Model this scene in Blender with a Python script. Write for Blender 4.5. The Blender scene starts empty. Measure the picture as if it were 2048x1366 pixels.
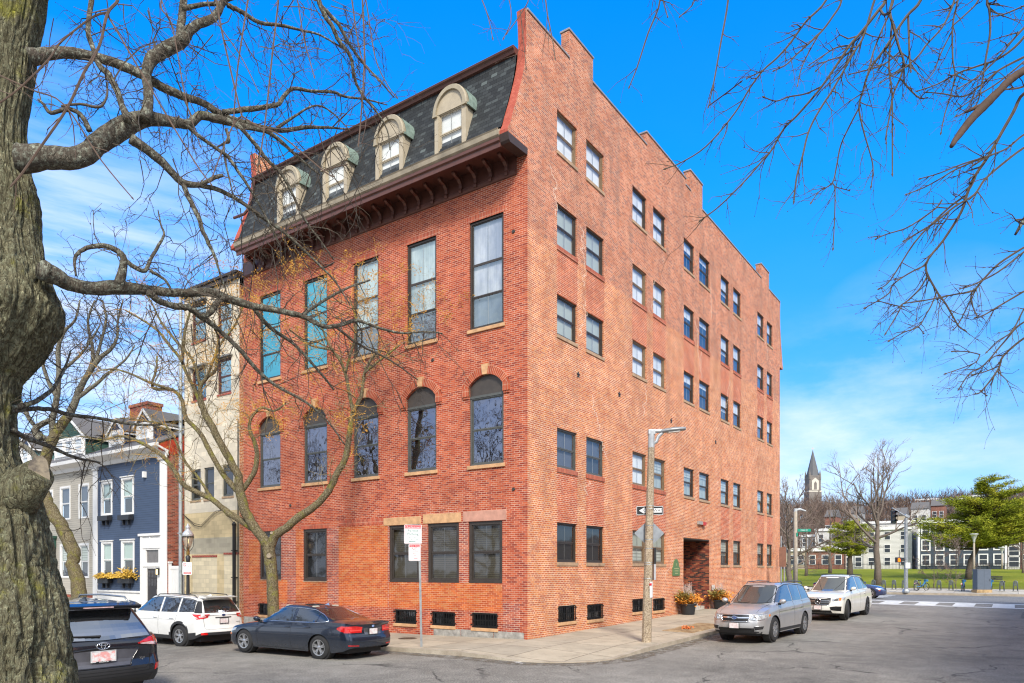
import bpy, math, random
from mathutils import Vector, Matrix, noise
from mathutils.bvhtree import BVHTree
from mathutils.geometry import tessellate_polygon
R = random.Random(7)
pi = math.pi
scene = bpy.context.scene
COL = scene.collection
sin, cos, rad = math.sin, math.cos, math.radians
# world frame: corner of the brick building = origin, +x along its side street wall, +y along its front wall
F = 1440.; CX = 1024.; HY = 1140.; CZ = 2.25; X0 = 0.50; Y0 = 23.3
_n = math.hypot(1004, 1440); ax, bx = 1004 / _n, 1440 / _n
CAMX = -(ax * X0 + bx * Y0); CAMY = -(-bx * X0 + ax * Y0)
def unproj(px, py, Y):
    dx, dy = (px - CX) / F * Y - X0, Y - Y0
    return Vector((ax * dx + bx * dy, -bx * dx + ax * dy, CZ + (HY - py) / F * Y))
def depth(x, y): return Y0 + bx * x + ax * y
def proj(p):
    X = X0 + ax * p[0] - bx * p[1]; Y = depth(p[0], p[1])
    return CX + F * X / Y, HY - F * (p[2] - CZ) / Y
def Apl(px, py, x=0.):
    k = (px - CX) / F
    y = (X0 + ax * x - k * (Y0 + bx * x)) / (bx + k * ax)
    return y, CZ + (HY - py) / F * depth(x, y)
def sm(a, b, t):
    t = min(1, max(0, (t - a) / (b - a))); return t * t * (3 - 2 * t)
def hr(x, y):            # road height
    z = .0145 * max(-25, min(x, 33)) + (-.015 * min(y, 60) if y > 0 else .01 * max(y, -25)) - .13
    if x > 33: z += (.17 - z) * sm(33, 44, x)
    return z
def hl(x, y):            # park lawn
    if x < 49.6: return hr(x, y)
    return .3 + .25 * sm(49.6, 56, x) + 1.75 * sm(55, 108, x)
def Gr(px, py, off=0., h=hr):
    lo, hi = 2., 400.
    for _ in range(50):
        m = (lo + hi) / 2; p = unproj(px, py, m)
        if p.z > h(p.x, p.y) + off: lo = m
        else: hi = m
    return unproj(px, py, lo)

# ---------------------------------------------------------------- meshes
class MB:
    def __init__(s): s.v = []; s.f = []; s.m = []; s.uvs = {}
    def face(s, pts, m=0, uv=None):
        i = len(s.v); s.v += [tuple(p) for p in pts]; s.f.append(tuple(range(i, i + len(pts)))); s.m.append(m)
        if uv: s.uvs[len(s.f) - 1] = uv
    def box(s, x0, y0, z0, x1, y1, z1, m=0):
        if x0 > x1: x0, x1 = x1, x0
        if y0 > y1: y0, y1 = y1, y0
        if z0 > z1: z0, z1 = z1, z0
        i = len(s.v)
        s.v += [(x0,y0,z0),(x1,y0,z0),(x1,y1,z0),(x0,y1,z0),(x0,y0,z1),(x1,y0,z1),(x1,y1,z1),(x0,y1,z1)]
        for q in ((0,3,2,1),(4,5,6,7),(0,1,5,4),(1,2,6,5),(2,3,7,6),(3,0,4,7)):
            s.f.append(tuple(i + k for k in q)); s.m.append(m)
        return s
    def obox(s, c, hx, hy, hz, rz=0, m=0, rx=0, ry=0):
        mt = Matrix.Translation(c) @ Matrix.Rotation(rz, 4, 'Z') @ Matrix.Rotation(ry, 4, 'Y') @ Matrix.Rotation(rx, 4, 'X')
        i = len(s.v); s.box(-hx, -hy, -hz, hx, hy, hz, m)
        for k in range(i, len(s.v)): s.v[k] = tuple(mt @ Vector(s.v[k]))
        return s
    def prism(s, poly, axis, a, b, m=0, caps=True):
        """poly = 2D points extruded along axis from a to b; 'x': (y,z), 'y': (x,z), 'z': (x,y)"""
        def P(p, t):
            return {'x': (t, p[0], p[1]), 'y': (p[0], t, p[1]), 'z': (p[0], p[1], t)}[axis]
        n = len(poly); i = len(s.v)
        s.v += [P(p, a) for p in poly] + [P(p, b) for p in poly]
        for k in range(n):
            l = (k + 1) % n; s.f.append((i + k, i + l, i + n + l, i + n + k)); s.m.append(m)
        if caps:
            for t in tessellate_polygon([[Vector((p[0], p[1], 0)) for p in poly]]):
                s.f.append(tuple(i + k for k in t)); s.m.append(m)
                s.f.append(tuple(i + n + k for k in reversed(t))); s.m.append(m)
        return s
    def tube(s, pts, rs, n=6, m=0, cap=True, wob=0., wobs=3.):
        pts = [Vector(p) for p in pts]
        if not hasattr(rs, '__len__'): rs = [rs] * len(pts)
        N = len(pts); t = (pts[1] - pts[0]).normalized()
        u = t.orthogonal().normalized(); base = len(s.v)
        for k in range(N):
            if k == 0: d = pts[1] - pts[0]
            elif k == N - 1: d = pts[-1] - pts[-2]
            else: d = pts[k + 1] - pts[k - 1]
            d = d.normalized() if d.length > 1e-9 else t
            u = (u - d * u.dot(d)); u = u.normalized() if u.length > 1e-6 else d.orthogonal().normalized()
            w = d.cross(u)
            for j in range(n):
                a = 2 * pi * j / n; r = rs[k]
                q = u * cos(a) + w * sin(a)
                if wob: r *= 1 + wob * noise.noise((pts[k] + q * r) * wobs)
                s.v.append(tuple(pts[k] + q * r))
        for k in range(N - 1):
            for j in range(n):
                a = base + k * n + j; b = base + k * n + (j + 1) % n
                s.f.append((a, b, b + n, a + n)); s.m.append(m)
        if cap and n > 2:
            s.f.append(tuple(base + j for j in reversed(range(n)))); s.m.append(m)
            s.f.append(tuple(base + (N - 1) * n + j for j in range(n))); s.m.append(m)
        return s
    def lathe(s, prof, c=(0, 0, 0), n=20, m=0, axis='z', cap=True):
        """prof: (r, h) pairs"""
        base = len(s.v); N = len(prof)
        for r, h in prof:
            for j in range(n):
                a = 2 * pi * j / n; p = (r * cos(a), r * sin(a), h)
                if axis == 'x': p = (h, p[0], p[1])
                if axis == 'y': p = (p[0], h, p[1])
                s.v.append((p[0] + c[0], p[1] + c[1], p[2] + c[2]))
        for k in range(N - 1):
            for j in range(n):
                a = base + k * n + j; b = base + k * n + (j + 1) % n
                s.f.append((a, b, b + n, a + n)); s.m.append(m)
        for k, o in ((0, 1), (N - 1, 0)):
            if cap and prof[k][0] > 1e-4:
                q = [base + k * n + j for j in range(n)]
                s.f.append(tuple(reversed(q)) if o else tuple(q)); s.m.append(m)
        return s
    def grid(s, fn, nu, nv, m=0, close=False):
        base = len(s.v)
        for i in range(nu + 1):
            for j in range(nv + 1): s.v.append(tuple(fn(i / nu, j / nv)))
        for i in range(nu):
            for j in range(nv):
                a = base + i * (nv + 1) + j
                s.f.append((a, a + nv + 1, a + nv + 2, a + 1)); s.m.append(m)
        return s
    def build(s, name, mats, parent=None, smooth=False, bevel=0, fixn=False, auto=None, sub=0, uvfix=True):
        me = bpy.data.meshes.new(name)
        off = Vector(parent.matrix_world.translation) if parent is not None else Vector()
        vs = s.v
        if parent is not None and s.world_space:
            o = ABS[parent.name]; vs = [(a - o[0], b - o[1], c - o[2]) for a, b, c in s.v]
        me.from_pydata(vs, [], s.f)
        if not isinstance(mats, (list, tuple)): mats = [mats]
        for m in mats: me.materials.append(m)
        if len(mats) > 1: me.polygons.foreach_set('material_index', s.m)
        uv = me.uv_layers.new(name='UVMap').data
        src = s.v
        for p in me.polygons:
            if p.index in s.uvs:
                for li, q in zip(p.loop_indices, s.uvs[p.index]): uv[li].uv = q
                continue
            n = p.normal; a = abs(n.x), abs(n.y), abs(n.z)
            for li in p.loop_indices:
                c = src[me.loops[li].vertex_index]
                if a[2] > a[0] and a[2] > a[1]: uv[li].uv = (c[0], c[1])
                elif a[0] > a[1]: uv[li].uv = (c[1], c[2])
                else: uv[li].uv = (c[0], c[2])
        if fixn:
            import bmesh
            bm = bmesh.new(); bm.from_mesh(me); bmesh.ops.remove_doubles(bm, verts=bm.verts, dist=1e-4)
            bmesh.ops.recalc_face_normals(bm, faces=bm.faces); bm.to_mesh(me); bm.free()
        if smooth: me.polygons.foreach_set('use_smooth', [True] * len(me.polygons))
        if auto is not None:
            me.polygons.foreach_set('use_smooth', [True] * len(me.polygons)); me.set_sharp_from_angle(angle=rad(auto))
        o = bpy.data.objects.new(name, me); COL.objects.link(o)
        if parent is not None: o.parent = parent
        ABS[o.name] = ABS[parent.name] if parent is not None else (0, 0, 0)
        if bevel:
            b = o.modifiers.new('b', 'BEVEL'); b.width = bevel; b.segments = 2; b.limit_method = 'ANGLE'; b.angle_limit = rad(40)
        if sub:
            b = o.modifiers.new('s', 'SUBSURF'); b.levels = b.render_levels = sub
        return o
    world_space = False
class WB(MB):            # vertices given in world coordinates even under a parent
    world_space = True
ABS = {}
def empty(name, loc=(0, 0, 0), rz=0, label=None, cat=None, group=None, scale=None):
    o = bpy.data.objects.new(name, None); COL.objects.link(o)
    o.location = loc; o.rotation_euler = (0, 0, rz)
    if scale: o.scale = scale
    o.empty_display_size = .2
    ABS[o.name] = tuple(loc)
    return tag(o, label, cat, group)
def tag(o, label=None, cat=None, group=None, kind=None):
    if label: o['label'] = label
    if cat: o['category'] = cat
    if group: o['group'] = group
    if kind: o['kind'] = kind
    return o
def copytree(o, parent=None):
    c = o.copy(); COL.objects.link(c); c.parent = parent
    ABS[c.name] = ABS.get(o.name, (0, 0, 0))
    for ch in list(o.children): copytree(ch, c)
    return c
def text_mb(mb, s, size, pos, xdir, updir, m=0, align='CENTER', extr=0.002, space=1.):
    """write real letter shapes into a mesh builder"""
    cu = bpy.data.curves.new('t', 'FONT'); cu.body = s; cu.size = size; cu.align_x = align; cu.align_y = 'CENTER'
    cu.extrude = extr; cu.resolution_u = 2; cu.space_character = space
    ob = bpy.data.objects.new('t', cu); COL.objects.link(ob)
    dg = bpy.context.evaluated_depsgraph_get(); me = ob.evaluated_get(dg).to_mesh()
    xd = Vector(xdir).normalized(); ud = Vector(updir).normalized(); nd = xd.cross(ud); b = len(mb.v); p0 = Vector(pos)
    for v in me.vertices: mb.v.append(tuple(p0 + xd * v.co.x + ud * v.co.y + nd * v.co.z))
    for p in me.polygons: mb.f.append(tuple(b + i for i in p.vertices)); mb.m.append(m)
    ob.evaluated_get(dg).to_mesh_clear(); bpy.data.objects.remove(ob); bpy.data.curves.remove(cu)

# ---------------------------------------------------------------- materials
class NT:
    def __init__(s, name):
        s.mat = bpy.data.materials.new(name); s.mat.use_nodes = True; s.t = s.mat.node_tree; s.t.nodes.clear()
        s.out = s.n('ShaderNodeOutputMaterial')
    def n(s, ty, **kw):
        nd = s.t.nodes.new(ty)
        for k, v in kw.items():
            if k.startswith('i_'): nd.inputs[k[2:].replace('_', ' ')].default_value = v
            else: setattr(nd, k, v)
        return nd
    def l(s, a, b): s.t.links.new(a, b)
    def coord(s, kind='UV', scale=(1, 1, 1), rot=(0, 0, 0)):
        tc = s.n('ShaderNodeTexCoord'); mp = s.n('ShaderNodeMapping'); mp.inputs['Scale'].default_value = scale
        mp.inputs['Rotation'].default_value = rot
        s.l(tc.outputs[kind], mp.inputs['Vector']); return mp.outputs[0]
    def noise(s, co, scale, detail=4, rough=.6):
        x = s.n('ShaderNodeTexNoise'); x.inputs['Scale'].default_value = scale; x.inputs['Detail'].default_value = detail
        x.inputs['Roughness'].default_value = rough; s.l(co, x.inputs['Vector']); return x.outputs['Fac']
    def ramp(s, fac, stops, interp='LINEAR'):
        r = s.n('ShaderNodeValToRGB'); r.color_ramp.interpolation = interp; e = r.color_ramp.elements
        while len(e) < len(stops): e.new(.5)
        for k, (p, c) in enumerate(stops):
            e[k].position = p; e[k].color = (c if hasattr(c, '__len__') else (c, c, c)) [:3] + (1,) if hasattr(c, '__len__') else (c, c, c, 1)
        s.l(fac, r.inputs[0]); return r.outputs[0]
    def mix(s, fac, a, b, bt='MIX'):
        x = s.n('ShaderNodeMix', data_type='RGBA', blend_type=bt)
        for sock, v in ((x.inputs[0], fac), (x.inputs[6], a), (x.inputs[7], b)):
            if hasattr(v, 'links') or hasattr(v, 'is_linked'): s.l(v, sock)
            else: sock.default_value = v if not hasattr(v, '__len__') else tuple(v)[:3] + (1,)
        return x.outputs[2]
    def math(s, op, a, b=0., clamp=False):
        x = s.n('ShaderNodeMath', operation=op, use_clamp=clamp)
        for k, v in enumerate((a, b)):
            if hasattr(v, 'is_linked'): s.l(v, x.inputs[k])
            else: x.inputs[k].default_value = v
        return x.outputs[0]
    def bsdf(s, color, rough=.6, metal=0., spec=.5, bump=None, bd=.01, bs=.5, **kw):
        b = s.n('ShaderNodeBsdfPrincipled')
        for k, v in (('Base Color', color), ('Roughness', rough), ('Metallic', metal), ('Specular IOR Level', spec)) + tuple((k.replace('_', ' '), v) for k, v in kw.items()):
            if hasattr(v, 'is_linked'): s.l(v, b.inputs[k])
            else: b.inputs[k].default_value = (tuple(v)[:3] + (1,)) if hasattr(v, '__len__') else v
        if bump is not None:
            bn = s.n('ShaderNodeBump'); bn.inputs['Distance'].default_value = bd; bn.inputs['Strength'].default_value = bs
            s.l(bump, bn.inputs['Height']); s.l(bn.outputs[0], b.inputs['Normal'])
        s.l(b.outputs[0], s.out.inputs[0]); return s.mat
MATS = {}
def mul(c, k): return tuple(v * k for v in c)
def plain(name, c, rough=.55, metal=0., spec=.5, vary=.18, scale=6., bump=0., bscale=60., coord='Object', **kw):
    if name in MATS: return MATS[name]
    t = NT(name); co = t.coord(coord)
    nz = t.noise(co, scale, 5)
    col = t.ramp(nz, [(.3, mul(c, 1 - vary)), (.7, mul(c, 1 + vary))])
    rr = t.ramp(nz, [(.3, max(.02, rough - .06)), (.7, min(1, rough + .06))])
    b = t.noise(co, bscale, 3) if bump else None
    MATS[name] = t.bsdf(col, rr, metal, spec, bump=b, bd=bump, **kw); return MATS[name]
def brick(name, cols, mortar, ms=.010, bw=.208, bh=.0677, squash=1., freq=2, wear=(.75, 1.15), wscale=.5, dirt=None, rough=.85, offset=.5, stain=None):
    t = NT(name); co = t.coord('UV')
    b = t.n('ShaderNodeTexBrick', offset=offset, squash=squash, squash_frequency=freq)
    for k, v in (('Scale', 1.), ('Mortar Size', ms / 2), ('Mortar Smooth', .15), ('Bias', 0.), ('Brick Width', bw), ('Row Height', bh)): b.inputs[k].default_value = v
    b.inputs['Color1'].default_value = (0, 0, 0, 1); b.inputs['Color2'].default_value = (1, 1, 1, 1); b.inputs['Mortar'].default_value = (.5, .5, .5, 1)
    # wobble the courses a little so the joints are not ruler-straight
    nv = t.n('ShaderNodeTexNoise'); nv.inputs['Scale'].default_value = 3.; t.l(co, nv.inputs['Vector'])
    mx = t.n('ShaderNodeVectorMath', operation='MULTIPLY_ADD'); mx.inputs[1].default_value = (.012, .012, 0); t.l(nv.outputs['Color'], mx.inputs[0]); t.l(co, mx.inputs[2])
    t.l(mx.outputs[0], b.inputs['Vector'])
    n = len(cols); col = t.ramp(b.outputs['Color'], [(k / n, c) for k, c in enumerate(cols)], 'CONSTANT')
    col = t.mix(1., col, t.ramp(t.noise(co, wscale, 6), [(.3, wear[0]), (.7, wear[1])]), 'MULTIPLY')
    col = t.mix(1., col, t.ramp(t.noise(co, 40, 3), [(.3, .82), (.7, 1.12)]), 'MULTIPLY')
    mo = t.mix(1., mortar, t.ramp(t.noise(co, 1.3, 5), [(.35, .6), (.65, 1.2)]), 'MULTIPLY')
    fc = t.math('MULTIPLY', b.outputs['Fac'], t.ramp(t.noise(co, 4.5, 4), [(.3, .62), (.6, 1.)]))
    col = t.mix(fc, col, mo)
    if stain:   # pale efflorescence blooms
        col = t.mix(t.ramp(t.noise(co, .9, 8, .75), [(.62, 0.), (.74, stain[1])]), col, stain[0])
    if dirt:    # darkening bands up the wall (weathered brick)
        col = t.mix(t.ramp(t.noise(t.coord('UV', (1, .12, 1)), 1.1, 5), [(.5, 0.), (.72, dirt[1])]), col, dirt[0])
    MATS[name] = t.bsdf(col, rough, spec=.25, bump=t.math('SUBTRACT', 1., b.outputs['Fac']), bd=.006, bs=.6)
    return MATS[name]
def glassmat(name, tint=(.02, .025, .03), refl=.35, rough=.02, bumpy=.0, clear=.6):
    """window pane: what is behind shows, plus a mirror coat that grows at grazing angles"""
    t = NT(name); tr = t.n('ShaderNodeBsdfTransparent'); tr.inputs[0].default_value = (clear, clear * 1.02, clear * 1.02, 1)
    gl = t.n('ShaderNodeBsdfGlossy'); gl.inputs['Roughness'].default_value = rough; gl.inputs['Color'].default_value = tuple(tint) + (1,)
    lw = t.n('ShaderNodeLayerWeight'); lw.inputs[0].default_value = .5
    fac = t.math('ADD', t.math('MULTIPLY', t.math('POWER', lw.outputs['Facing'], 4.), 1 - refl), refl, True)
    if bumpy:
        bn = t.n('ShaderNodeBump'); bn.inputs['Distance'].default_value = bumpy; t.l(t.noise(t.coord('Object'), 1.3, 2), bn.inputs['Height'])
        t.l(bn.outputs[0], gl.inputs['Normal'])
    mx = t.n('ShaderNodeMixShader'); t.l(fac, mx.inputs[0]); t.l(tr.outputs[0], mx.inputs[1]); t.l(gl.outputs[0], mx.inputs[2]); t.l(mx.outputs[0], t.out.inputs[0])
    MATS[name] = t.mat; return t.mat
# ---------------------------------------------------------------- camera, sky, sun
cam = bpy.data.cameras.new('camera'); camo = bpy.data.objects.new('camera', cam); COL.objects.link(camo)
camo.location = (CAMX, CAMY, CZ); camo.rotation_euler = (rad(90), 0, -math.atan2(bx, ax))
cam.sensor_width = 36; cam.lens = 36 * F / 2048; cam.shift_y = (HY - 683) / 2048; cam.clip_end = 4000; cam.clip_start = .1
scene.camera = camo
scene.view_settings.view_transform = 'Standard'; scene.view_settings.look = 'None'; scene.view_settings.exposure = 0.45; scene.view_settings.gamma = 1
scene.cycles.max_bounces = 8; scene.cycles.diffuse_bounces = 3; scene.cycles.glossy_bounces = 4; scene.cycles.transparent_max_bounces = 24
scene.cycles.use_denoising = True; scene.cycles.caustics_reflective = False; scene.cycles.caustics_refractive = False
scene.cycles.filter_width = 1.2
SUN_EL, = (rad(40),)
# direction towards the sun in world axes: from behind the camera, a little to its right
fw = Vector((bx, ax, 0)); rt = Vector((ax, -bx, 0))
sd = (-fw * .97 + rt * .16).normalized()
sv = Vector((sd.x * cos(SUN_EL), sd.y * cos(SUN_EL), sin(SUN_EL)))
sl = bpy.data.lights.new('sun', 'SUN'); sl.energy = 3.6; sl.angle = rad(13); sl.color = (1, .93, .82)
so = bpy.data.objects.new('sun', sl); COL.objects.link(so); so.rotation_euler = sv.to_track_quat('Z', 'Y').to_euler()
W = bpy.data.worlds.new('World'); scene.world = W; W.use_nodes = True
t = NT.__new__(NT); t.t = W.node_tree; t.t.nodes.clear(); t.out = t.n('ShaderNodeOutputWorld')
sky = t.n('ShaderNodeTexSky', sky_type='NISHITA', sun_disc=False, sun_elevation=SUN_EL, sun_rotation=math.atan2(sd.x, sd.y), altitude=0, air_density=1.0, dust_density=.3, ozone_density=2.5)
tc = t.n('ShaderNodeTexCoord'); sp = t.n('ShaderNodeSeparateXYZ'); t.l(tc.outputs['Generated'], sp.inputs[0])
z = sp.outputs[2]
tint = t.ramp(z, [(0., (.80, .92, 1.15)), (.14, (.55, .93, 1.4)), (.30, (.20, 1.12, 1.9)), (.45, (.02, 1.35, 2.5)), (.62, (.0, 1.45, 3.0)), (.78, (.3, 1.1, 1.6)), (1., (.6, 1., 1.2))])
blue = t.mix(1., sky.outputs[0], tint, 'MULTIPLY')
den = t.math('ADD', t.math('ABSOLUTE', z), .16)
cx = t.math('DIVIDE', sp.outputs[0], den); cy = t.math('DIVIDE', sp.outputs[1], den)
cb = t.n('ShaderNodeCombineXYZ'); t.l(cx, cb.inputs[0]); t.l(cy, cb.inputs[1]); cb.inputs[2].default_value = 3.7
nz = t.noise(cb.outputs[0], .62, 9, .6)
cl = t.ramp(nz, [(.40, 0.), (.64, 1.)])
lowm = t.ramp(z, [(0., .5), (.14, .34), (.24, .14), (.34, .02), (.66, 0.), (.78, .9)])   # clouds low ahead; unseen cloud overhead added to whiten the skylight
# unseen cloud behind and left, added to whiten ambient light; windows mirror it
vd = t.n('ShaderNodeVectorMath', operation='DOT_PRODUCT'); vd.inputs[1].default_value = tuple((-fw * .9 - rt * .42).normalized()); t.l(tc.outputs['Generated'], vd.inputs[0])
back = t.ramp(vd.outputs['Value'], [(.05, 0.), (.45, 1.)])
side = t.n('ShaderNodeVectorMath', operation='DOT_PRODUCT'); side.inputs[1].default_value = tuple((rt * .9 - fw * .35 + Vector((0, 0, .25))).normalized()); t.l(tc.outputs['Generated'], side.inputs[0])
back = t.math('MAXIMUM', back, t.ramp(side.outputs['Value'], [(.62, 0.), (.90, 1.)]))
# a long thin wisp ahead to the left
def lobe(px, py, Y, a, b):
    d = (unproj(px, py, Y) - camo.location).normalized()
    q = t.n('ShaderNodeVectorMath', operation='DOT_PRODUCT'); q.inputs[1].default_value = tuple(d); t.l(tc.outputs['Generated'], q.inputs[0])
    return t.ramp(q.outputs['Value'], [(cos(rad(b)), 0.), (cos(rad(a)), 1.)])
mask = t.math('MAXIMUM', lowm, back)
mask = t.math('MULTIPLY', cl, mask, True)
mask = t.math('MAXIMUM', mask, t.math('MULTIPLY', back, t.ramp(nz, [(.30, .35), (.52, 1.)])))
w1 = t.math('MAXIMUM', lobe(130, 420, 10, 1, 10), lobe(380, 485, 10, 1, 8)); w2 = t.math('MAXIMUM', lobe(60, 700, 10, 3, 17), lobe(230, 900, 10, 3, 18))
strk = t.ramp(t.noise(t.coord('Generated', (2, 2, 16)), 1.6, 6), [(.36, .1), (.62, 1.)])
wis = t.math('MULTIPLY', t.math('MAXIMUM', t.math('MULTIPLY', w1, .42), t.math('MULTIPLY', w2, .8)), strk)
w3 = t.math('MULTIPLY', t.math('MAXIMUM', lobe(1850, 800, 10, 2, 10), lobe(1700, 930, 10, 3, 12)), t.ramp(nz, [(.44, .02), (.62, .6)]))
mask = t.math('MAXIMUM', t.math('MAXIMUM', mask, wis), w3)
cloudc = t.ramp(t.noise(cb.outputs[0], 1.3, 6), [(.3, (6.2, 6.8, 7.9)), (.7, (8.6, 8.9, 9.4))])
fin = t.mix(mask, blue, cloudc)
bg = t.n('ShaderNodeBackground'); bg.inputs['Strength'].default_value = .11; t.l(fin, bg.inputs[0]); t.l(bg.outputs[0], t.out.inputs[0])

# ---------------------------------------------------------------- ground materials
def asphalt(name, a, b, wear=1.):
    t = NT(name); co = t.coord('UV')
    big = t.noise(co, .16, 5, .6); mid = t.noise(co, 1.7, 8, .8); fine = t.noise(co, 26, 4, .85)
    vo = t.n('ShaderNodeTexVoronoi', feature='F1'); vo.inputs['Scale'].default_value = 130; t.l(co, vo.inputs['Vector'])
    col = t.ramp(t.math('ADD', t.math('MULTIPLY', big, .5), t.math('MULTIPLY', mid, .5)), [(.36, a), (.62, b)])
    col = t.mix(1., col, t.ramp(fine, [(.34, .30), (.5, 1.), (.66, 2.0)]), 'MULTIPLY')
    col = t.mix(1., col, t.ramp(vo.outputs['Distance'], [(.1, 1.35), (.6, .85)]), 'MULTIPLY')
    cr = t.n('ShaderNodeTexVoronoi', feature='DISTANCE_TO_EDGE'); cr.inputs['Scale'].default_value = .23
    nv = t.n('ShaderNodeTexNoise'); nv.inputs['Scale'].default_value = 1.2; nv.inputs['Detail'].default_value = 6; t.l(co, nv.inputs['Vector'])
    ad = t.n('ShaderNodeVectorMath', operation='MULTIPLY_ADD'); ad.inputs[1].default_value = (1.3, 1.3, 0); t.l(nv.outputs['Color'], ad.inputs[0]); t.l(co, ad.inputs[2]); t.l(ad.outputs[0], cr.inputs['Vector'])
    crk = t.math('MULTIPLY', t.ramp(cr.outputs[0], [(.003, 1.), (.011, 0.)]), t.ramp(t.noise(co, .35, 3), [(.44, 0.), (.56, .8 * wear)]))
    col = t.mix(crk, col, (.022, .021, .02))
    # pale dusty blotches and a few darker oil spots
    col = t.mix(t.ramp(t.noise(co, .55, 7, .7), [(.56, 0.), (.72, .45)]), col, mul(b, 1.35))
    col = t.mix(t.ramp(t.noise(t.coord('UV', (1, .35, 1)), .8, 4, .6), [(.60, 0.), (.75, .5)]), col, mul(a, .55))
    return t.bsdf(col, .88, spec=.3, bump=fine, bd=.012, bs=.7)
M_ASPH = asphalt('asphalt', (.125, .117, .104), (.295, .277, .245))
M_ASPH2 = asphalt('asphalt_main_road', (.14, .14, .142), (.22, .218, .215), .5)
def concrete(name, base, slab=1.55, jc=.35, warm=1.):
    t = NT(name); co = t.coord('UV')
    b = t.n('ShaderNodeTexBrick', offset=0.); t.l(co, b.inputs['Vector'])
    for k, v in (('Scale', 1.), ('Mortar Size', .018), ('Mortar Smooth', .3), ('Brick Width', slab), ('Row Height', slab)): b.inputs[k].default_value = v
    b.inputs['Color1'].default_value = (.86, .86, .86, 1); b.inputs['Color2'].default_value = (1.08, 1.06, 1.03, 1); b.inputs['Mortar'].default_value = (jc, jc * .95, jc * .9, 1)
    col = t.ramp(t.noise(co, .8, 7, .65), [(.3, mul(base, .78)), (.7, mul(base, 1.12))])
    col = t.mix(1., col, b.outputs['Color'], 'MULTIPLY')
    col = t.mix(1., col, t.ramp(t.noise(co, 70, 3, .7), [(.3, .8), (.7, 1.18)]), 'MULTIPLY')
    col = t.mix(t.ramp(t.noise(co, 2.3, 7, .75), [(.52, 0.), (.7, .55)]), col, mul(base, .5))
    return t.bsdf(col, .85, spec=.3, bump=t.noise(co, 50, 3), bd=.006, bs=.5)
M_CONC = concrete('pavement_concrete', (.44, .385, .30))
M_CONC2 = concrete('far_pavement_concrete', (.5, .46, .40), 2.2)
def granite():
    t = NT('granite_kerb'); co = t.coord('Object')
    col = t.ramp(t.noise(co, 2, 5), [(.3, (.30, .25, .19)), (.7, (.50, .44, .35))])
    col = t.mix(1., col, t.ramp(t.noise(co, 90, 2, .8), [(.3, .7), (.7, 1.25)]), 'MULTIPLY')
    return t.bsdf(col, .8, spec=.3, bump=t.noise(co, 12, 4), bd=.02, bs=.6)
M_GRAN = granite()
def lawnmat():
    t = NT('lawn'); co = t.coord('UV')
    col = t.ramp(t.noise(co, .12, 7, .7), [(.30, (.11, .135, .012)), (.5, (.18, .21, .014)), (.68, (.27, .26, .035))])
    col = t.mix(1., col, t.ramp(t.noise(co, 9, 4, .8), [(.3, .65), (.7, 1.3)]), 'MULTIPLY')
    # bare brown earth near the pavement edge
    sx = t.n('ShaderNodeSeparateXYZ'); t.l(t.coord('Object'), sx.inputs[0])
    e = t.ramp(t.math('MULTIPLY', t.math('SUBTRACT', sx.outputs[0], 55.), .1), [(.0, 1.), (.9, 0.)])
    e = t.math('MULTIPLY', e, t.ramp(t.noise(co, .35, 6), [(.42, .1), (.58, .95)]))
    col = t.mix(e, col, (.13, .085, .045))
    return t.bsdf(col, .95, spec=.15, bump=t.noise(co, 20, 4), bd=.03, bs=.8)
M_LAWN = lawnmat()

def heightsheet(name, xs, ys, h, mat, off=0., keep=None):
    mb = MB(); idx = {}
    for i, x in enumerate(xs):
        for j, y in enumerate(ys):
            idx[i, j] = len(mb.v); mb.v.append((x, y, h(x, y) + off))
    for i in range(len(xs) - 1):
        for j in range(len(ys) - 1):
            if keep and not keep((xs[i] + xs[i+1]) / 2, (ys[j] + ys[j+1]) / 2): continue
            mb.f.append((idx[i, j], idx[i+1, j], idx[i+1, j+1], idx[i, j+1])); mb.m.append(0)
    o = mb.build(name, mat, smooth=True); tag(o, kind='structure'); return o
def rng(a, b, st):
    n = max(1, int(math.ceil((b - a) / st))); return [a + (b - a) * k / n for k in range(n + 1)]
# one ground sheet to the horizon, then the streets above it
def hg(x, y):
    if x > 49: return hl(x, y) - .12
    return hr(x, y) - .05
heightsheet('ground', [-900, -300, -120, -60] + rng(-30, 60, 3)[0:] + rng(64, 110, 4) + [140, 200, 320, 600, 1400], [-900, -300, -130] + rng(-80, 80, 4) + [130, 300, 900], hg, plain('earth', (.12, .10, .07), .95, vary=.3, scale=.05))
heightsheet('road', [-120, -60] + rng(-30, 33, 1.5), [-60, -40] + rng(-30, 60, 1.5) + [100, 160], hr, M_ASPH)
heightsheet('main_road', rng(33, 49.5, 1.1), [-160, -100, -70] + rng(-50, 50, 2) + [90, 160], hr, M_ASPH2)
heightsheet('lawn', rng(55.4, 112, 2.5), [-140, -100] + rng(-70, 70, 4) + [120], lambda x, y: hl(x, y) + .06 + .12 * noise.noise(Vector((x * .12, y * .12, 0))), M_LAWN)
heightsheet('park_pavement', rng(49.8, 55.4, .9), [-140, -100] + rng(-60, 50, 3) + [100], hl, M_CONC2, .04)

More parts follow.
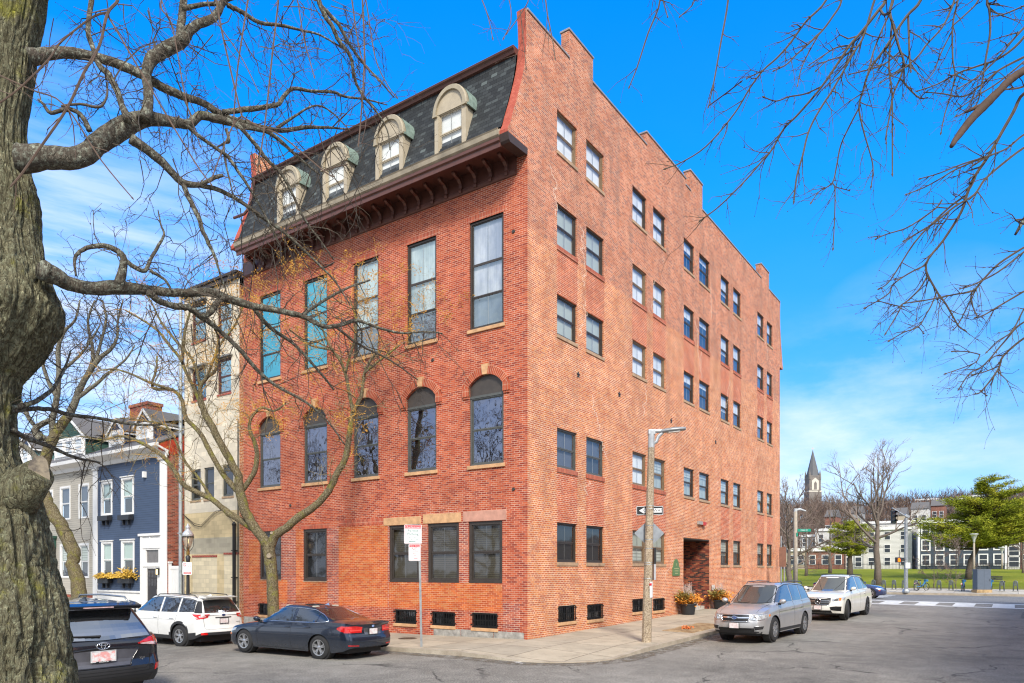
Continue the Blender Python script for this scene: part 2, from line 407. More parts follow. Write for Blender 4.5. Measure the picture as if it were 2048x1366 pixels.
# pavement round the corner of the brick building, with a granite kerb and a dropped kerb at the corner
KX, KY, KR = -3.55, -4.02, 2.3
def arc(cx, cy, r, a0, a1, n): return [(cx + r * cos(a0 + (a1 - a0) * k / n), cy + r * sin(a0 + (a1 - a0) * k / n)) for k in range(n + 1)]
kerbline = [(KX, y) for y in rng(60, 0, 2)[::1]] if False else [(KX, 60 - 1.5 * k) for k in range(int((60 - (KY + KR)) / 1.5) + 1)]
kerbline += arc(KX + KR, KY + KR, KR, pi, 1.5 * pi, 12)
kerbline += [(x, KY) for x in rng(KX + KR, 31.2, 1.5)][1:]
kerbline += arc(31.2, KY + 2.3, 2.3, 1.5 * pi, 2 * pi, 8)[1:]
kerbline += [(33.5, y) for y in rng(KY + 2.3, 60, 2)][1:]
def kerb_h(x, y):        # kerb height, lowered at the ramp on the corner
    d = math.hypot(x - (KX + .9), y - (KY + .9))
    return .025 + .105 * sm(.9, 2.8, d)
def strip(mb, line, w, h0, h1, wob=0.):
    n = len(line); nor = []
    for k in range(n):
        a = Vector(line[max(0, k-1)]); b = Vector(line[min(n-1, k+1)]); d = (b - a).normalized(); nor.append(Vector((-d.y, d.x)))
    for k in range(n - 1):
        A, Bp = Vector(line[k]), Vector(line[k+1]); a, b = nor[k], nor[k+1]
        q = [A, Bp, Bp + b * w, A + a * w]
        hs = [h1(p.x, p.y) for p in (A, Bp, Bp, A)]; lo = [h0(p.x, p.y) for p in (A, Bp)]
        mb.face([(p.x, p.y, z) for p, z in zip(q, hs)])
        mb.face([(A.x, A.y, lo[0]), (Bp.x, Bp.y, lo[1]), (Bp.x, Bp.y, hs[1]), (A.x, A.y, hs[0])])
kb = MB(); strip(kb, kerbline, .16, lambda x, y: hr(x, y) - .05, lambda x, y: hr(x, y) + kerb_h(x, y))
tag(kb.build('kerb', M_GRAN), kind='structure')
# pavement surface: strips from the kerb inwards
def inner(p, w):
    x, y = p
    return p
pv = MB()
def offs(line, w):
    out = []
    for k in range(len(line)):
        a = Vector(line[max(0, k-1)]); b = Vector(line[min(len(line)-1, k+1)]); d = (b - a).normalized()
        out.append((line[k][0] - d.y * w, line[k][1] + d.x * w))
    return out
rows = [offs(kerbline, w) for w in (.16, .9, 1.7)]
rows.append([(min(30.3, max(0.1, x)) if True else x, 0) for x, y in kerbline])
def clampin(x, y, w):
    return (max(x, KX + w) if x < 14 else min(x, 33.5 - w), max(y, KY + w))
rows = [rows[0], rows[1], [clampin(x, y, 2.2) for x, y in kerbline], [clampin(x, y, 3.2) for x, y in kerbline], [clampin(x, y, 4.3) for x, y in kerbline]]
WD = (.16, .9, 2.2, 3.2, 4.3)
for ri, (r0, r1) in enumerate(zip(rows, rows[1:])):
    for k in range(len(kerbline) - 1):
        q = [r0[k], r0[k+1], r1[k+1], r1[k]]
        w = []
        for (x, y), d in zip(q, (WD[ri], WD[ri], WD[ri+1], WD[ri+1])):
            w.append((x, y, hr(x, y) + kerb_h(x, y) + (.13 - kerb_h(x, y)) * sm(.16, 1.8, d)))
        if (Vector(w[0]) - Vector(w[2])).length > 1e-3 and abs((Vector(w[2]) - Vector(w[0])).cross(Vector(w[3]) - Vector(w[1])).length) > 1e-4: pv.face(w)
tag(pv.build('pavement', M_CONC, fixn=True), kind='structure')
def pz(x, y): return hr(x, y) + .13
# pavement on the camera's side of the front street
kl2 = [(-13.3, y) for y in rng(-6, 60, 3)]
kb = MB(); strip(kb, kl2, .16, lambda x, y: hr(x, y) - .05, lambda x, y: hr(x, y) + .13)
tag(kb.build('near_kerb', M_GRAN), kind='structure')
heightsheet('near_pavement', rng(-18, -13.46, 1.5), rng(-6, 60, 3), hr, M_CONC, .126)
# far kerb of the main road
kb = MB(); strip(kb, [(49.6, y) for y in rng(60, -120, 4)][::1], .18, lambda x, y: hr(x, y) - .1, lambda x, y: hl(max(x, 49.8), y) + .05)
tag(kb.build('park_kerb', M_GRAN), kind='structure')
# ladder crosswalk over the mouth of the side street
M_PAINT = plain('road_paint', (.62, .62, .60), .7, vary=.25, scale=3, coord='Object')
def flat(mb, x0, y0, x1, y1, off=.006, n=1):
    for k in range(n):
        a, b = y0 + (y1 - y0) * k / n, y0 + (y1 - y0) * (k + 1) / n
        mb.face([(x0, a, hr(x0, a) + off), (x1, a, hr(x1, a) + off), (x1, b, hr(x1, b) + off), (x0, b, hr(x0, b) + off)])
cwm = MB()
for k in range(9):
    y1 = -6.2 - 1.9 * k; flat(cwm, 28.9, y1, 32.0, y1 - 1.05) if True else 0
flat(cwm, 28.2, -5.2, 28.85, -24, n=8); flat(cwm, 32.05, -5.2, 32.7, -24, n=8)
tag(cwm.build('crosswalk', M_PAINT), kind='structure')
cwm = MB()
for k in range(7):
    y1 = -3.2 - .02 * k; flat(cwm, 34.2 + 2.1 * k, y1 + 1.2, 35.2 + 2.1 * k, y1 - 1.6)
tag(cwm.build('crosswalk', M_PAINT), kind='structure')

# repairs and grit that years of traffic leave on the asphalt
M_PATCH = asphalt('asphalt_patch', (.095, .09, .082), (.19, .18, .162), .3)
def sheet(mb, pts, off):
    mb.face([(x, y, hr(x, y) + off) for x, y in pts])
pm = MB()
for cx_, cy_, w_, h_, a_ in ((-10.2, 9.0, .3, 2.6, .1), (24.0, -13.5, 3.2, .25, -.04)):
    n_ = 14; q = []
    for k in range(n_):
        t_ = 4 * k / n_; e_ = int(t_); f_ = t_ - e_; c_ = [(-1, -1), (1, -1), (1, 1), (-1, 1), (-1, -1)]
        u_ = c_[e_][0] + (c_[e_+1][0] - c_[e_][0]) * f_; v_ = c_[e_][1] + (c_[e_+1][1] - c_[e_][1]) * f_
        u_ = u_ * w_ + .04 * noise.noise(Vector((k, cx_, 0))); v_ = v_ * h_ + .04 * noise.noise(Vector((k, cy_, 3)))
        q.append((cx_ + u_ * cos(a_) - v_ * sin(a_), cy_ + u_ * sin(a_) + v_ * cos(a_)))
    sheet(pm, q, .004)
tag(pm.build('road_patches', M_PATCH), kind='structure')
t = NT('gutter_grit'); co = t.coord('UV'); b_ = t.n('ShaderNodeBsdfPrincipled'); b_.inputs['Roughness'].default_value = .95
t.l(t.ramp(t.noise(co, 40, 4), [(.3, (.07, .055, .04)), (.7, (.26, .21, .15))]), b_.inputs['Base Color']); tr_ = t.n('ShaderNodeBsdfTransparent'); mx_ = t.n('ShaderNodeMixShader')
t.l(t.ramp(t.noise(co, 3.2, 7, .75), [(.42, 0.), (.62, .9)]), mx_.inputs[0]); t.l(tr_.outputs[0], mx_.inputs[1]); t.l(b_.outputs[0], mx_.inputs[2]); t.l(mx_.outputs[0], t.out.inputs[0])
gm_ = MB(); o0 = offs(kerbline, -.01); o1 = offs(kerbline, -.55)
for k in range(len(kerbline) - 1): sheet(gm_, [o0[k], o0[k+1], o1[k+1], o1[k]], .008)
tag(gm_.build('gutter_dirt', t.mat), kind='structure')
# ================================================================= the brick building
MAb = brick('brick_front', [(.42,.075,.032),(.50,.10,.045),(.36,.06,.03),(.54,.13,.06),(.30,.05,.028),(.46,.085,.036),(.56,.12,.05)], (.72,.52,.40), ms=.012, wear=(.76,1.05), wscale=.35)
MAo = brick('brick_front_orange', [(.60,.13,.030),(.66,.16,.04),(.54,.11,.03),(.60,.19,.06),(.50,.10,.03)], (.72,.50,.34), ms=.010, wear=(.76,1.0), wscale=.8)
MAd = brick('brick_front_old', [(.34,.075,.05),(.42,.09,.05),(.27,.06,.045),(.48,.12,.06)], (.70,.52,.42), ms=.016, wear=(.8,1.15), wscale=.9, stain=((.7,.6,.55), .35))
MBb = brick('brick_side', dirt=((.34, .17, .11), .45), cols=[(.60,.17,.065),(.66,.22,.085),(.52,.13,.055),(.70,.25,.09),(.48,.13,.065),(.62,.18,.06),(.50,.17,.09)], mortar=(.86,.64,.46), ms=.018, squash=.5, freq=6, wear=(.80,1.08), wscale=.3, stain=((.86,.74,.62), .45))
MBu = brick('brick_side_upper', [(.50,.155,.08),(.58,.20,.11),(.42,.125,.075),(.62,.23,.13),(.32,.12,.09),(.53,.16,.075)], (.72,.51,.37), ms=.016, squash=.5, freq=6, wear=(.8,1.14), wscale=.4, stain=((.8,.68,.56), .4), dirt=((.20,.15,.13), .5))
MBi = brick('brick_side_infill', [(.54,.115,.045),(.60,.15,.06),(.48,.10,.045),(.42,.09,.045)], (.80,.60,.45), ms=.015, wear=(.85,1.12), wscale=.9)
MSo = brick('brick_soldier', [(.44,.08,.045),(.50,.11,.055),(.36,.07,.04)], (.62,.42,.30), ms=.012, bw=.0677, bh=.215, offset=0.)
M_SAND = plain('sandstone', (.56, .33, .17), .8, vary=.22, scale=5, bump=.004)
M_SAND2 = plain('brownstone_pink', (.52, .27, .20), .8, vary=.18, scale=4, bump=.004)
M_SILL = plain('sill_stone', (.40, .27, .17), .8, vary=.25, scale=4, bump=.004)
M_BRONZE = plain('bronze_frame', (.045, .036, .030), .42, vary=.2, scale=9)
M_BRONZ2 = plain('worn_brown_frame', (.20, .14, .085), .5, vary=.25, scale=7)
M_GREYF = plain('grey_frame', (.085, .09, .085), .4, vary=.15)
M_BROWNP = plain('brown_paint', (.115, .045, .034), .45, vary=.2, scale=3)
M_BEIGE = plain('beige_paint', (.44, .375, .27), .55, vary=.12, scale=3)
M_GUTTER = plain('gutter_metal', (.34, .29, .21), .5, vary=.3, scale=2)
M_LEAD = plain('verdigris', (.20, .27, .23), .6, vary=.3, scale=5)
M_COPING = plain('coping_metal', (.30, .28, .27), .5, .3, vary=.15)
M_GROCK = plain('granite_block', (.30, .285, .26), .85, vary=.3, scale=6, bump=.03, bscale=14)
M_GLASS = glassmat('window_glass', (.95, .98, 1.), .08, .012, .004, .93)
M_GLASSM = glassmat('mirror_glass', (.62, .93, 1.), .50, .01, .008, .75)
M_GLASSD = glassmat('dull_glass', (.75, .8, .9), .10, .05, .004, .62)
M_DARKIN = plain('dark_interior', (.018, .017, .016), .9, vary=.3, scale=2)
def back_panel(name, c, slat=0., seam=True, c2=None):
    t = NT(name); co = t.coord('UV'); col = t.ramp(t.noise(co, 1.1, 3), [(.3, mul(c, .9)), (.7, mul(c, 1.06))])
    sx = t.n('ShaderNodeSeparateXYZ'); t.l(co, sx.inputs[0])
    if slat:
        w = t.math('FRACT', t.math('MULTIPLY', sx.outputs[1], 1 / slat)); col = t.mix(1., col, t.ramp(w, [(0., .35), (.25, 1.), (.8, .9), (1., .4)]), 'MULTIPLY')
    MATS[name] = t.bsdf(col, .8, spec=.2); return MATS[name]
M_BLW = back_panel('blind_white', (.88, .88, .86)); M_BLG = back_panel('blind_grey_green', (.46, .50, .44)); M_BLB = back_panel('blind_brown_slats', (.20, .17, .115), .075)
M_CURT = back_panel('curtain_pale', (.62, .66, .60), .14); M_SCREEN = back_panel('dark_screen', (.05, .052, .055)); M_DUSK = back_panel('dusk_room', (.10, .11, .14)); M_TEAL = back_panel('teal_sky', (.012, .14, .19))  # the teal is mirrored sky put into the backing colour, not cloth
def cloudy(name, a, b, sc=.8):      # mottled backing: pale sheers plus painted sky reflection, with faint vertical streaks
    t = NT(name); co = t.coord('UV', (1.6, .7, 1)); f = t.ramp(t.noise(co, sc, 5, .6), [(.36, a), (.62, b)]); f = t.mix(1., f, t.ramp(t.noise(t.coord('UV', (9, .15, 1)), 1.5, 2), [(.3, .86), (.7, 1.08)]), 'MULTIPLY'); MATS[name] = t.bsdf(f, .7); return MATS[name]
M_PAL1 = cloudy('sheer_lilac', (.36, .37, .45), (.78, .78, .84)); M_PAL2 = cloudy('sheer_white', (.30, .40, .43), (.72, .82, .82)); M_PAL3 = cloudy('sheer_pale', (.26, .38, .40), (.68, .80, .78)); M_TEAL2 = cloudy('teal_sky_pale', (.03, .20, .24), (.16, .42, .44)); M_TEALD = cloudy('teal_sky_dark', (.01, .08, .10), (.05, .20, .22)); M_DUSK2 = cloudy('dusk_sheer', (.05, .065, .10), (.20, .24, .31))
M_GLASSU = glassmat('upper_glass', (.75, .93, 1.), .22, .01, .02, .9); M_GLASST = glassmat('teal_sky_glass', (.16, .62, .80), .60, .01, .02, .7); M_GLASSV = glassmat('arched_glass', (.56, .62, .80), .34, .015, .01, .7)  # teal tint deepens the sky reflection by colour
M_MUNT = plain('thin_muntin', (.30, .29, .27), .6)

BB = empty('brick_building', (0, 0, 0), label='tall red brick corner building with slate mansard front, arched windows and stepped side parapet', cat='building')

def wallgrid(holes, zones, u0, u1, v0, v1, P, mat_of, extra_u=(), extra_v=(), depth=.13, mb=None, rev_mat=None):
    """a wall with openings; P(u, v, d) maps to 3D, d = depth into the wall. holes: (u0,u1,v0,v1[,arch])"""
    mb = mb or MB()
    us = {u0, u1, *extra_u}; vs = {v0, v1, *extra_v}
    for h in list(holes) + list(zones): us |= {h[0], h[1]}; vs |= {h[2], h[3]}
    us = sorted(u for u in us if u0 - 1e-6 <= u <= u1 + 1e-6); vs = sorted(v for v in vs if v0 - 1e-6 <= v <= v1 + 1e-6)
    for a, b in zip(us, us[1:]):
        for c, d in zip(vs, vs[1:]):
            cu, cv = (a + b) / 2, (c + d) / 2
            if any(h[0] < cu < h[1] and h[2] < cv < h[3] for h in holes): continue
            m = mat_of(cu, cv)
            mb.face([P(a, c, 0), P(b, c, 0), P(b, d, 0), P(a, d, 0)], m, [(a, c), (b, c), (b, d), (a, d)])
    for h in holes:
        a, b, c, d = h[:4]; m = rev_mat(h) if rev_mat and rev_mat(h) is not None else mat_of(a - .05, (c + d) / 2)
        dd = h[5] if len(h) > 5 else depth
        sp = h[4] if len(h) > 4 and h[4] else None      # springing height of an arched head
        top = sp or d
        for x in (a, b): mb.face([P(x, c, 0), P(x, top, 0), P(x, top, dd), P(x, c, dd)], m, [(0, c), (0, top), (dd, top), (dd, c)])
        mb.face([P(a, c, 0), P(b, c, 0), P(b, c, dd), P(a, c, dd)], m, [(a, 0), (b, 0), (b, dd), (a, dd)])
        if not sp: mb.face([P(a, d, 0), P(b, d, 0), P(b, d, dd), P(a, d, dd)], m, [(a, 0), (b, 0), (b, dd), (a, dd)])
        else:
            w = (b - a) / 2; hh = d - sp; r = (w * w + hh * hh) / (2 * hh); cy = d - r; a0 = math.asin(w / r); n = 14
            arcp = [((a + b) / 2 + r * sin(-a0 + 2 * a0 * k / n), cy + r * cos(-a0 + 2 * a0 * k / n)) for k in range(n + 1)]
            for k in range(n):
                p, q = arcp[k], arcp[k+1]
                mb.face([P(p[0], p[1], 0), P(q[0], q[1], 0), P(q[0], d, 0), P(p[0], d, 0)], m, [p, q, (q[0], d), (p[0], d)])
                mb.face([P(p[0], p[1], 0), P(q[0], q[1], 0), P(q[0], q[1], dd), P(p[0], p[1], dd)], m, [(p[0], 0), (q[0], 0), (q[0], dd), (p[0], dd)])
    return mb
def PA(x=0.): return lambda u, v, d: (x + d, u, v)       # facade facing -x
def PB(y=0.): return lambda u, v, d: (u, y + d, v)       # facade facing -y
def pbox(mb, P, u0, u1, v0, v1, d0, d1, m=0):
    a, b = P(u0, v0, d0), P(u1, v1, d1); mb.box(*a, *b, m)

def window(P, u0, u1, v0, v1, parent, fm=None, back=None, back2=None, glass=None, fw=.075, sash=.055, d=.10, rails=(.5,), munt=True, sill=None, sillw=.07, sillh=.12, silld=.06, name='window', split=None, screen=False):
    """double-hung window as a part with pane, blind and sill as its sub-parts"""
    fm = fm or M_BRONZE; glass = glass or M_GLASS
    mb = MB(); g = (u0 + fw, u1 - fw, v0 + fw, v1 - fw)
    pbox(mb, P, u0, u0 + fw, v0, v1, d - .04, d + .06); pbox(mb, P, u1 - fw, u1, v0, v1, d - .04, d + .06)
    pbox(mb, P, g[0], g[1], v0, g[2], d - .04, d + .06); pbox(mb, P, g[0], g[1], g[3], v1, d - .04, d + .06)
    ys = [g[2]] + [g[2] + (g[3] - g[2]) * r for r in rails] + [g[3]]
    pane = MB(); bl = MB()
    for k in range(len(ys) - 1):
        a, b = ys[k], ys[k+1]; dk = d + (.0 if k else .012) ; s = sash * .8
        if rails:
            pbox(mb, P, g[0] + .001, g[0] + s, a, b, dk - .01, dk + .035); pbox(mb, P, g[1] - s, g[1] - .001, a, b, dk - .01, dk + .035)
            pbox(mb, P, g[0] + s, g[1] - s, a + .001, a + s * 1.0, dk - .01, dk + .035); pbox(mb, P, g[0] + s, g[1] - s, b - s * .8, b - .001, dk - .01, dk + .035)
        if munt: pbox(mb, P, (g[0] + g[1]) / 2 - .009, (g[0] + g[1]) / 2 + .009, a + s, b - s, dk + .008, dk + .02, 1)
        pd = dk + .004
        pane.face([P(g[0], a, pd), P(g[1], a, pd), P(g[1], b, pd), P(g[0], b, pd)])
    w = mb.build(name, [fm, M_MUNT], parent)
    pane.build('pane', glass, w)
    q = d + .075; sp = v0 + (v1 - v0) * (split if split is not None else 0)
    e = .02
    def bk(mbb, a, b, qq): mbb.face([P(u0 + e, a, qq), P(u1 - e, a, qq), P(u1 - e, b, qq), P(u0 + e, b, qq)], 0, [(u0, a), (u1, a), (u1, b), (u0, b)])
    if split and back2 is not None:
        bk(bl, sp, v1 - e, q); b2 = MB(); bk(b2, v0 + e, sp, q + .03); b2.build('back_panel', back2, w)
    else: bk(bl, v0 + e, v1 - e, q)
    bl.build('back_panel', back or M_DARKIN, w)
    if sill:
        sb = MB(); pbox(sb, P, u0 - sillw, u1 + sillw, v0 - sillh, v0 - .001, -silld, d - .03); sb.build('sill', sill, w, bevel=.008)
    return w

# ---- front wall (faces -x)
FA = PA()
Wf = [(.95, 2.39), (3.88, 5.30), (6.75, 8.12), (9.63, 11.06), (12.56, 14.0)]
row3 = [(a, b, 10.44, 14.12) for a, b in Wf]
row2 = [(a, b, 5.80, 8.84, 8.46) for a, b in Wf]
row1 = [(1.0, 2.43, 1.80, 3.90), (2.85, 4.29, 1.80, 3.90), (4.70, 6.20, 1.80, 3.90), (9.65, 11.09, 1.80, 3.92), (12.51, 13.98, 1.84, 3.92)]
row0 = [(1.2, 2.26, .29, .80), (3.03, 4.08, .29, .78), (4.84, 5.90, .29, .80), (12.99, 14.03, .31, .81)]
orange = [(1.0, 6.22, .86, 1.80), (6.27, 8.95, .86, 3.93), (9.6, 11.09, .92, 1.8), (11.09, 11.55, .92, 3.93), (12.1, 13.98, .86, 1.84), (14.0, 14.75, 1.2, 3.6)]
old = [(6.2, 6.27, .86, 3.93), (8.95, 9.62, .4, 3.93), (11.55, 12.5, .4, 3.93), (.30, .98, .2, 1.2), (2.44, 2.84, 1.8, 3.9), (4.3, 4.69, 1.8, 3.9)]
def mA(u, v):
    if any(o[0] < u < o[1] and o[2] < v < o[3] for o in orange): return 1
    if any(o[0] < u < o[1] and o[2] < v < o[3] for o in old): return 2
    return 0
mb = wallgrid(row3 + row2 + row1 + row0, orange + old, 0., 15.14, -.6, 16.2, FA, mA)
mb.build('front_wall', [MAb, MAo, MAd], BB)
# granite footing blocks, slightly proud and rough
us = [.12, 1.35, 2.75, 4.0, 6.9, 8.2, 9.9, 11.4, 12.8, 15.1]
for k, (a, b) in enumerate(zip(us, us[1:])):
    if a == 4.0: continue
    gb = MB()
    n = 6; bt, tp = -.7, .215 - .01 * (k % 3)
    gb.grid(lambda i, j: (-.04 - .03 * noise.noise(Vector(((a + (b-a) * i) * 3, j * 5, 0))) if 0 < i < 1 and 0 < j < 1 else -.02, a + .008 + (b - a - .016) * i, bt + (tp - bt) * j), 10, 6)
    gb.build('footing_block', M_GROCK, BB)

for k, (a, b, c, d) in enumerate(row3):
    w = MB(); y1, y2 = 11.52, 12.66; fr = .07
    glass = M_GLASSM if k != 0 else M_GLASS
    window(FA, a, b, c, d, BB, M_BRONZE, back=[M_PAL1, M_PAL2, M_PAL3, M_TEAL2, M_TEAL][k], back2=[M_DUSK2, M_DUSK2, M_DUSK2, M_TEALD, M_TEAL2][k], split=.31, glass=M_GLASSU if k < 3 else M_GLASST,
           rails=((y1 - c) / (d - c), (y2 - c) / (d - c)), sill=M_SAND, d=.09)
    s = MB(); pbox(s, FA, a - .12, b + .12, d, d + .215, -.006, .1); s.build('lintel', MSo, BB)
def arch_band(a, b, spring, top, w_=.27, proud=.07, P=FA, leg=.28):
    w = (b - a) / 2; hh = top - spring; r = (w * w + hh * hh) / (2 * hh); cy = top - r; a0 = math.asin(min(1, w / r)); cu = (a + b) / 2; n = 22
    m = MB()
    for k in range(n):
        t0, t1 = -a0 + 2 * a0 * k / n, -a0 + 2 * a0 * (k + 1) / n
        q = [(cu + rr * sin(t), cy + rr * cos(t)) for rr, t in ((r, t0), (r, t1), (r + w_, t1), (r + w_, t0))]
        gap = .006
        uvq = [(t0 * r, 0), (t1 * r, 0), (t1 * r, w_), (t0 * r, w_)]
        f = [P(p[0], p[1], -proud) for p in q]; bk = [P(p[0], p[1], .03) for p in q]
        m.face(f, 0, uvq); m.face([f[0], f[1], bk[1], bk[0]], 0, uvq); m.face([f[3], f[2], bk[2], bk[3]], 0, uvq)
    # short legs down both sides and their little corbels
    ex, ez = r * sin(a0), cy + r * cos(a0); ox = (r + w_) * sin(a0)
    for sgn in (-1, 1):
        x0, x1 = cu + sgn * ex, cu + sgn * max(ox, ex + w_)
        lo, hi = min(x0, x1), max(x0, x1)
        pbox(m, P, lo, hi, ez - leg, ez + .002, -proud, .03); 
        poly = [(cu + sgn * ex, ez), (cu + sgn * max(ox, ex + w_), ez), (cu + sgn * ox, cy + (r + w_) * cos(a0))]
        f = [P(p[0], p[1], -proud) for p in poly]; m.face(f, 0, [(0, 0), (.1, 0), (.1, .1)])
        pbox(m, P, lo + .02, hi - .02, ez - leg - .07, ez - leg, -proud * .6, .03)
    m.build('arch_hood', MArch, BB)
    ks = MB(); t1 = .10
    q = [(cu + s_ * wd, z_) for s_, wd, z_ in ((-1, .10, top - .01), (1, .10, top - .01), (1, .145, top + w_ + .07), (-1, .145, top + w_ + .07))]
    f = [P(p[0], p[1], -proud - .03) for p in q]; bk = [P(p[0], p[1], .03) for p in q]
    ks.face(f); 
    for i in range(4): ks.face([f[i], f[(i+1) % 4], bk[(i+1) % 4], bk[i]])
    ks.build('keystone', M_SAND, BB)
MArch = brick('brick_arch', [(.44,.085,.04),(.50,.11,.05),(.37,.07,.035)], (.66,.46,.32), ms=.012, bw=.0677, bh=.27, offset=0.)
M_PANEL = plain('arch_panel_paint', (.06, .05, .043), .5, vary=.2, scale=3)
for k, (a, b, c, d, s) in enumerate(row2):
    window(FA, a, b, c, 8.14, BB, M_GREYF, back=[M_DUSK, M_SCREEN, M_DUSK, M_DUSK, M_DUSK][k], back2=M_SCREEN, split=.5, glass=M_GLASSV, rails=(.52,), sill=M_SAND, d=.09)
    # dark panel filling the arched head
    w = (b - a) / 2; hh = d - s; r = (w * w + hh * hh) / (2 * hh); cy = d - r; a0 = math.asin(w / r); cu = (a + b) / 2
    pl = [(a, 8.14), (b, 8.14)] + [(cu + r * sin(t), cy + r * cos(t)) for t in [a0 - 2 * a0 * i / 16 for i in range(17)]]
    pn = MB(); i0 = len(pn.v); pn.prism([(p[0], p[1]) for p in pl], 'x', .05, .10); 
    fr = MB(); pbox(fr, FA, a, b, 8.10, 8.18, .03, .06)
    pp = pn.build('arch_panel', M_PANEL, BB); fr.build('panel_rail', M_GREYF, pp)
    arch_band(a, b, s, d)
for k, (a, b, c, d) in enumerate(row1):
    window(FA, a, b, c, d, BB, M_BRONZE, back=M_BLB if k < 3 else M_SCREEN, glass=M_GLASSD, rails=(.5,), sill=M_SILL if k > 2 else None, sillh=.04, silld=.015, sillw=.0, fw=.11, sash=.07, d=.08)
    if k < 3:
        l = MB(); a2, b2, z0, z1 = [(.83, 2.66, 3.905, 4.25), (2.75, 4.50, 3.905, 4.24), (4.61, 6.47, 3.905, 4.19)][k]
        pbox(l, FA, a2, b2, z0, z1, -.02, .1); l.build('lintel', M_SAND2 if k == 0 else M_SAND, BB, bevel=.01)
    else:
        l = MB(); pbox(l, FA, a - .15, b + .15, d, d + .215, -.006, .1); l.build('lintel', MSo, BB)
l = MB(); pbox(l, FA, 6.3, 8.95, 3.98, 4.195, -.006, .05); l.build('soldier_course', MSo, BB)
M_GRIL = plain('black_iron', (.015, .015, .016), .5, .3)
def basement(P, a, b, c, d, sm_):
    w = window(P, a, b, c, d, BB, M_GRIL, back=M_SCREEN, glass=M_GLASSD, rails=(), munt=False, fw=.07, d=.08, sill=sm_, sillh=.11, silld=.05, sillw=.04, name='basement_window')
    g = MB(); n = int((b - a) / .11)
    for k in range(n + 1): u = a + .03 + (b - a - .06) * k / n; pbox(g, P, u - .008, u + .008, c + .02, d - .02, -.035, -.019)
    for v in (c + .03, (c + d) / 2, d - .03): pbox(g, P, a, b, v - .012, v + .012, -.019, -.007)
    for u in (a - .04, b + .01):
        for v in (c + .08, d - .1): pbox(g, P, u, u + .05, v, v + .04, -.03, .02)
    pbox(g, P, (a + b) / 2 - .02, (a + b) / 2 + .02, c, d, .02, .06)
    g.build('grille', M_GRIL, w)
for a, b, c, d in row0: basement(FA, a, b, c, d, M_SAND)
# small iron anchor plates and a vent
for y, z in ((.55, 13.35), (.55, 4.9), (11.9, 4.95), (4.05, 9.72)):
    a = MB(); a.lathe([(0, -.03), (.05, -.03), (.07, 0), (.07, .02)], (0, y, z), 10, axis='x'); a.build('wall_anchor', M_BRONZE, BB)

# ---- cornice, frieze and brackets of the front
cm = MB(); y0, y1 = .32, 14.12
prof = [(0, 15.17), (-.05, 15.17), (-.09, 15.22), (-.09, 15.30), (-.045, 15.34), (-.045, 15.86), (-1.0, 15.50 + .36), (-1.0, 15.62), (0.2, 15.62)]
cm.prism([(0.0, 15.17), (-.06, 15.17), (-.10, 15.23), (-.10, 15.31), (-.05, 15.35), (-.05, 15.82), (0.0, 15.82)], 'y', .42, 15.12)
cm.build('frieze', M_BROWNP, BB)
cr = MB()
cr.prism([(0., 15.83), (-.96, 15.72), (-.98, 15.58), (-1.05, 15.56), (-1.06, 15.70), (-1.12, 15.74), (-1.12, 15.84), (0., 15.88)], 'y', y0, y1)
cr.build('cornice', M_BROWNP, BB)
gt = MB(); gt.prism([(-.6, 15.885), (-1.10, 15.845), (-1.17, 15.90), (-1.20, 16.03), (-1.23, 16.07), (-1.19, 16.07), (-1.14, 16.0), (-.6, 16.0)], 'y', y0, y1); gt.build('gutter', M_GUTTER, BB)
fl = MB(); fl.prism([(-.5, 16.0), (-1.10, 16.0), (-1.10, 16.09), (-1.05, 16.13), (-.5, 16.13)], 'y', y0 + .02, y1 - .02); fl.build('gutter_board', M_BEIGE, BB)
for k in range(23):
    y = .76 + .64 * k
    if y > 14.2: break
    b = MB(); b.prism([(-.05, 15.24), (-.13, 15.20), (-.17, 15.27), (-.13, 15.36), (-.15, 15.50), (-.26, 15.60), (-.44, 15.64), (-.54, 15.70), (-.54, 15.80), (-.36, 15.80), (-.30, 15.72), (-.16, 15.68), (-.08, 15.56), (-.05, 15.42)], 'y', y - .05, y + .05)
    b.build('bracket', M_BROWNP, BB, bevel=.01)
# ---- mansard roof of slate shingles
def slate():
    t = NT('slate_shingles'); co = t.coord('UV')
    b = t.n('ShaderNodeTexBrick', offset=.5); t.l(co, b.inputs['Vector'])
    for k, v in (('Scale', 1.), ('Mortar Size', .008), ('Mortar Smooth', .3), ('Brick Width', .26), ('Row Height', .145)): b.inputs[k].default_value = v
    b.inputs['Color1'].default_value = (0, 0, 0, 1); b.inputs['Color2'].default_value = (1, 1, 1, 1)
    col = t.ramp(b.outputs['Color'], [(0, (.030, .034, .037)), (.3, (.042, .047, .050)), (.6, (.025, .028, .031)), (.82, (.065, .075, .078)), (.97, (.11, .13, .13))], 'CONSTANT')
    col = t.mix(b.outputs['Fac'], col, (.008, .008, .009))
    sx = t.n('ShaderNodeSeparateXYZ'); t.l(co, sx.inputs[0]); f = t.math('FRACT', t.math('MULTIPLY', sx.outputs[1], 1 / .145))
    return t.bsdf(col, .8, spec=.3, bump=t.math('SUBTRACT', 1, f), bd=.02, bs=.8)
M_SLATE = slate()
MP = [(-1.02, 16.2), (-.92, 16.42), (-.80, 16.75), (-.62, 17.25), (-.44, 17.75), (-.30, 18.25), (-.20, 18.7), (-.16, 19.0)]   # concave profile
r_ = MB(); L = 0
for (x0, z0), (x1, z1) in zip(MP, MP[1:]):
    dl = math.hypot(x1 - x0, z1 - z0)
    r_.face([(x0, y0, z0), (x0, y1, z0), (x1, y1, z1), (x1, y0, z1)], 0, [(y0, L), (y1, L), (y1, L + dl), (y0, L + dl)]); L += dl
r_.build('mansard_roof', M_SLATE, BB)
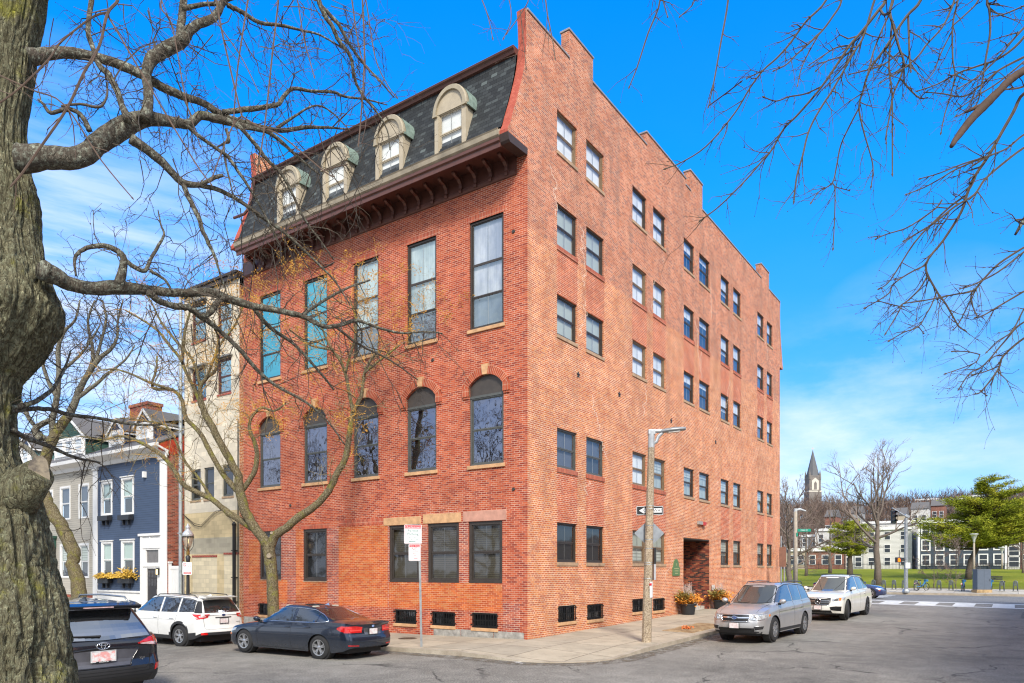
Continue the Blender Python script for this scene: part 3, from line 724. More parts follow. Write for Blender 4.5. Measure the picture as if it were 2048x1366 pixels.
m = MB(); m.prism([(-.14, 18.96), (-.26, 18.98), (-.30, 19.06), (-.36, 19.1), (-.38, 19.15), (-.34, 19.19), (.3, 19.2), (.3, 19.0)], 'y', y0, y1); m.build('roof_edge', M_BROWNP, BB)
m = MB(); m.box(.3, .3, 18.9, 30.3, 15.1, 19.05); m.build('flat_roof', plain('tar_roof', (.06, .06, .06), .9), BB)
# ---- dormers
def dormer(yc, w=1.34):
    x = -1.0; zb = 16.1; zs = 17.5; r = w / 2
    D = MB(); n = 16; wi = .50; z1 = 17.38
    # face: jambs and arched tympanum around the window
    arc_ = [(yc + r * cos(pi * k / n), zs + r * 1.12 * sin(pi * k / n)) for k in range(n + 1)]
    D.prism([(yc - r, zb), (yc - wi, zb), (yc - wi, zs + .02), (yc - r, zs)], 'x', x, x + .12)
    D.prism([(yc + wi, zb), (yc + r, zb), (yc + r, zs), (yc + wi, zs + .02)], 'x', x, x + .12)
    D.prism([(yc - r, zs)] + [(yc - wi, zs + .0)] + [(yc + wi, zs)] + arc_, 'x', x, x + .12)
    D.prism([(yc - wi, zb), (yc + wi, zb), (yc + wi, zb + .09), (yc - wi, zb + .09)], 'x', x - .03, x + .12)
    # cheeks back to the slates
    for s in (-1, 1):
        y = yc + s * (r - .02)
        D.face([(x + .1, y, zb), (-.80, y, 16.75), (-.62, y, 17.25), (-.52, y, zs + .1), (x + .1, y, zs)]); 
    d = D.build('dormer', M_BEIGE, BB)
    # moulded arch band
    b = MB()
    for k in range(n):
        t0, t1 = pi * k / n, pi * (k + 1) / n
        def q(t, rr, xx): return (xx, yc + rr * cos(t), zs + rr * 1.12 * sin(t))
        for xa, ra, xb, rb in ((x - .07, r - .09, x - .07, r + .03), (x - .07, r + .03, x - .02, r + .06), (x - .07, r - .09, x, r - .09), (x - .02, r + .06, x + .5, r + .06)):
            b.face([q(t0, ra, xa), q(t1, ra, xa), q(t1, rb, xb), q(t0, rb, xb)])
    for s in (-1, 1):
        b.box(x - .07, yc + s * (r - .13), zs - .06, x, yc + s * (r + .05), zs)
    b.build('arch_moulding', plain('beige_moulding', (.36, .31, .22), .6, vary=.15), d)
    # rounded hood roof behind the arch, greenish metal
    h = MB()
    for k in range(n):
        t0, t1 = pi * k / n, pi * (k + 1) / n
        def q2(t, xx, rr=r + .075): return (xx, yc + rr * cos(t), zs + rr * 1.12 * sin(t))
        h.face([q2(t0, x + .08), q2(t1, x + .08), q2(t1, .05), q2(t0, .05)])
    for s in (-1, 1):
        h.box(x + .02, yc + s * (r + .03), zs - .06, -.45, yc + s * (r + .08), zs + .02)
    h.build('hood_roof', M_LEAD, d)
    window(PA(x), yc - wi, yc + wi, zb + .09, zs + .0, d, M_BEIGE, back=M_BLW, glass=M_GLASS, rails=(.48,), fw=.03, sash=.05, d=.07, munt=True)
for yc in (2.42, 5.22, 8.05, 10.8): dormer(yc)

# ---- side wall (faces -y) and its stepped, curved outline
FB = PB()
cols = [(1.84, 3.22), (3.91, 5.29), (7.82, 9.20), (9.90, 11.25), (13.45, 14.80), (15.51, 17.0), (18.73, 20.12), (20.83, 22.2), (25.45, 26.83), (27.53, 28.82)]
rowsB = [(16.72, 18.14), (13.46, 14.93), (10.38, 11.78), (5.80, 7.17), (2.52, 3.90)]
hB = []
for r_i, (c, d) in enumerate(rowsB):
    for k, (a, b) in enumerate(cols):
        if r_i == 4 and k in (4, 5): continue
        hB.append((a, b, c, d))
DOOR = (13.40, 16.93, .05, 3.80, None, 1.9)
basB = [(1.92, 3.10, .43, 1.0), (3.98, 5.18, .40, .97), (7.82, 8.95, .50, 1.04), (9.9, 11.08, .46, 1.0)]
infill = []
for a, b in ((1.80, 5.33), (7.80, 11.28), (13.40, 17.05), (18.7, 22.2), (25.4, 28.9)):
    for (a2, b2) in [c for c in cols if a - .1 < c[0] < b]:
        infill += [(a2 - .02, b2 + .02, 11.78, 13.46), (a2 - .02, b2 + .02, 3.9, 5.8)]
infill = [f for f in infill if not (f[2] == 3.9 and 13 < f[0] < 17)]
def mB(u, v):
    if any(o[0] < u < o[1] and o[2] < v < o[3] for o in infill): return 1
    if v > 13.4: return 2
    return 0
ZT = 15.9
mb = wallgrid(hB + [DOOR] + basB, infill, 0., 30.62, -.3, 20.0, FB, mB, extra_v=(13.4,), rev_mat=lambda h: 4 if h == DOOR else None)  # entrance jambs take the dark brick, imitating shade in the recess
# stepped top
tops = [(0., 2.65, 20.36), (2.65, 4.42, 21.36), (4.42, 9.2, 20.45), (9.2, 13.7, 21.0), (13.7, 14.28, 20.7), (14.28, 15.96, 21.68), (15.96, 26.22, 20.42), (26.22, 28.0, 21.3), (28.0, 30.62, 20.25)]
cp = MB()
for a, b, z in tops:
    mb.face([(a, 0, 20), (b, 0, 20), (b, 0, z), (a, 0, z)], 2, [(a, 20), (b, 20), (b, z), (a, z)])
    mb.face([(a, .32, 18.9), (b, .32, 18.9), (b, .32, z), (a, .32, z)], 2, [(a, 19), (b, 19), (b, z), (a, z)])
    cp.box(a - .03, -.035, z, b + .03, .36, z + .07)
for (a0, b0, z0), (a1, b1, z1) in zip(tops, tops[1:]):
    lo, hi = min(z0, z1), max(z0, z1); mb.face([(a1, 0, lo), (a1, .32, lo), (a1, .32, hi), (a1, 0, hi)], 2, [(0, lo), (.32, lo), (.32, hi), (0, hi)])
cp.build('coping', M_COPING, BB, bevel=.008)
# curved wing beyond the front plane, the same at both ends and on both party walls
PR = [(0, 15.9), (-1.1, 15.9), (-1.1, 16.02), (-.96, 16.25), (-.86, 16.55), (-.74, 16.85), (-.60, 17.2), (-.46, 17.6), (-.32, 18.0), (-.20, 18.4), (-.11, 18.85), (-.06, 19.3), (-.08, 19.8), (-.15, 20.36), (0, 20.36)]
def wing(mb, y0, y1, fx=lambda x: x, m=2, face=0, full=True):
    pts = [(fx(x), z) for x, z in PR]
    for t in tessellate_polygon([[Vector((p[0], p[1], 0)) for p in pts]]):
        for y in (y0, y1): mb.face([(pts[i][0], y, pts[i][1]) for i in t], m, [pts[i] for i in t])
    L = 0
    for (xa, za), (xb, zb) in zip(pts, pts[1:]):
        dl = math.hypot(xb - xa, zb - za); mb.face([(xa, y0, za), (xa, y1, za), (xb, y1, zb), (xb, y0, zb)], 3, [(y0, L), (y1, L), (y1, L + dl), (y0, L + dl)]); L += dl
wing(mb, 0, .32); wing(mb, 0, .32, lambda x: 30.62 - x * .72)
M_REDP = brick('brick_edge_painted', [(.44,.10,.065),(.48,.12,.08),(.42,.09,.06)], (.40,.10,.07), ms=.008, bw=.11)
# front return and far end of the side wall
MEn = brick('brick_entrance_shaded', [(.24,.05,.03),(.30,.075,.04),(.17,.04,.03),(.07,.035,.03),(.36,.12,.06),(.05,.03,.028)], (.17,.10,.075), ms=.012, wear=(.8,1.1))  # dark mixed brick, deepened further so its colour stands for recess shade
mb.build('side_wall', [MBb, MBi, MBu, M_REDP, MEn], BB)
pw = MB(); wing(pw, 14.12, 14.46, m=0); 
pw.box(0, 14.13, 15.75, 30.2, 14.45, 20.34)
pw.box(.002, 14.47, 15.0, 30, 15.13, 16.1)
pw.build('party_wall', [MBb, MBi, MBu, M_REDP], BB)
bw = MB(); bw.face([(30.62, 0, -.2), (30.62, 15.14, -.2), (30.62, 15.14, 20.2), (30.62, 0, 20.2)]); bw.face([(0, 15.44, -.6), (30.62, 15.44, -.6), (30.62, 15.44, 15), (0, 15.44, 15)]); bw.build('rear_wall', MBb, BB)
# dark return of the cornice under the curved corner
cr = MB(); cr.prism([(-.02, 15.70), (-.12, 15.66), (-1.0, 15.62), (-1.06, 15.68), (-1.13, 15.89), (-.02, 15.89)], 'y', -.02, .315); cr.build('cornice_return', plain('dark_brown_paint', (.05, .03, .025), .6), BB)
dp = MB(); dp.tube([(-.35, 13.9, 19.05), (-.38, 13.9, 18.6), (-.55, 13.9, 17.9), (-.65, 13.95, 17.6), (-.72, 14.05, 17.45), (-.7, 14.8, 17.5)], .06, 8); dp.build('downpipe', M_BROWNP, BB)

# ---- the side wall's windows
look = {}
for i in range(5):
    for k in range(10):
        c = [M_BLG, M_BLG, M_BLW, M_BLW, M_BLW, M_BLW, M_BLW, M_BLW, M_BLW, M_BLW][k]
        lo = M_SCREEN if k >= 4 else None
        look[i, k] = (c, lo, M_BRONZE)
for k in range(4): look[0, k] = (M_BLW, None, M_BRONZ2 if k < 2 else M_BRONZE)
for i in (1, 2): look[i, 0] = (M_BLG, None, M_BRONZE); look[i, 1] = (M_BLG, None, M_BRONZE); look[i, 2] = (M_BLW, None, M_BRONZ2); look[i, 3] = (M_BLW, None, M_BRONZ2)
look[3, 0] = (M_DUSK, None, M_GREYF); look[3, 1] = (M_DUSK, M_SCREEN, M_GREYF); look[3, 2] = (M_BLW, None, M_BRONZ2); look[3, 3] = (M_CURT, M_BLG, M_BRONZ2)
for k in (4, 5, 6, 7, 8, 9): look[3, k] = (M_CURT, M_BLG, M_BRONZE)
look[4, 0] = look[4, 1] = (M_SCREEN, None, M_BRONZE); look[4, 2] = (M_BLG, M_CURT, M_BRONZ2); look[4, 3] = (M_BLG, M_CURT, M_BRONZ2)
for k in (6, 7, 8, 9): look[4, k] = (M_CURT, M_SCREEN, M_BRONZE)
for i, (c, d) in enumerate(rowsB):
    for k, (a, b) in enumerate(cols):
        if i == 4 and k in (4, 5): continue
        bk, b2, fm = look[i, k]
        sv = (.5, .62, .38, .5, .8, .5, .7)[(i * 7 + k * 5) % 7] if k >= 4 else .5
        bricksill = (i == 1) or (i == 3 and k < 4)
        window(FB, a, b, c, d, BB, fm, back=bk, back2=b2, split=sv if b2 is not None else None, glass=M_GLASS if bk is not M_SCREEN else M_GLASSD, rails=(.5,), sill=MSo if bricksill else M_SILL,
               sillw=.03, sillh=.17 if bricksill else .12, silld=.035, fw=.06, sash=.06, d=.10, munt=True)
for a, b, c, d in basB: basement(FB, a, b, c, d, M_SAND)
# anchors, hood lamp, plaque
for x, z in ((6.6, 9.25), (11.9, 9.1), (17.9, 9.0), (3.3, 9.3)):
    a = MB()
    for q in range(5): a.obox(Vector((x, -.012, z)) + Vector((sin(q * 2 * pi / 5) * .05, 0, cos(q * 2 * pi / 5) * .05)), .02, .012, .06, ry=q * 2 * pi / 5)
    a.build('wall_anchor', M_BRONZE, BB)
# recessed entrance
en = MB(); x0, x1, yb, zt = DOOR[0], DOOR[1], 1.9, 3.8
en.face([(x0, yb, 0), (x1, yb, 0), (x1, yb, zt), (x0, yb, zt)]); en.build('entrance_wall', MEn, BB)
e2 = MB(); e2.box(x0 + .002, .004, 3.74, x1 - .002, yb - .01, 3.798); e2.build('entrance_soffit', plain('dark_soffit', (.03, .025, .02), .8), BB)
dr = MB(); dr.box(x0 + .7, yb - .06, .6, x0 + 1.75, yb - .004, 2.9); D_ = dr.build('door', plain('door_brown', (.06, .03, .02), .5), BB)
dr = MB(); dr.box(x0 + .85, yb - .07, 1.5, x0 + 1.6, yb - .061, 2.75); dr.build('door_glass', M_GLASSD, D_); dr = MB(); dr.box(x0 + .74, yb - .10, 1.55, x0 + .78, yb - .061, 1.8); dr.build('handle', M_COPING, D_)
st = MB(); hz = .24
for k in range(3): st.box(x0 + .0, .25 + .35 * k, .1, x1, yb - .002, hz + .16 * (k + 1) - .0 * k)
st2 = st.build('entrance_steps', plain('step_stone', (.5, .47, .43), .8, vary=.15, bump=.003), BB, bevel=.012)
rl = MB(); rl.tube([(x0 + .25, .15, 1.0), (x0 + .25, .3, 1.2), (x0 + .25, 1.6, 1.75)], .022, 6); rl.tube([(x0 + .25, .2, .3), (x0 + .25, .2, 1.07)], .02, 6); rl.tube([(x0 + .25, 1.5, .7), (x0 + .25, 1.5, 1.7)], .02, 6)
for k in range(9): rl.tube([(x0 + .25, .3 + .14 * k, .5 + .05 * k), (x0 + .25, .3 + .14 * k, 1.2 + .062 * k)], .01, 4)
rl.build('handrail', M_GRIL, BB)
pq = MB(); px_, pz_ = 12.45, 2.35
pq.prism([(px_ - .42, 1.98), (px_ + .42, 1.98), (px_ + .42, 2.36), (px_ + .32, 2.42), (px_ + .28, 2.6), (px_ + .1, 2.76), (px_ - .1, 2.76), (px_ - .28, 2.6), (px_ - .32, 2.42), (px_ - .42, 2.36)], 'y', -.035, -.003)
pq.build('name_plaque', plain('green_plaque', (.10, .19, .07), .5, vary=.1), BB)
t_ = MB(); text_mb(t_, '50', .15, (px_, -.037, 2.5), (1, 0, 0), (0, 0, 1), extr=.002)
for k in range(3): t_.box(px_ - .28 + .05 * k, -.04, 2.30 - .11 * k, px_ + .28 - .05 * k, -.036, 2.335 - .11 * k)
t_.build('plaque_lettering', plain('gilt', (.42, .40, .2), .4), BB)
al = MB(); al.box(15.2, -.12, 4.52, 15.75, -.002, 4.68); al.build('alarm_box', plain('alarm_grey', (.35, .33, .3), .5), BB); al = MB(); al.box(15.76, -.16, 4.5, 16.1, -.003, 4.66); al.build('alarm_light', plain('alarm_red', (.5, .03, .03), .4), BB)
for x in (15.2, 17.25):
    l = MB(); l.box(x - .07, -.16, 1.2, x + .07, -.05, 1.48) if x > 17 else l.box(x - .07, 1.6, 1.3, x + .07, 1.75, 1.58)
    l.build('wall_lantern', plain('lantern_white', (.6, .6, .58), .4), BB)
dpb = MB(); dpb.tube([(30.75, .2, 12.5), (30.75, .2, .4)], .07, 8); dpb.build('downpipe', M_BRONZE, BB)

# pale stepped mortar cracks repaired over the years
M_CRACK = plain('repair_mortar', (.80, .68, .56), .9, vary=.15)
Qc = random.Random(3)
def crack(px_, py_, n_, dx_=0, step=1.):
    x, z = (lambda q: (q[0], q[1]))(Bpl(px_, py_)); m = MB()
    for k in range(n_):
        h = .0677 * Qc.choice((1, 1, 2, 3)); m.box(x, -.004, z - h, x + .014, .002, z)
        w = Qc.uniform(.04, .16) * (1 if Qc.random() < .5 + dx_ else -1); z -= h
        m.box(min(x, x + w), -.0045, z - .006, max(x, x + w) + .014, .002, z + .006); x += w
    m.build('repaired_crack', M_CRACK, BB)
def Bpl(px, py):
    k = (px - CX) / F; x = (k * Y0 - X0) / (ax - k * bx); return x, CZ + (HY - py) / F * (Y0 + bx * x)
for a in ((1100, 330, 12, .3), (1160, 450, 16), (1170, 600, 12), (1185, 790, 20, .2), (1310, 560, 14), (1290, 770, 12, -.3), (1390, 640, 14), (1405, 700, 12), (1460, 760, 10), (1532, 680, 8), (1178, 960, 8), (1420, 575, 10), (1340, 1130, 6)): crack(*a)
# ================================================================= cars
def carpaint(name, c, metal=.0, rough=.28, coat=1., flake=.0):
    t = NT(name); co = t.coord('Object')
    col = t.ramp(t.noise(co, 2.2, 4), [(.3, mul(c, .93)), (.7, mul(c, 1.05))])
    # road dust low on the doors
    sx = t.n('ShaderNodeSeparateXYZ'); t.l(co, sx.inputs[0])
    dust = t.math('MULTIPLY', t.ramp(sx.outputs[2], [(.2, .22), (.55, 0.)]), t.ramp(t.noise(co, 5, 5), [(.3, .3), (.7, 1.)]))
    col = t.mix(dust, col, (.22, .20, .17))
    rr = t.math('ADD', t.ramp(t.noise(co, 3, 4), [(.3, rough - .03), (.7, rough + .05)]), t.math('MULTIPLY', dust, .6))
    MATS[name] = t.bsdf(col, rr, metal, .5, Coat_Weight=coat, Coat_Roughness=.04); return t.mat
P_GREY = carpaint('paint_slate_blue', (.024, .036, .062), .6, .2)
P_WHITE = carpaint('paint_white', (.74, .74, .72), 0, .3, .8)
P_WHITE2 = carpaint('paint_warm_white', (.76, .75, .70), 0, .3, .9)
P_BLACK = carpaint('paint_black', (.008, .010, .016), .1, .2)
P_SILVER = carpaint('paint_silver', (.50, .50, .51), .55, .36)
P_BLUE = carpaint('paint_navy', (.02, .035, .13), .4, .28)
M_TYRE = plain('tyre_rubber', (.022, .022, .023), .85, vary=.3, scale=12)
M_RIM = plain('alloy', (.55, .56, .58), .3, .85, vary=.08)
M_RIMD = plain('dark_alloy', (.10, .10, .11), .35, .7)
M_PLAST = plain('black_plastic', (.022, .022, .024), .6, vary=.2)
M_CHROME = plain('chrome', (.75, .76, .78), .12, 1., vary=.03)
M_CGLASS = None
def cargl(name, c, clear, base=.09):
    t = NT(name); g = t.n('ShaderNodeBsdfGlossy'); g.inputs[0].default_value = (.9, .9, .9, 1); g.inputs['Roughness'].default_value = .015
    d = t.n('ShaderNodeBsdfPrincipled'); d.inputs['Base Color'].default_value = c + (1,); d.inputs['Roughness'].default_value = .2
    tr = t.n('ShaderNodeBsdfTransparent'); tr.inputs[0].default_value = (clear, clear * 1.03, clear, 1)
    a = t.n('ShaderNodeMixShader'); a.inputs[0].default_value = .5 if clear else 0.; t.l(d.outputs[0], a.inputs[1]); t.l(tr.outputs[0], a.inputs[2])
    lw = t.n('ShaderNodeLayerWeight'); lw.inputs[0].default_value = .5
    f = t.math('ADD', t.math('MULTIPLY', t.math('POWER', lw.outputs['Facing'], 3.), .75), base, True)
    b = t.n('ShaderNodeMixShader'); t.l(f, b.inputs[0]); t.l(a.outputs[0], b.inputs[1]); t.l(g.outputs[0], b.inputs[2]); t.l(b.outputs[0], t.out.inputs[0]); MATS[name] = t.mat; return t.mat
M_CGLASS = cargl('car_glass', (.012, .014, .016), .0); M_CGLASS2 = cargl('car_glass_clear', (.02, .025, .025), .75)
M_TAIL = plain('tail_light_red', (.55, .012, .012), .12, vary=.35, scale=9, Coat_Weight=1.)
M_TAILC = plain('tail_light_clear', (.62, .42, .42), .12, vary=.3, scale=20, Coat_Weight=1.)
M_HEAD = plain('headlight_lens', (.50, .53, .56), .1, .3, vary=.5, scale=11, Coat_Weight=1.)
M_AMBER = plain('amber_lens', (.75, .20, .03), .2)
M_PLATE = None
def platemat(name, c):
    t = NT(name); co = t.coord('Object'); nz = t.ramp(t.noise(co, 14, 2), [(.42, (.72, .70, .69)), (.6, c)])
    MATS[name] = t.bsdf(nz, .5); return t.mat
M_PLATE = platemat('number_plate', (.66, .52, .52))
M_SEAM = plain('panel_gap', (.006, .006, .006), .8)
M_SEAT = plain('car_seats', (.42, .38, .31), .8); M_SEATD = plain('car_seats_dark', (.03, .03, .03), .8)

def pwl(pts, x):
    if x <= pts[0][0]: return pts[0][1]
    for (a, p), (b, q) in zip(pts, pts[1:]):
        if x <= b:
            t = (x - a) / (b - a); return p + (q - p) * t
    return pts[-1][1]
def smo(pts, x, r=.12):
    return sum(pwl(pts, x + r * k / 3) for k in range(-3, 4)) / 7
TS = [0, .06, .14, .26, .40, .54, .66, .76, .85, .92, .97, 1.]
class Car:
    def __init__(s, name, loc, rz, label, spec, paint, sx=1., group=None):
        s.sp = spec; s.root = empty(name, loc, rz, label, 'car', group, scale=(sx, 1, s.sp.get('hs', 1.05))); s.paint = paint; s.hull()
    def part(s, mb, name, mat, parent=None, **k): return mb.build(name, mat, parent or s.root, **k)
    def hull(s):
        sp = s.sp; xr, xf, W = sp['xr'], sp['xf'], sp['W']; axs, R_, AR = sp['ax'], sp['R'], sp['AR']
        xs = [xr + rc for rc in (0, .012, .03, .06, .10, .15, .21, .28)] + [xf - rc for rc in (0, .012, .03, .06, .10, .15, .21, .28)]
        for a in axs: xs += [a + AR * cos(pi * k / 14) for k in range(15)] + [a - AR - .012, a + AR + .012, a - AR - .09, a + AR + .09]
        x = xr + .34
        while x < xf - .3:
            if all(abs(x - q) > .05 for q in xs): xs.append(x)
            x += .11
        xs = sorted(xs); K = [1, .93, .82, .66, .45, .22, 0]
        ryf, ryr = sp.get('ryf', .26), sp.get('ryr', .17)
        def plan(x):
            w = W * (1 - sp.get('tf', .05) * sm(.5, xf - .1, x) ** 1.3 - sp.get('tr', .035) * sm(.5, -xr - .1, -x) ** 1.3)
            for d, rx, ry in ((xf - x, .34, ryf), (x - xr, .28, ryr)):
                if d < rx: w -= ry * (1 - math.sqrt(max(0, 1 - (1 - d / rx) ** 2)))
            return w
        def zt(x): return smo(sp['top'], x, .10)
        def zb(x):
            z = pwl(sp['bot'], x)
            for a in axs:
                d = abs(x - a)
                if d < AR + 1e-6: z = max(z, R_ + .0 + math.sqrt(max(0, AR * AR - d * d)))
            return z
        prof = sp.get('prof', [(0, .945), (.1, .975), (.3, .99), (.55, 1.0), (.78, .985), (.9, .965), (1, .925)])
        nf, nr = sp['nosef'], sp['noser']        # x offsets of the nose and tail against height
        def shift(x, z):
            return pwl(nf, z) * sm(xf - .75, xf, x) + pwl(nr, z) * sm(-xr - .5, -xr, -x)
        def P(x, t, f=1.):
            a, b = zb(x), zt(x); z = a + (b - a) * t
            tt = (z - .2) / (b - .2)
            y = plan(x) * smo(prof, tt, .05) * f
            bow = 0
            if f < 1:
                bow = (.11 if x > 0 else -.07) * (1 - f ** 2)
            return (x + shift(x, z) + bow, y, z)
        mb = MB(); N = len(xs)
        side = [[P(x, t) for t in TS] for x in xs]
        rear = [[P(xs[0], t, f) for t in TS] for f in K]; front = [[P(xs[-1], t, f) for t in TS] for f in K]
        cap = []
        for i, x in enumerate(xs):
            p = side[i][-1]; row = []
            for k, f in enumerate(K):
                if i == 0: row.append(rear[k][-1])
                elif i == N - 1: row.append(front[k][-1])
                else:
                    bow = (.11 * sm(xf - .9, xf, x) - .07 * sm(-xr - .5, -xr, -x)) * (1 - f * f)
                    cr = sp.get('crown', .06) * sm(0, .35, min(xf - x, x - xr)) * (1 - f ** 2.6)
                    row.append((p[0] + bow, p[1] * f, p[2] + cr))
            cap.append(row)
        clad = sp.get('clad', 0)
        def quad(a, b, c, d, m):
            mb.face([a, b, c, d], m); mb.face([(p[0], -p[1], p[2]) for p in (d, c, b, a)], m)
        for i in range(N - 1):
            for j in range(len(TS) - 1):
                q = (side[i][j], side[i][j+1], side[i+1][j+1], side[i+1][j]); cx_ = sum(p[0] for p in q) / 4; cz_ = sum(p[2] for p in q) / 4
                m = 0
                if clad:
                    if any(math.hypot(cx_ - a, cz_ - R_) < AR + .065 for a in axs) or cz_ < clad + .10 * sm(1.2, 2.2, abs(cx_)): m = 1
                quad(*q, m)
            for k in range(len(K) - 1): quad(cap[i][k], cap[i][k+1], cap[i+1][k+1], cap[i+1][k], 0)
        for E_ in (rear, front):
            for k in range(len(K) - 1):
                for j in range(len(TS) - 1):
                    cz_ = (E_[k][j][2] + E_[k][j+1][2]) / 2
                    quad(E_[k][j], E_[k+1][j], E_[k+1][j+1], E_[k][j+1], 1 if clad and cz_ < clad + .10 + (.04 if E_ is rear else 0) else 0)
        s.body = s.part(mb, 'body', [s.paint, M_PLAST], fixn=True, auto=32)
        s.zt = zt
        # greenhouse
        c = sp['cab']; cb = MB(); rows_ = [0, .12, .3, .5, .7, .85, .94, 1.]
        def cabp(v):
            e = v; k = v ** 1.25
            X0_, X1_ = c['rb'][0] + (c['rt'][0] - c['rb'][0]) * (v ** c.get('re', 1.)), c['fb'][0] + (c['ft'][0] - c['fb'][0]) * (v ** .92)
            yy = c['yb'] + (c['yt'] - c['yb']) * (v ** 1.15)
            return X0_, X1_, yy
        def roofz(x): return smo(c['roof'], x, .2)
        M_ = 26; tu = [0, .015, .04, .08] + [.08 + .84 * k / 18 for k in range(1, 19)] + [.96, .985, 1.]
        def ring(v):
            a, b, yy = cabp(v); pts = []
            rr = .20
            L_ = b - a
            for f in (0, .3, .6, .8, .92):
                pts.append((a - .05 * (1 - f * f) * 1., yy * f * .90, 'r'))
            for u in tu:
                x = a + L_ * u; d = min(u, 1 - u) * L_; q = 1.
                w = yy * (1 - .10 * (1 - min(1, d / .25)) ** 2) * (1 - .03 * abs(u - .5) * 2)
                pts.append((x, w, 's'))
            for f in (.92, .8, .6, .3, 0):
                pts.append((b + .10 * (1 - f * f), yy * f * .90, 'f'))
            out = []
            for x, y, tg in pts:
                zb_ = pwl(c['base'], x) - .05; zr = roofz(x) - c.get('edge', .045)
                zb0 = c['base'][0][1]; 
                out.append((x, y, zb_ + (min(zr, roofz(max(c['rt'][0], min(c['ft'][0], x))) - c.get('edge', .045)) - zb_) * v))
            return out
        rg = [ring(v) for v in rows_]
        for r0, r1 in zip(rg, rg[1:]):
            for k in range(len(r0) - 1):
                for sg in (1, -1):
                    q = [r0[k], r0[k+1], r1[k+1], r1[k]]; cb.face([(p[0], sg * p[1], p[2]) for p in q])
        top = rg[-1]
        ins = [(f, z_) for f, z_ in ((1, 0), (.985, .018), (.95, .032), (.8, .045), (.5, .056), (0, .06))]
        for (f0, h0), (f1, h1) in zip(ins, ins[1:]):
            for k in range(len(top) - 1):
                for sg in (1, -1):
                    def T(p, f, h):
                        xm = (c['rt'][0] + c['ft'][0]) / 2; return (xm + (p[0] - xm) * (1 - (1 - f) * .0) if f > .9 else p[0], sg * p[1] * f, p[2] + h * sm(0, .3, min(p[0] - c['rt'][0] + .06, c['ft'][0] + .12 - p[0])))
                    cb.face([T(top[k], f0, h0), T(top[k+1], f0, h0), T(top[k+1], f1, h1), T(top[k], f1, h1)])
        s.cabin = s.part(cb, 'cabin', sp.get('roofmat', s.paint), fixn=True, auto=40)
        vs, fs = [], []
        for mbx in (mb, cb):
            o = len(vs); vs += mbx.v; fs += [tuple(i + o for i in f) for f in mbx.f]
        s.bvh = BVHTree.FromPolygons([Vector(v) for v in vs], fs)
        ub = MB(); ub.box(xr + .25, -W + .27, .19, xf - .3, W - .27, .62)
        for a in axs:
            for sg in (1, -1):
                ub.lathe([(0, 0), (AR - .004, 0), (AR - .004, .22)], (a, sg * (W - .30) if sg > 0 else -(W - .30) , R_), 20, axis='y') if sg > 0 else ub.lathe([(0, 0), (AR - .004, 0), (AR - .004, -.22)], (a, -(W - .30), R_), 20, axis='y')
        s.part(ub, 'underbody', M_PLAST)
    def hit(s, ax_, p, off):
        d = {'x': Vector((-1, 0, 0)), '-x': Vector((1, 0, 0)), 'y': Vector((0, -1, 0)), '-y': Vector((0, 1, 0)), 'z': Vector((0, 0, -1))}[ax_]
        o = {'x': (6, p[0], p[1]), '-x': (-6, p[0], p[1]), 'y': (p[0], 6, p[1]), '-y': (p[0], -6, p[1]), 'z': (p[0], p[1], 4)}[ax_]
        h, n, i, _ = s.bvh.ray_cast(Vector(o), d)
        if h is None:
            q = Vector(o) + d * (6 - (2.2 if 'x' in ax_ else .8)); h, n, i, _ = s.bvh.find_nearest(q)
            n = -d
        return h - d * off
    def res(s, pts, n):
        L = [0]
        for a, b in zip(pts, pts[1:]): L.append(L[-1] + math.hypot(b[0] - a[0], b[1] - a[1]))
        out = []
        for k in range(n):
            t = L[-1] * k / (n - 1)
            j = max(i for i in range(len(L)) if L[i] <= t + 1e-9); j = min(j, len(pts) - 2)
            u = (t - L[j]) / max(1e-9, L[j+1] - L[j]); out.append((pts[j][0] + (pts[j+1][0] - pts[j][0]) * u, pts[j][1] + (pts[j+1][1] - pts[j][1]) * u))
        return out
    def patch(s, name, ax_, lo, up, mat, n=14, rows=6, off=.005, parent=None, rim=.0, mb=None):
        a, b = s.res(lo, n), s.res(up, n); m = mb or MB(); g = []
        for j in range(rows + 1):
            v = j / rows; g.append([s.hit(ax_, (p[0] + (q[0] - p[0]) * v, p[1] + (q[1] - p[1]) * v), off) for p, q in zip(a, b)])
        for j in range(rows):
            for k in range(n - 1): m.face([g[j][k], g[j][k+1], g[j+1][k+1], g[j+1][k]])
        # thin edge down to the body
        d = {'x': (-1, 0, 0), '-x': (1, 0, 0), 'y': (0, -1, 0), '-y': (0, 1, 0), 'z': (0, 0, -1)}[ax_]; dv = Vector(d) * (off + .004)
        edge = g[0] + [r[-1] for r in g[1:]] + g[-1][::-1][1:] + [r[0] for r in g[::-1][1:]]
        for p, q in zip(edge, edge[1:]): m.face([p, q, q + dv, p + dv])
        if mb: return m
        return s.part(m, name, mat, parent, auto=40)
    def line(s, mb, ax_, pts, r=.004, off=.0, n=14):
        mb.tube([s.hit(ax_, p, off) for p in s.res(pts, n)], r, 4)
    def mirror2(s, fn): fn(1); fn(-1)
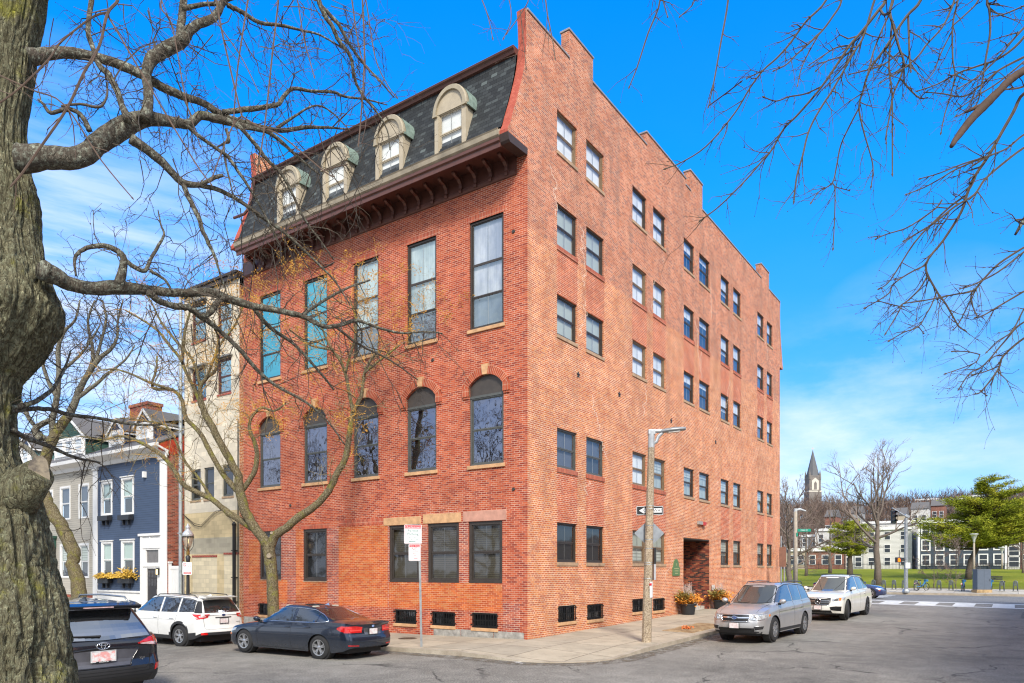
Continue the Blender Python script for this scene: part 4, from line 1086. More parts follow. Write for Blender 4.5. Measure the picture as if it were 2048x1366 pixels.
    def wheels(s, style='five', rimmat=None, yoff=.0, steer=0., w=.225):
        sp = s.sp; R_ = sp['R']; rimmat = rimmat or M_RIM; rr = sp.get('rim', .68) * R_
        for a in sp['ax']:
            for sg in (1, -1):
                m = MB(); y1 = w; sh = .018
                m.lathe([(rr - .01, 0), (rr, .0), (R_ - .05, .004), (R_ - sh, .018), (R_, .05), (R_, w - .05), (R_ - sh, w - .018), (R_ - .05, w - .004), (rr, w), (rr - .01, w)], (0, 0, 0), 40, axis='y', cap=False)
                for k in range(4):
                    pass
                t = s.part(m, 'wheel', M_TYRE, auto=30)
                t.location = (a, (sp['W'] - w - .015 + yoff) if sg > 0 else -(sp['W'] - w - .015 + yoff), R_)
                if sg < 0: t.rotation_euler = (0, 0, pi)
                if steer and a > 0: t.rotation_euler = (0, 0, t.rotation_euler[2] + steer)
                r = MB(); r.lathe([(rr - .035, w - .01), (rr + .004, w - .004), (rr + .004, w - .02), (rr - .02, w - .03), (rr - .04, .03)], (0, 0, 0), 40, axis='y', cap=False)
                ns = {'five': 5, 'ten': 10, 'seven': 7, 'six': 6}[style]
                for k in range(ns):
                    th = 2 * pi * k / ns + .3
                    for da in ((-.17, .17) if style in ('five', 'six') else (0,)):
                        p0 = Vector((cos(th + da * .35), 0, sin(th + da * .35))) * .05; p1 = Vector((cos(th + da), 0, sin(th + da))) * (rr - .025)
                        d = (p1 - p0); n_ = Vector((-d.z, 0, d.x)).normalized(); wd0, wd1 = (.022, .014) if style != 'ten' else (.012, .012)
                        yo, yi = w - .022, w - .06
                        q = [p0 + n_ * wd0, p1 + n_ * wd1, p1 - n_ * wd1, p0 - n_ * wd0]
                        f = [Vector((v.x, yo - (.012 if i in (1, 2) else 0) * -1 - .0, v.z)) for i, v in enumerate(q)]; b = [Vector((v.x, yi, v.z)) for v in q]
                        r.face(f); 
                        for i in range(4): r.face([f[i], f[(i+1) % 4], b[(i+1) % 4], b[i]])
                r.lathe([(0, w - .012), (.032, w - .012), (.05, w - .02), (.065, w - .03), (.065, w - .07)], (0, 0, 0), 16, axis='y')
                s.part(r, 'rim', rimmat, t, auto=30)
                b = MB(); b.lathe([(0, w - .085), (rr - .04, w - .085), (rr - .04, w - .10)], (0, 0, 0), 28, axis='y'); s.part(b, 'brake_disc', M_PLAST, t)
    def interior(s, seats=M_SEATD):
        c = s.sp['cab']; m = MB()
        zb = c['base'][0][1]
        m.box(c['rb'][0] + .25, -c['yb'] + .15, .5, c['fb'][0] - .25, c['yb'] - .15, zb - .16)
        s.part(m, 'interior', M_SEATD)
        for x in s.sp.get('seats', (.25, -.65)):
            for y in (-.36, .36):
                q = MB(); q.obox((x, y, zb - .05), .06, .22, .30, ry=-.15); q.obox((x - .06, y, zb + .27), .045, .12, .08, ry=-.1)
                s.part(q, 'seat', seats, bevel=.03)
def rails(car, x0, x1, y, z0, mat, h=.05):
    for sg in (1, -1):
        m = MB(); pts = [(x0, sg * y, z0(x0) + .0)] + [(x0 + (x1 - x0) * t, sg * y, z0(x0 + (x1 - x0) * t) + h) for t in (.07, .2, .5, .8, .93)] + [(x1, sg * y, z0(x1))]
        m.tube(pts, [.012, .016, .017, .017, .017, .016, .012], 6)
        car.part(m, 'roof_rail', mat, smooth=True)
def mirror_(car, x, z, y0, mat=None, cap=M_PLAST):
    for sg in (1, -1):
        m = MB()
        m.grid(lambda u, v: Vector((x + .0 + .09 * cos(v * 2 * pi) * (abs(sin(pi * min(1, max(0, u * .96 + .02)))) ** .4) * .9, sg * (y0 + .02 + .21 * u), z + .02 * u + .075 * sin(v * 2 * pi) * (abs(sin(pi * min(1, max(0, u * .96 + .02)))) ** .4))), 10, 12)
        o = car.part(m, 'wing_mirror', mat or car.paint, smooth=True, fixn=True)
        g = MB(); g.box(x - .05, sg * (y0 - .03), z - .10, x + .03, sg * (y0 + .06), z - .03); car.part(g, 'mirror_foot', cap, o, bevel=.01)
def plate(car, ax_, y, z, w=.155, h=.077, off=.02, mat=None, frame=None):
    p = car.hit(ax_, (y, z), off); sgn = 1 if ax_ == 'x' else -1
    m = MB(); m.box(p.x, -w + y, z - h, p.x + sgn * .006, w + y, z + h); o = car.part(m, 'number_plate', mat or M_PLATE, bevel=.003)
    f = MB(); x1 = p.x - sgn * .002; e = .012
    for a in ((-w - e, z - h - e, w + e, z - h), (-w - e, z + h, w + e, z + h + e), (-w - e, z - h, -w, z + h), (w, z - h, w + e, z + h)):
        f.box(x1, a[0] + y, a[1], p.x + sgn * .010, a[2] + y, a[3])
    car.part(f, 'plate_frame', frame or M_PLAST, o); return p
def handle(car, x, z, mat=None):
    for ax_ in ('y', '-y'):
        p = car.hit(ax_, (x, z), .0); sg = 1 if ax_ == 'y' else -1; m = MB()
        m.tube([(x - .11, p.y - sg * .005, z - .004), (x - .09, p.y + sg * .028, z), (x + .07, p.y + sg * .030, z + .004), (x + .10, p.y - sg * .005, z + .004)], [.011, .014, .014, .011], 6)
        car.part(m, 'door_handle', mat or car.paint, smooth=True)
def emblem_ring(mb, c, a, b, r=.006, n=24, ax_='x', th=0):
    mb.tube([(c[0], c[1] + a * cos(2 * pi * k / n) * cos(th) - b * sin(2 * pi * k / n) * sin(th), c[2] + b * sin(2 * pi * k / n) * cos(th) + a * cos(2 * pi * k / n) * sin(th)) for k in range(n + 1)], r, 5, cap=False)

# ------------------------------------------------------------- slate blue sedan
SEDAN = dict(xr=-2.40, xf=2.20, W=.905, ax=(1.405, -1.405), R=.325, AR=.365, rim=.70, crown=.055, ryf=.33, ryr=.20,
    top=[(-2.4, .96), (-2.3, 1.0), (-1.7, 1.02), (-1.0, .975), (0, .935), (.9, .905), (1.5, .82), (1.95, .74), (2.2, .62)],
    bot=[(-2.4, .36), (-2.25, .27), (-1.8, .2), (1.9, .18), (2.2, .22)],
    nosef=[(.18, -.10), (.3, -.01), (.5, .0), (.62, -.04), (.8, -.12)], noser=[(.25, .10), (.38, .02), (.5, .0), (.66, .01), (.72, .06), (.92, .05), (1.0, -.01)],
    cab=dict(rb=(-1.86,), rt=(-.98,), fb=(1.0,), ft=(.18,), yb=.80, yt=.58, re=1.1, base=[(-1.95, 1.06), (-1.2, 1.0), (0, .95), (1.1, .93)], roof=[(-1.0, 1.385), (-.55, 1.425), (-.15, 1.435), (.2, 1.40)], edge=.05), seats=(.2, -.75))
def c_sedan(loc, rz, sx, paint, label, name='sedan', detail=True):
    c = Car(name, loc, rz, label, SEDAN, paint, sx)
    for ax_, sg in (('y', 1), ('-y', -1)):
        lo = [(-1.62, 1.03), (-1.3, .99), (.0, .965), (.83, .955)]; up = [(-1.60, 1.06), (-1.35, 1.19), (-1.0, 1.315), (-.5, 1.355), (-.1, 1.36), (.2, 1.325), (.55, 1.16), (.83, .975)]
        tr = MB(); c.line(tr, ax_, lo, .010, .004, 20); c.line(tr, ax_, [lo[0]] + up, .011, .004, 40); c.part(tr, 'window_trim', M_CHROME, smooth=True)
        c.patch('side_window', ax_, [(-1.22, .995), (-.47, .98)], [(-1.22, 1.215), (-1.0, 1.295), (-.47, 1.345)], M_CGLASS2)
        c.patch('side_window', ax_, [(-1.56, 1.035), (-1.27, 1.0)], [(-1.54, 1.07), (-1.27, 1.19)], M_CGLASS2, 8, 4)
        c.patch('side_window', ax_, [(-.37, .975), (.78, .965)], [(-.37, 1.348), (-.1, 1.348), (.2, 1.305), (.5, 1.155), (.78, .985)], M_CGLASS2)
        sm_ = MB()
        for pts in ([(-.42, .97), (-.42, .45), (-.45, .27)], [(.86, .93), (.86, .6), (.82, .27)], [(-1.02, 1.0), (-1.17, .85), (-1.16, .72)], [(-1.18, .62), (-1.0, .36), (-.85, .27)]): c.line(sm_, ax_, pts, .004, -.001)
        c.line(sm_, ax_, [(-.9, .245), (.9, .235)], .006, 0)
        c.part(sm_, 'panel_gap', M_SEAM)
        cr = MB(); c.line(cr, ax_, [(-2.15, .84), (-1.3, .82), (0, .795), (1.2, .77)], .006, -.003, 24); c.part(cr, 'crease', c.paint)
        # tail light, round the corner
        c.patch('tail_light', ax_, [(-2.32, .76), (-2.12, .79), (-2.0, .84)], [(-2.32, .92), (-2.12, .93), (-2.0, .88)], M_TAIL, 8, 4)
        c.patch('headlight', ax_, [(1.78, .62), (2.05, .58)], [(1.72, .70), (2.05, .68)], M_HEAD, 8, 4)
        c.patch('side_marker', ax_, [(1.93, .50), (2.03, .5)], [(1.93, .535), (2.03, .54)], M_AMBER, 4, 2)
    for sg in (1, -1):
        lo = [(.84 * sg, .755), (.40 * sg, .755)]; up = [(.86 * sg, .92), (.62 * sg, .93), (.38 * sg, .90)]
        c.patch('tail_light', '-x', lo, up, M_TAIL, 10, 5, off=.008)
        c.patch('tail_light_strip', '-x', [(.80 * sg, .80), (.42 * sg, .80)], [(.80 * sg, .83), (.42 * sg, .83)], plain('tail_light_bright', (.9, .06, .05), .1, Coat_Weight=1.), 6, 2, off=.013)
        c.patch('reflector', '-x', [(.80 * sg, .415), (.52 * sg, .40)], [(.80 * sg, .44), (.52 * sg, .425)], M_TAIL, 5, 2, off=.01)
        c.patch('headlight', 'x', [(.42 * sg, .60), (.78 * sg, .60)], [(.42 * sg, .70), (.78 * sg, .70)], M_HEAD, 6, 3)
        c.patch('grille', 'x', [(.04 * sg, .54), (.26 * sg, .56)], [(.05 * sg, .68), (.30 * sg, .67)], M_PLAST, 6, 3)
    c.patch('rear_window', '-x', [(-.66, 1.07), (0, 1.055), (.66, 1.07)], [(-.52, 1.34), (0, 1.36), (.52, 1.34)], M_CGLASS2, 14, 8)
    c.patch('windscreen', 'x', [(-.70, .97), (0, .985), (.70, .97)], [(-.54, 1.33), (0, 1.36), (.54, 1.33)], M_CGLASS2, 14, 8)
    c.patch('plate_recess', '-x', [(-.30, .70), (.30, .70)], [(-.33, .86), (.33, .86)], plain('recess_silver', (.2, .2, .22), .35, .8), 8, 3, off=.004)
    plate(c, '-x', 0, .775)
    c.patch('lower_bumper', '-x', [(-.62, .26), (.62, .26)], [(-.66, .37), (.66, .37)], M_PLAST, 10, 3, off=.006)
    sm_ = MB(); c.line(sm_, '-x', [(-.62, .96), (-.64, .70), (-.58, .67), (.58, .67), (.64, .70), (.62, .96)], .004, 0, 40); c.line(sm_, '-x', [(-.84, .50), (.84, .50)], .004, 0, 24); c.part(sm_, 'boot_gap', M_SEAM)
    ex = MB(); p = c.hit('-x', (.45, .30), .0)
    for dy in (.40, .49): ex.lathe([(.025, .05), (.033, .0), (.038, -.03), (.033, -.03), (.028, .03)], (p.x - .01, dy, .27), 14, axis='x')
    c.part(ex, 'exhaust', M_CHROME)
    em = MB(); p = c.hit('-x', (0, .915), .006); em.lathe([(.040, .008), (.040, -.004), (.034, -.006), (0, -.006)], (p.x, 0, .915), 18, axis='x'); c.part(em, 'badge', plain('badge_blue_white', (.25, .35, .6), .3, vary=.8, scale=18))
    bt = MB(); p = c.hit('-x', (-.52, .89), .008); text_mb(bt, '320i', .05, (p.x, -.58, .90), (0, -1, 0), (0, 0, 1)); text_mb(bt, 'xDrive', .03, (c.hit('-x', (.52, .89), .008).x, .36, .905), (0, -1, 0), (0, 0, 1)); c.part(bt, 'badge_lettering', M_CHROME)
    fin = MB(); z_ = 1.43; fin.face([(-.95, .015, z_ - .02), (-.80, .015, z_), (-.93, 0, z_ + .05)]); fin.face([(-.95, -.015, z_ - .02), (-.80, -.015, z_), (-.93, 0, z_ + .05)]); fin.face([(-.95, .015, z_ - .02), (-.95, -.015, z_ - .02), (-.93, 0, z_ + .05)]); c.part(fin, 'roof_fin', plain('fin_blue', (.2, .3, .5), .3))
    handle(c, -.28, .83); handle(c, -1.0, .855); mirror_(c, .78, 1.0, .83); c.wheels('five'); c.interior(M_SEAT)
    return c
p1 = Gr(485, 1306); p2 = Gr(637, 1319)
BMY = (p1.y + p2.y) / 2; BMX = (p1.x + p2.x) / 2 + .90
c_sedan((BMX, BMY, hr(BMX, BMY)), pi / 2, 1.235, P_GREY, 'dark slate blue sedan parked in front of the brick building, nearest the corner')

# ------------------------------------------------------------- tall estate cars
def suv_spec(**k):
    d = dict(xr=-2.30, xf=2.27, W=.905, ax=(1.335, -1.335), R=.355, AR=.405, rim=.66, crown=.05, ryf=.30, ryr=.14, clad=.36,
        top=[(-2.3, 1.02), (-2.2, 1.10), (-1.2, 1.085), (0, 1.065), (1.1, 1.05), (1.7, .98), (2.05, .90), (2.27, .78)],
        bot=[(-2.3, .42), (-2.1, .30), (-1.8, .25), (1.9, .24), (2.27, .28)],
        nosef=[(.25, -.10), (.4, -.01), (.6, .0), (.8, -.05), (.95, -.12)], noser=[(.25, .12), (.42, .0), (.6, .0), (.66, .05), (1.1, .07)],
        cab=dict(rb=(-2.26,), rt=(-1.98,), fb=(1.20,), ft=(.42,), yb=.83, yt=.63, re=1.3, base=[(-2.3, 1.10), (0, 1.08), (1.2, 1.06)], roof=[(-2.1, 1.585), (-1.6, 1.63), (-.6, 1.665), (.1, 1.66), (.5, 1.62)], edge=.05), seats=(.3, -.6))
    for a, b in k.items():
        if a == 'cab': d['cab'] = dict(d['cab'], **b)
        else: d[a] = b
    return d
def suv_sides(c, lo, groups, handles, hz, glass=None, trim=None, arch=True):
    for ax_ in ('y', '-y'):
        for k, (l_, u_) in enumerate(groups): c.patch('side_window', ax_, l_, u_, glass or M_CGLASS, 14, 6, off=.008)
        if trim: m = MB(); c.line(m, ax_, trim, .012, .004, 40); c.part(m, 'window_trim', M_PLAST)
        sm_ = MB()
        for pts in lo: c.line(sm_, ax_, pts, .0045, -.001)
        c.part(sm_, 'panel_gap', M_SEAM)
    for x in handles: handle(c, x, hz)

# white one behind the sedan
sp = suv_spec()
p1 = Gr(357, 1293); WX, WY = p1.x + .9, p1.y + 1.335 * 1.28
c = Car('estate_car', (WX, WY, hr(WX, WY)), pi / 2, 'white estate car with black roof rails parked behind the slate blue sedan', sp, P_WHITE, 1.28)
gr_ = [([(-1.92, 1.16), (-1.22, 1.13)], [(-1.86, 1.50), (-1.6, 1.545), (-1.22, 1.57)]), ([(-1.14, 1.125), (-.36, 1.115)], [(-1.14, 1.575), (-.36, 1.60)]), ([(-.27, 1.11), (1.02, 1.11)], [(-.27, 1.60), (.05, 1.59), (.4, 1.52), (1.02, 1.14)])]
gaps = [[(-.31, 1.1), (-.31, .6), (-.33, .38)], [(1.0, 1.06), (1.02, .7), (.92, .38)], [(-1.2, 1.1), (-1.16, .9), (-1.10, .78)], [(-.33, .86), (.98, .84)], [(-1.1, .88), (-.36, .87)]]
suv_sides(c, gaps, gr_, (-.15, -.95), .93, M_CGLASS, [(-1.95, 1.13), (-1.9, 1.5), (-1.6, 1.565), (-.6, 1.62), (0, 1.61), (.45, 1.52), (1.08, 1.12)])
c.patch('rear_window', '-x', [(-.66, 1.13), (.66, 1.13)], [(-.55, 1.52), (0, 1.54), (.55, 1.52)], M_CGLASS, 14, 7, off=.008)
for ax_ in ('y', '-y'): c.patch('rear_pillar', ax_, [(-2.22, 1.12), (-1.96, 1.12)], [(-2.02, 1.50), (-1.9, 1.50)], M_PLAST, 6, 5, off=.006)
for sg in (1, -1):
    c.patch('tail_light', '-x', [(.84 * sg, .92), (.56 * sg, .98)], [(.86 * sg, 1.08), (.50 * sg, 1.09)], M_TAIL, 8, 4, off=.012)
    c.patch('tail_light_lens', '-x', [(.80 * sg, .985), (.62 * sg, 1.0)], [(.80 * sg, 1.03), (.62 * sg, 1.04)], M_TAILC, 6, 2, off=.018)
    c.patch('reflector', '-x', [(.80 * sg, .43), (.60 * sg, .43)], [(.80 * sg, .50), (.62 * sg, .50)], M_TAIL, 5, 2, off=.012)
for ax_ in ('y', '-y'): c.patch('tail_light', ax_, [(-2.24, .93), (-1.95, 1.04)], [(-2.24, 1.085), (-1.88, 1.085)], M_TAIL, 8, 3, off=.008)
sm_ = MB(); c.line(sm_, '-x', [(-.66, 1.1), (-.70, .95), (-.66, .60), (.66, .60), (.70, .95), (.66, 1.1)], .005, 0, 40); c.part(sm_, 'tailgate_gap', M_SEAM)
plate(c, '-x', 0, .86); c.patch('tailgate_handle', '-x', [(-.3, .955), (.3, .955)], [(-.3, .985), (.3, .985)], M_PLAST, 6, 2, off=.008)
em = MB(); p = c.hit('-x', (0, 1.045), .008); em.lathe([(.05, .0), (.05, -.008), (0, -.01)], (p.x, 0, 1.045), 20, axis='x'); em.v = [(a, b * 1.35, (z_ - 1.045) * .75 + 1.045) for a, b, z_ in em.v]; c.part(em, 'badge', plain('badge_navy', (.02, .04, .12), .25))
bt = MB(); text_mb(bt, 'FORESTER', .045, (c.hit('-x', (-.58, .84), .012).x, -.56, .80), (0, -1, 0), (0, 0, 1)); c.part(bt, 'badge_lettering', M_CHROME)
rails(c, -1.85, .15, .60, lambda x: 1.60 + .03 * (1 - abs(x + .8)), M_PLAST, .085); mirror_(c, .98, 1.15, .86)
sp_ = MB(); sp_.prism([(-2.22, 1.60), (-1.9, 1.62), (-1.9, 1.655), (-2.05, 1.655), (-2.24, 1.63)], 'y', -.58, .58); c.part(sp_, 'spoiler', P_WHITE, bevel=.01)
fin = MB(); fin.prism([(-1.75, 1.64), (-1.55, 1.65), (-1.72, 1.71)], 'y', -.012, .012); c.part(fin, 'roof_fin', P_WHITE)
c.wheels('five')

# silver one on the side street, nose towards the corner
sp = suv_spec(xf=2.25, clad=0, hs=1.14, top=[(-2.3, 1.02), (-2.2, 1.10), (-1.2, 1.085), (0, 1.06), (1.1, 1.03), (1.7, .95), (2.05, .88), (2.25, .80)])
fN, fR = Gr(1561, 1284), Gr(1610, 1263)
YAW = rad(-2.5)
SS = 1.28
SX = 4.92 + 1.335 * SS; SY = -6.60 + .905
def streetcar(name, x, y, label, sp, paint, sx): return Car(name, (x, y, hr(x, y)), pi + YAW, label, sp, paint, sx)
c = streetcar('estate_car', SX, SY, 'silver estate car parked nose towards the corner beside the tree pit', sp, P_SILVER, SS)
suv_sides(c, gaps, gr_, (-.15, -.95), .91, M_CGLASS, [(-1.95, 1.13), (-1.9, 1.5), (-1.6, 1.565), (-.6, 1.62), (0, 1.61), (.45, 1.52), (1.08, 1.12)])
c.patch('windscreen', 'x', [(-.73, 1.10), (-.4, 1.07), (0, 1.065), (.4, 1.07), (.73, 1.10)], [(-.56, 1.565), (0, 1.59), (.56, 1.565)], M_CGLASS2, 18, 10, off=.008)
m = MB(); c.line(m, 'x', [(-.73, 1.09), (-.56, 1.575), (0, 1.60), (.56, 1.575), (.73, 1.09)], .012, .004, 40); c.part(m, 'windscreen_seal', M_PLAST)
m = MB()
for y0_, y1_ in ((-.62, .02), (.02, .62)): m.tube([c.hit('x', (y0_, 1.075), .012), c.hit('x', ((y0_ + y1_) / 2 + .1, 1.09), .02), c.hit('x', (y1_ - .05, 1.11), .02)], .007, 4)
c.part(m, 'wiper', M_PLAST)
gm = plain('grille_black', (.008, .008, .009), .4)
c.patch('grille', 'x', [(-.40, .615), (.40, .615)], [(-.44, .79), (0, .80), (.44, .79)], gm, 14, 6, off=.006)
m = MB(); c.line(m, 'x', [(-.41, .61), (.41, .61), (.45, .70), (.44, .79), (0, .80), (-.44, .79), (-.45, .70), (-.41, .61)], .013, .012, 60)
m2 = c.patch('x', 'x', [(-.44, .705), (-.12, .70), (.12, .70), (.44, .705)], [(-.44, .745), (-.12, .735), (.12, .735), (.44, .745)], None, 14, 2, off=.02, mb=m); c.part(m, 'grille_surround', M_CHROME, smooth=True)
for k in range(5):
    m = MB(); c.line(m, 'x', [(-.40, .635 + .034 * k), (.40, .635 + .034 * k)], .004, .010, 12); c.part(m, 'grille_bar', M_PLAST)
p = c.hit('x', (0, .72), .03); em = MB(); em.lathe([(.072, -.02), (.072, .006), (.06, .012), (0, .012)], (p.x, 0, .72), 24, axis='x'); em.v = [(a, b * 1.15, (z_ - .72) * .62 + .72) for a, b, z_ in em.v]; E_ = c.part(em, 'badge', plain('badge_blue', (.05, .10, .32), .2, vary=.1), auto=40)
em = MB(); emblem_ring(em, (p.x + .014, 0, .72), .083, .045, .006)
for y_, z_, r_ in ((.03, .735, .013), (-.015, .727, .008), (-.04, .735, .008), (-.005, .705, .008), (-.03, .708, .008), (-.05, .715, .007)): em.obox((p.x + .014, y_, z_), .003, r_, r_ * .8, rx=.78)
c.part(em, 'badge_stars', M_CHROME, E_)
for sg in (1, -1):
    c.patch('headlight', 'x', [(.47 * sg, .665), (.66 * sg, .65), (.80 * sg, .675)], [(.49 * sg, .755), (.66 * sg, .80), (.82 * sg, .815)], M_HEAD, 10, 5, off=.008)
    m = MB(); c.line(m, 'x', [(.46 * sg, .66), (.66 * sg, .64), (.82 * sg, .67), (.84 * sg, .82), (.66 * sg, .81), (.48 * sg, .765), (.46 * sg, .66)], .007, .006, 40); c.part(m, 'headlight_edge', M_CHROME)
    p = c.hit('x', (.60 * sg, .715), .012); m = MB(); m.lathe([(.052, -.01), (.052, .006), (.04, .004), (.03, -.004), (0, -.002)], (p.x, .60 * sg, .715), 18, axis='x'); c.part(m, 'lamp', plain('lamp_reflector', (.75, .78, .82), .08, .9), smooth=True)
    c.patch('fog_recess', 'x', [(.60 * sg, .37), (.80 * sg, .40)], [(.58 * sg, .47), (.82 * sg, .48)], M_PLAST, 8, 4, off=.007)
    m = MB(); c.line(m, 'x', [(.60 * sg, .36), (.80 * sg, .39), (.83 * sg, .49), (.57 * sg, .48), (.60 * sg, .36)], .006, .006, 24); c.part(m, 'fog_trim', c.paint)
    ax_ = 'y' if sg > 0 else '-y'
    c.patch('headlight', ax_, [(1.72, .735), (2.06, .685)], [(1.66, .80), (2.06, .82)], M_HEAD, 8, 4, off=.006)
    c.patch('turn_lens', ax_, [(1.68, .745), (1.78, .735)], [(1.66, .795), (1.78, .80)], M_AMBER, 4, 3, off=.009)
    c.patch('arch_trim', ax_, [(-1.0, .27), (.95, .27)], [(-.98, .36), (.93, .36)], M_PLAST, 10, 2, off=.005)
c.patch('lower_intake', 'x', [(-.55, .30), (.55, .30)], [(-.60, .43), (.60, .43)], M_PLAST, 14, 4, off=.006)
c.patch('intake_mouth', 'x', [(-.50, .385), (.50, .385)], [(-.50, .425), (.50, .425)], gm, 14, 2, off=.012)
c.patch('chin', 'x', [(-.74, .245), (.74, .245)], [(-.78, .325), (.78, .325)], M_PLAST, 14, 3, off=.012)
m = MB(); c.line(m, 'x', [(-.46, .585), (.46, .585)], .006, 0, 14); 
m.tube([c.hit('z', (x, .62 + .02 * (1.0 - x)), .002) for x in (1.15, 1.4, 1.7, 1.95, 2.1)], .004, 4); m.tube([c.hit('z', (x, -.62 - .02 * (1.0 - x)), .002) for x in (1.15, 1.4, 1.7, 1.95, 2.1)], .004, 4); c.part(m, 'bonnet_gap', M_SEAM)
plate(c, 'x', 0, .50, off=.03); rails(c, -1.85, .20, .60, lambda x: 1.60 + .03 * (1 - abs(x + .8)), plain('rail_grey', (.10, .10, .11), .4, .5), .075); mirror_(c, .98, 1.13, .86)
m = MB(); c.patch('x', 'z', [(-.75, -.42), (.05, -.42)], [(-.75, .42), (.05, .42)], None, 8, 8, off=.006, mb=m); c.part(m, 'sunroof', M_CGLASS)
c.wheels('five'); c.interior(M_SEATD)
m = MB(); m.tube([(c.sp['cab']['fb'][0] - .62 + .04 * math.cos(0), .36 + .17 * cos(a * pi / 8), 1.12 + .17 * sin(a * pi / 8)) for a in range(17)], .014, 5); c.part(m, 'steering_wheel', M_PLAST)

# large white car behind it
sp = suv_spec(xf=2.36, xr=-2.55, W=.975, hs=1.13, ax=(1.4975, -1.4975), R=.39, AR=.425, rim=.74, clad=0, ryf=.36, ryr=.2,
    top=[(-2.55, 1.0), (-2.4, 1.13), (-1.2, 1.12), (0, 1.09), (1.2, 1.07), (1.8, 1.01), (2.15, .94), (2.36, .84)],
    nosef=[(.25, -.06), (.4, .0), (.6, .01), (.9, -.03), (1.0, -.1)],
    cab=dict(rb=(-2.35,), rt=(-1.85,), fb=(1.28,), ft=(.45,), yb=.86, yt=.64, re=1.1, base=[(-2.4, 1.13), (0, 1.10), (1.3, 1.08)], roof=[(-2.0, 1.62), (-1.4, 1.70), (-.4, 1.745), (.2, 1.74), (.55, 1.69)], edge=.055), seats=(.3, -.6))
GS = 1.32; GX, GY = 15.25 + 1.4975 * GS, -7.02 + .975
c = streetcar('large_estate_car', GX, GY, 'large white estate car with a dark grille, parked behind the silver car', sp, P_WHITE2, GS)
gg = [([(-1.95, 1.19), (-1.25, 1.165)], [(-1.80, 1.50), (-1.5, 1.58), (-1.25, 1.615)]), ([(-1.17, 1.16), (-.34, 1.15)], [(-1.17, 1.62), (-.34, 1.665)]), ([(-.25, 1.145), (1.10, 1.14)], [(-.25, 1.665), (.1, 1.66), (.5, 1.57), (1.10, 1.17)])]
g2 = [[(-.30, 1.14), (-.30, .6), (-.32, .36)], [(1.08, 1.1), (1.05, .7), (.95, .36)], [(-1.22, 1.15), (-1.2, 1.0), (-1.12, .84)]]
suv_sides(c, g2, gg, (-.15, -1.0), .97, M_CGLASS, [(-2.0, 1.15), (-1.86, 1.49), (-1.5, 1.6), (-.6, 1.68), (0, 1.68), (.55, 1.57), (1.18, 1.15)])
c.patch('windscreen', 'x', [(-.76, 1.13), (0, 1.10), (.76, 1.13)], [(-.58, 1.64), (0, 1.665), (.58, 1.64)], M_CGLASS2, 18, 10, off=.008)
m = MB(); c.line(m, 'x', [(-.76, 1.12), (-.58, 1.65), (0, 1.675), (.58, 1.65), (.76, 1.12)], .013, .004, 40); c.part(m, 'windscreen_seal', M_PLAST)
c.patch('grille', 'x', [(-.42, .60), (.42, .60)], [(-.50, .86), (0, .87), (.50, .86)], gm, 14, 6, off=.008)
m = MB()
for r_ in range(7):
    for k in range(17):
        y_ = -.42 + .0525 * k; z_ = .63 + .035 * r_
        if abs(y_) > .40 + (z_ - .6) * .3: continue
        p = c.hit('x', (y_, z_), .013); m.obox(p, .003, .006, .006)
c.part(m, 'grille_studs', M_CHROME)
m = MB(); c.line(m, 'x', [(-.42, .595), (.42, .595), (.51, .74), (.50, .865), (0, .875), (-.50, .865), (-.51, .74), (-.42, .595)], .010, .012, 60)
for z_ in (.70, .755): c.line(m, 'x', [(-.49, z_ + .01), (-.15, z_), (.15, z_), (.49, z_ + .01)], .011, .016, 20)
c.part(m, 'grille_surround', M_CHROME, smooth=True)
p = c.hit('x', (0, .73), .03); m = MB(); emblem_ring(m, (p.x, 0, .73), .115, .115, .011, 32)
for k in range(3): a = pi / 2 + 2 * pi * k / 3; m.tube([(p.x, 0, .73), (p.x, .11 * cos(a), .73 + .11 * sin(a))], [.017, .004], 5)
E_ = c.part(m, 'badge', M_CHROME, smooth=True); m = MB(); m.lathe([(0, .0), (.11, 0), (.11, -.02)], (p.x - .006, 0, .73), 28, axis='x'); c.part(m, 'badge_disc', gm, E_)
for sg in (1, -1):
    c.patch('headlight', 'x', [(.56 * sg, .74), (.86 * sg, .76)], [(.55 * sg, .83), (.70 * sg, .88), (.88 * sg, .885)], M_HEAD, 10, 5, off=.008)
    c.patch('lamp_eye', 'x', [(.62 * sg, .765), (.76 * sg, .775)], [(.62 * sg, .815), (.76 * sg, .82)], plain('lamp_dark', (.05, .04, .03), .1), 6, 3, off=.013)
    c.patch('turn_lens', 'x', [(.80 * sg, .77), (.86 * sg, .775)], [(.80 * sg, .87), (.86 * sg, .87)], M_AMBER, 4, 3, off=.012)
    c.patch('side_intake', 'x', [(.50 * sg, .40), (.86 * sg, .36)], [(.46 * sg, .52), (.70 * sg, .55), (.88 * sg, .54)], gm, 10, 5, off=.008)
    m = MB()
    for q in (.42, .46, .50): c.line(m, 'x', [(.52 * sg, q), (.86 * sg, q - .01)], .005, .014, 8)
    c.part(m, 'intake_slat', M_PLAST); ax_ = 'y' if sg > 0 else '-y'
    c.patch('headlight', ax_, [(1.85, .81), (2.1, .77)], [(1.78, .88), (2.1, .885)], M_HEAD, 8, 4, off=.006)
c.patch('lower_intake', 'x', [(-.55, .29), (.55, .29)], [(-.50, .39), (.50, .39)], gm, 14, 4, off=.008)
c.patch('chin_trim', 'x', [(-.62, .255), (.62, .255)], [(-.60, .285), (.60, .285)], M_CHROME, 14, 1, off=.012)
plate(c, 'x', 0, .50, off=.03); rails(c, -1.75, .25, .62, lambda x: 1.665 + .035 * (1 - abs(x + .7)), M_PLAST, .06); mirror_(c, 1.02, 1.19, .90)
c.wheels('ten', M_RIMD, steer=rad(14)); c.interior(M_SEATD)

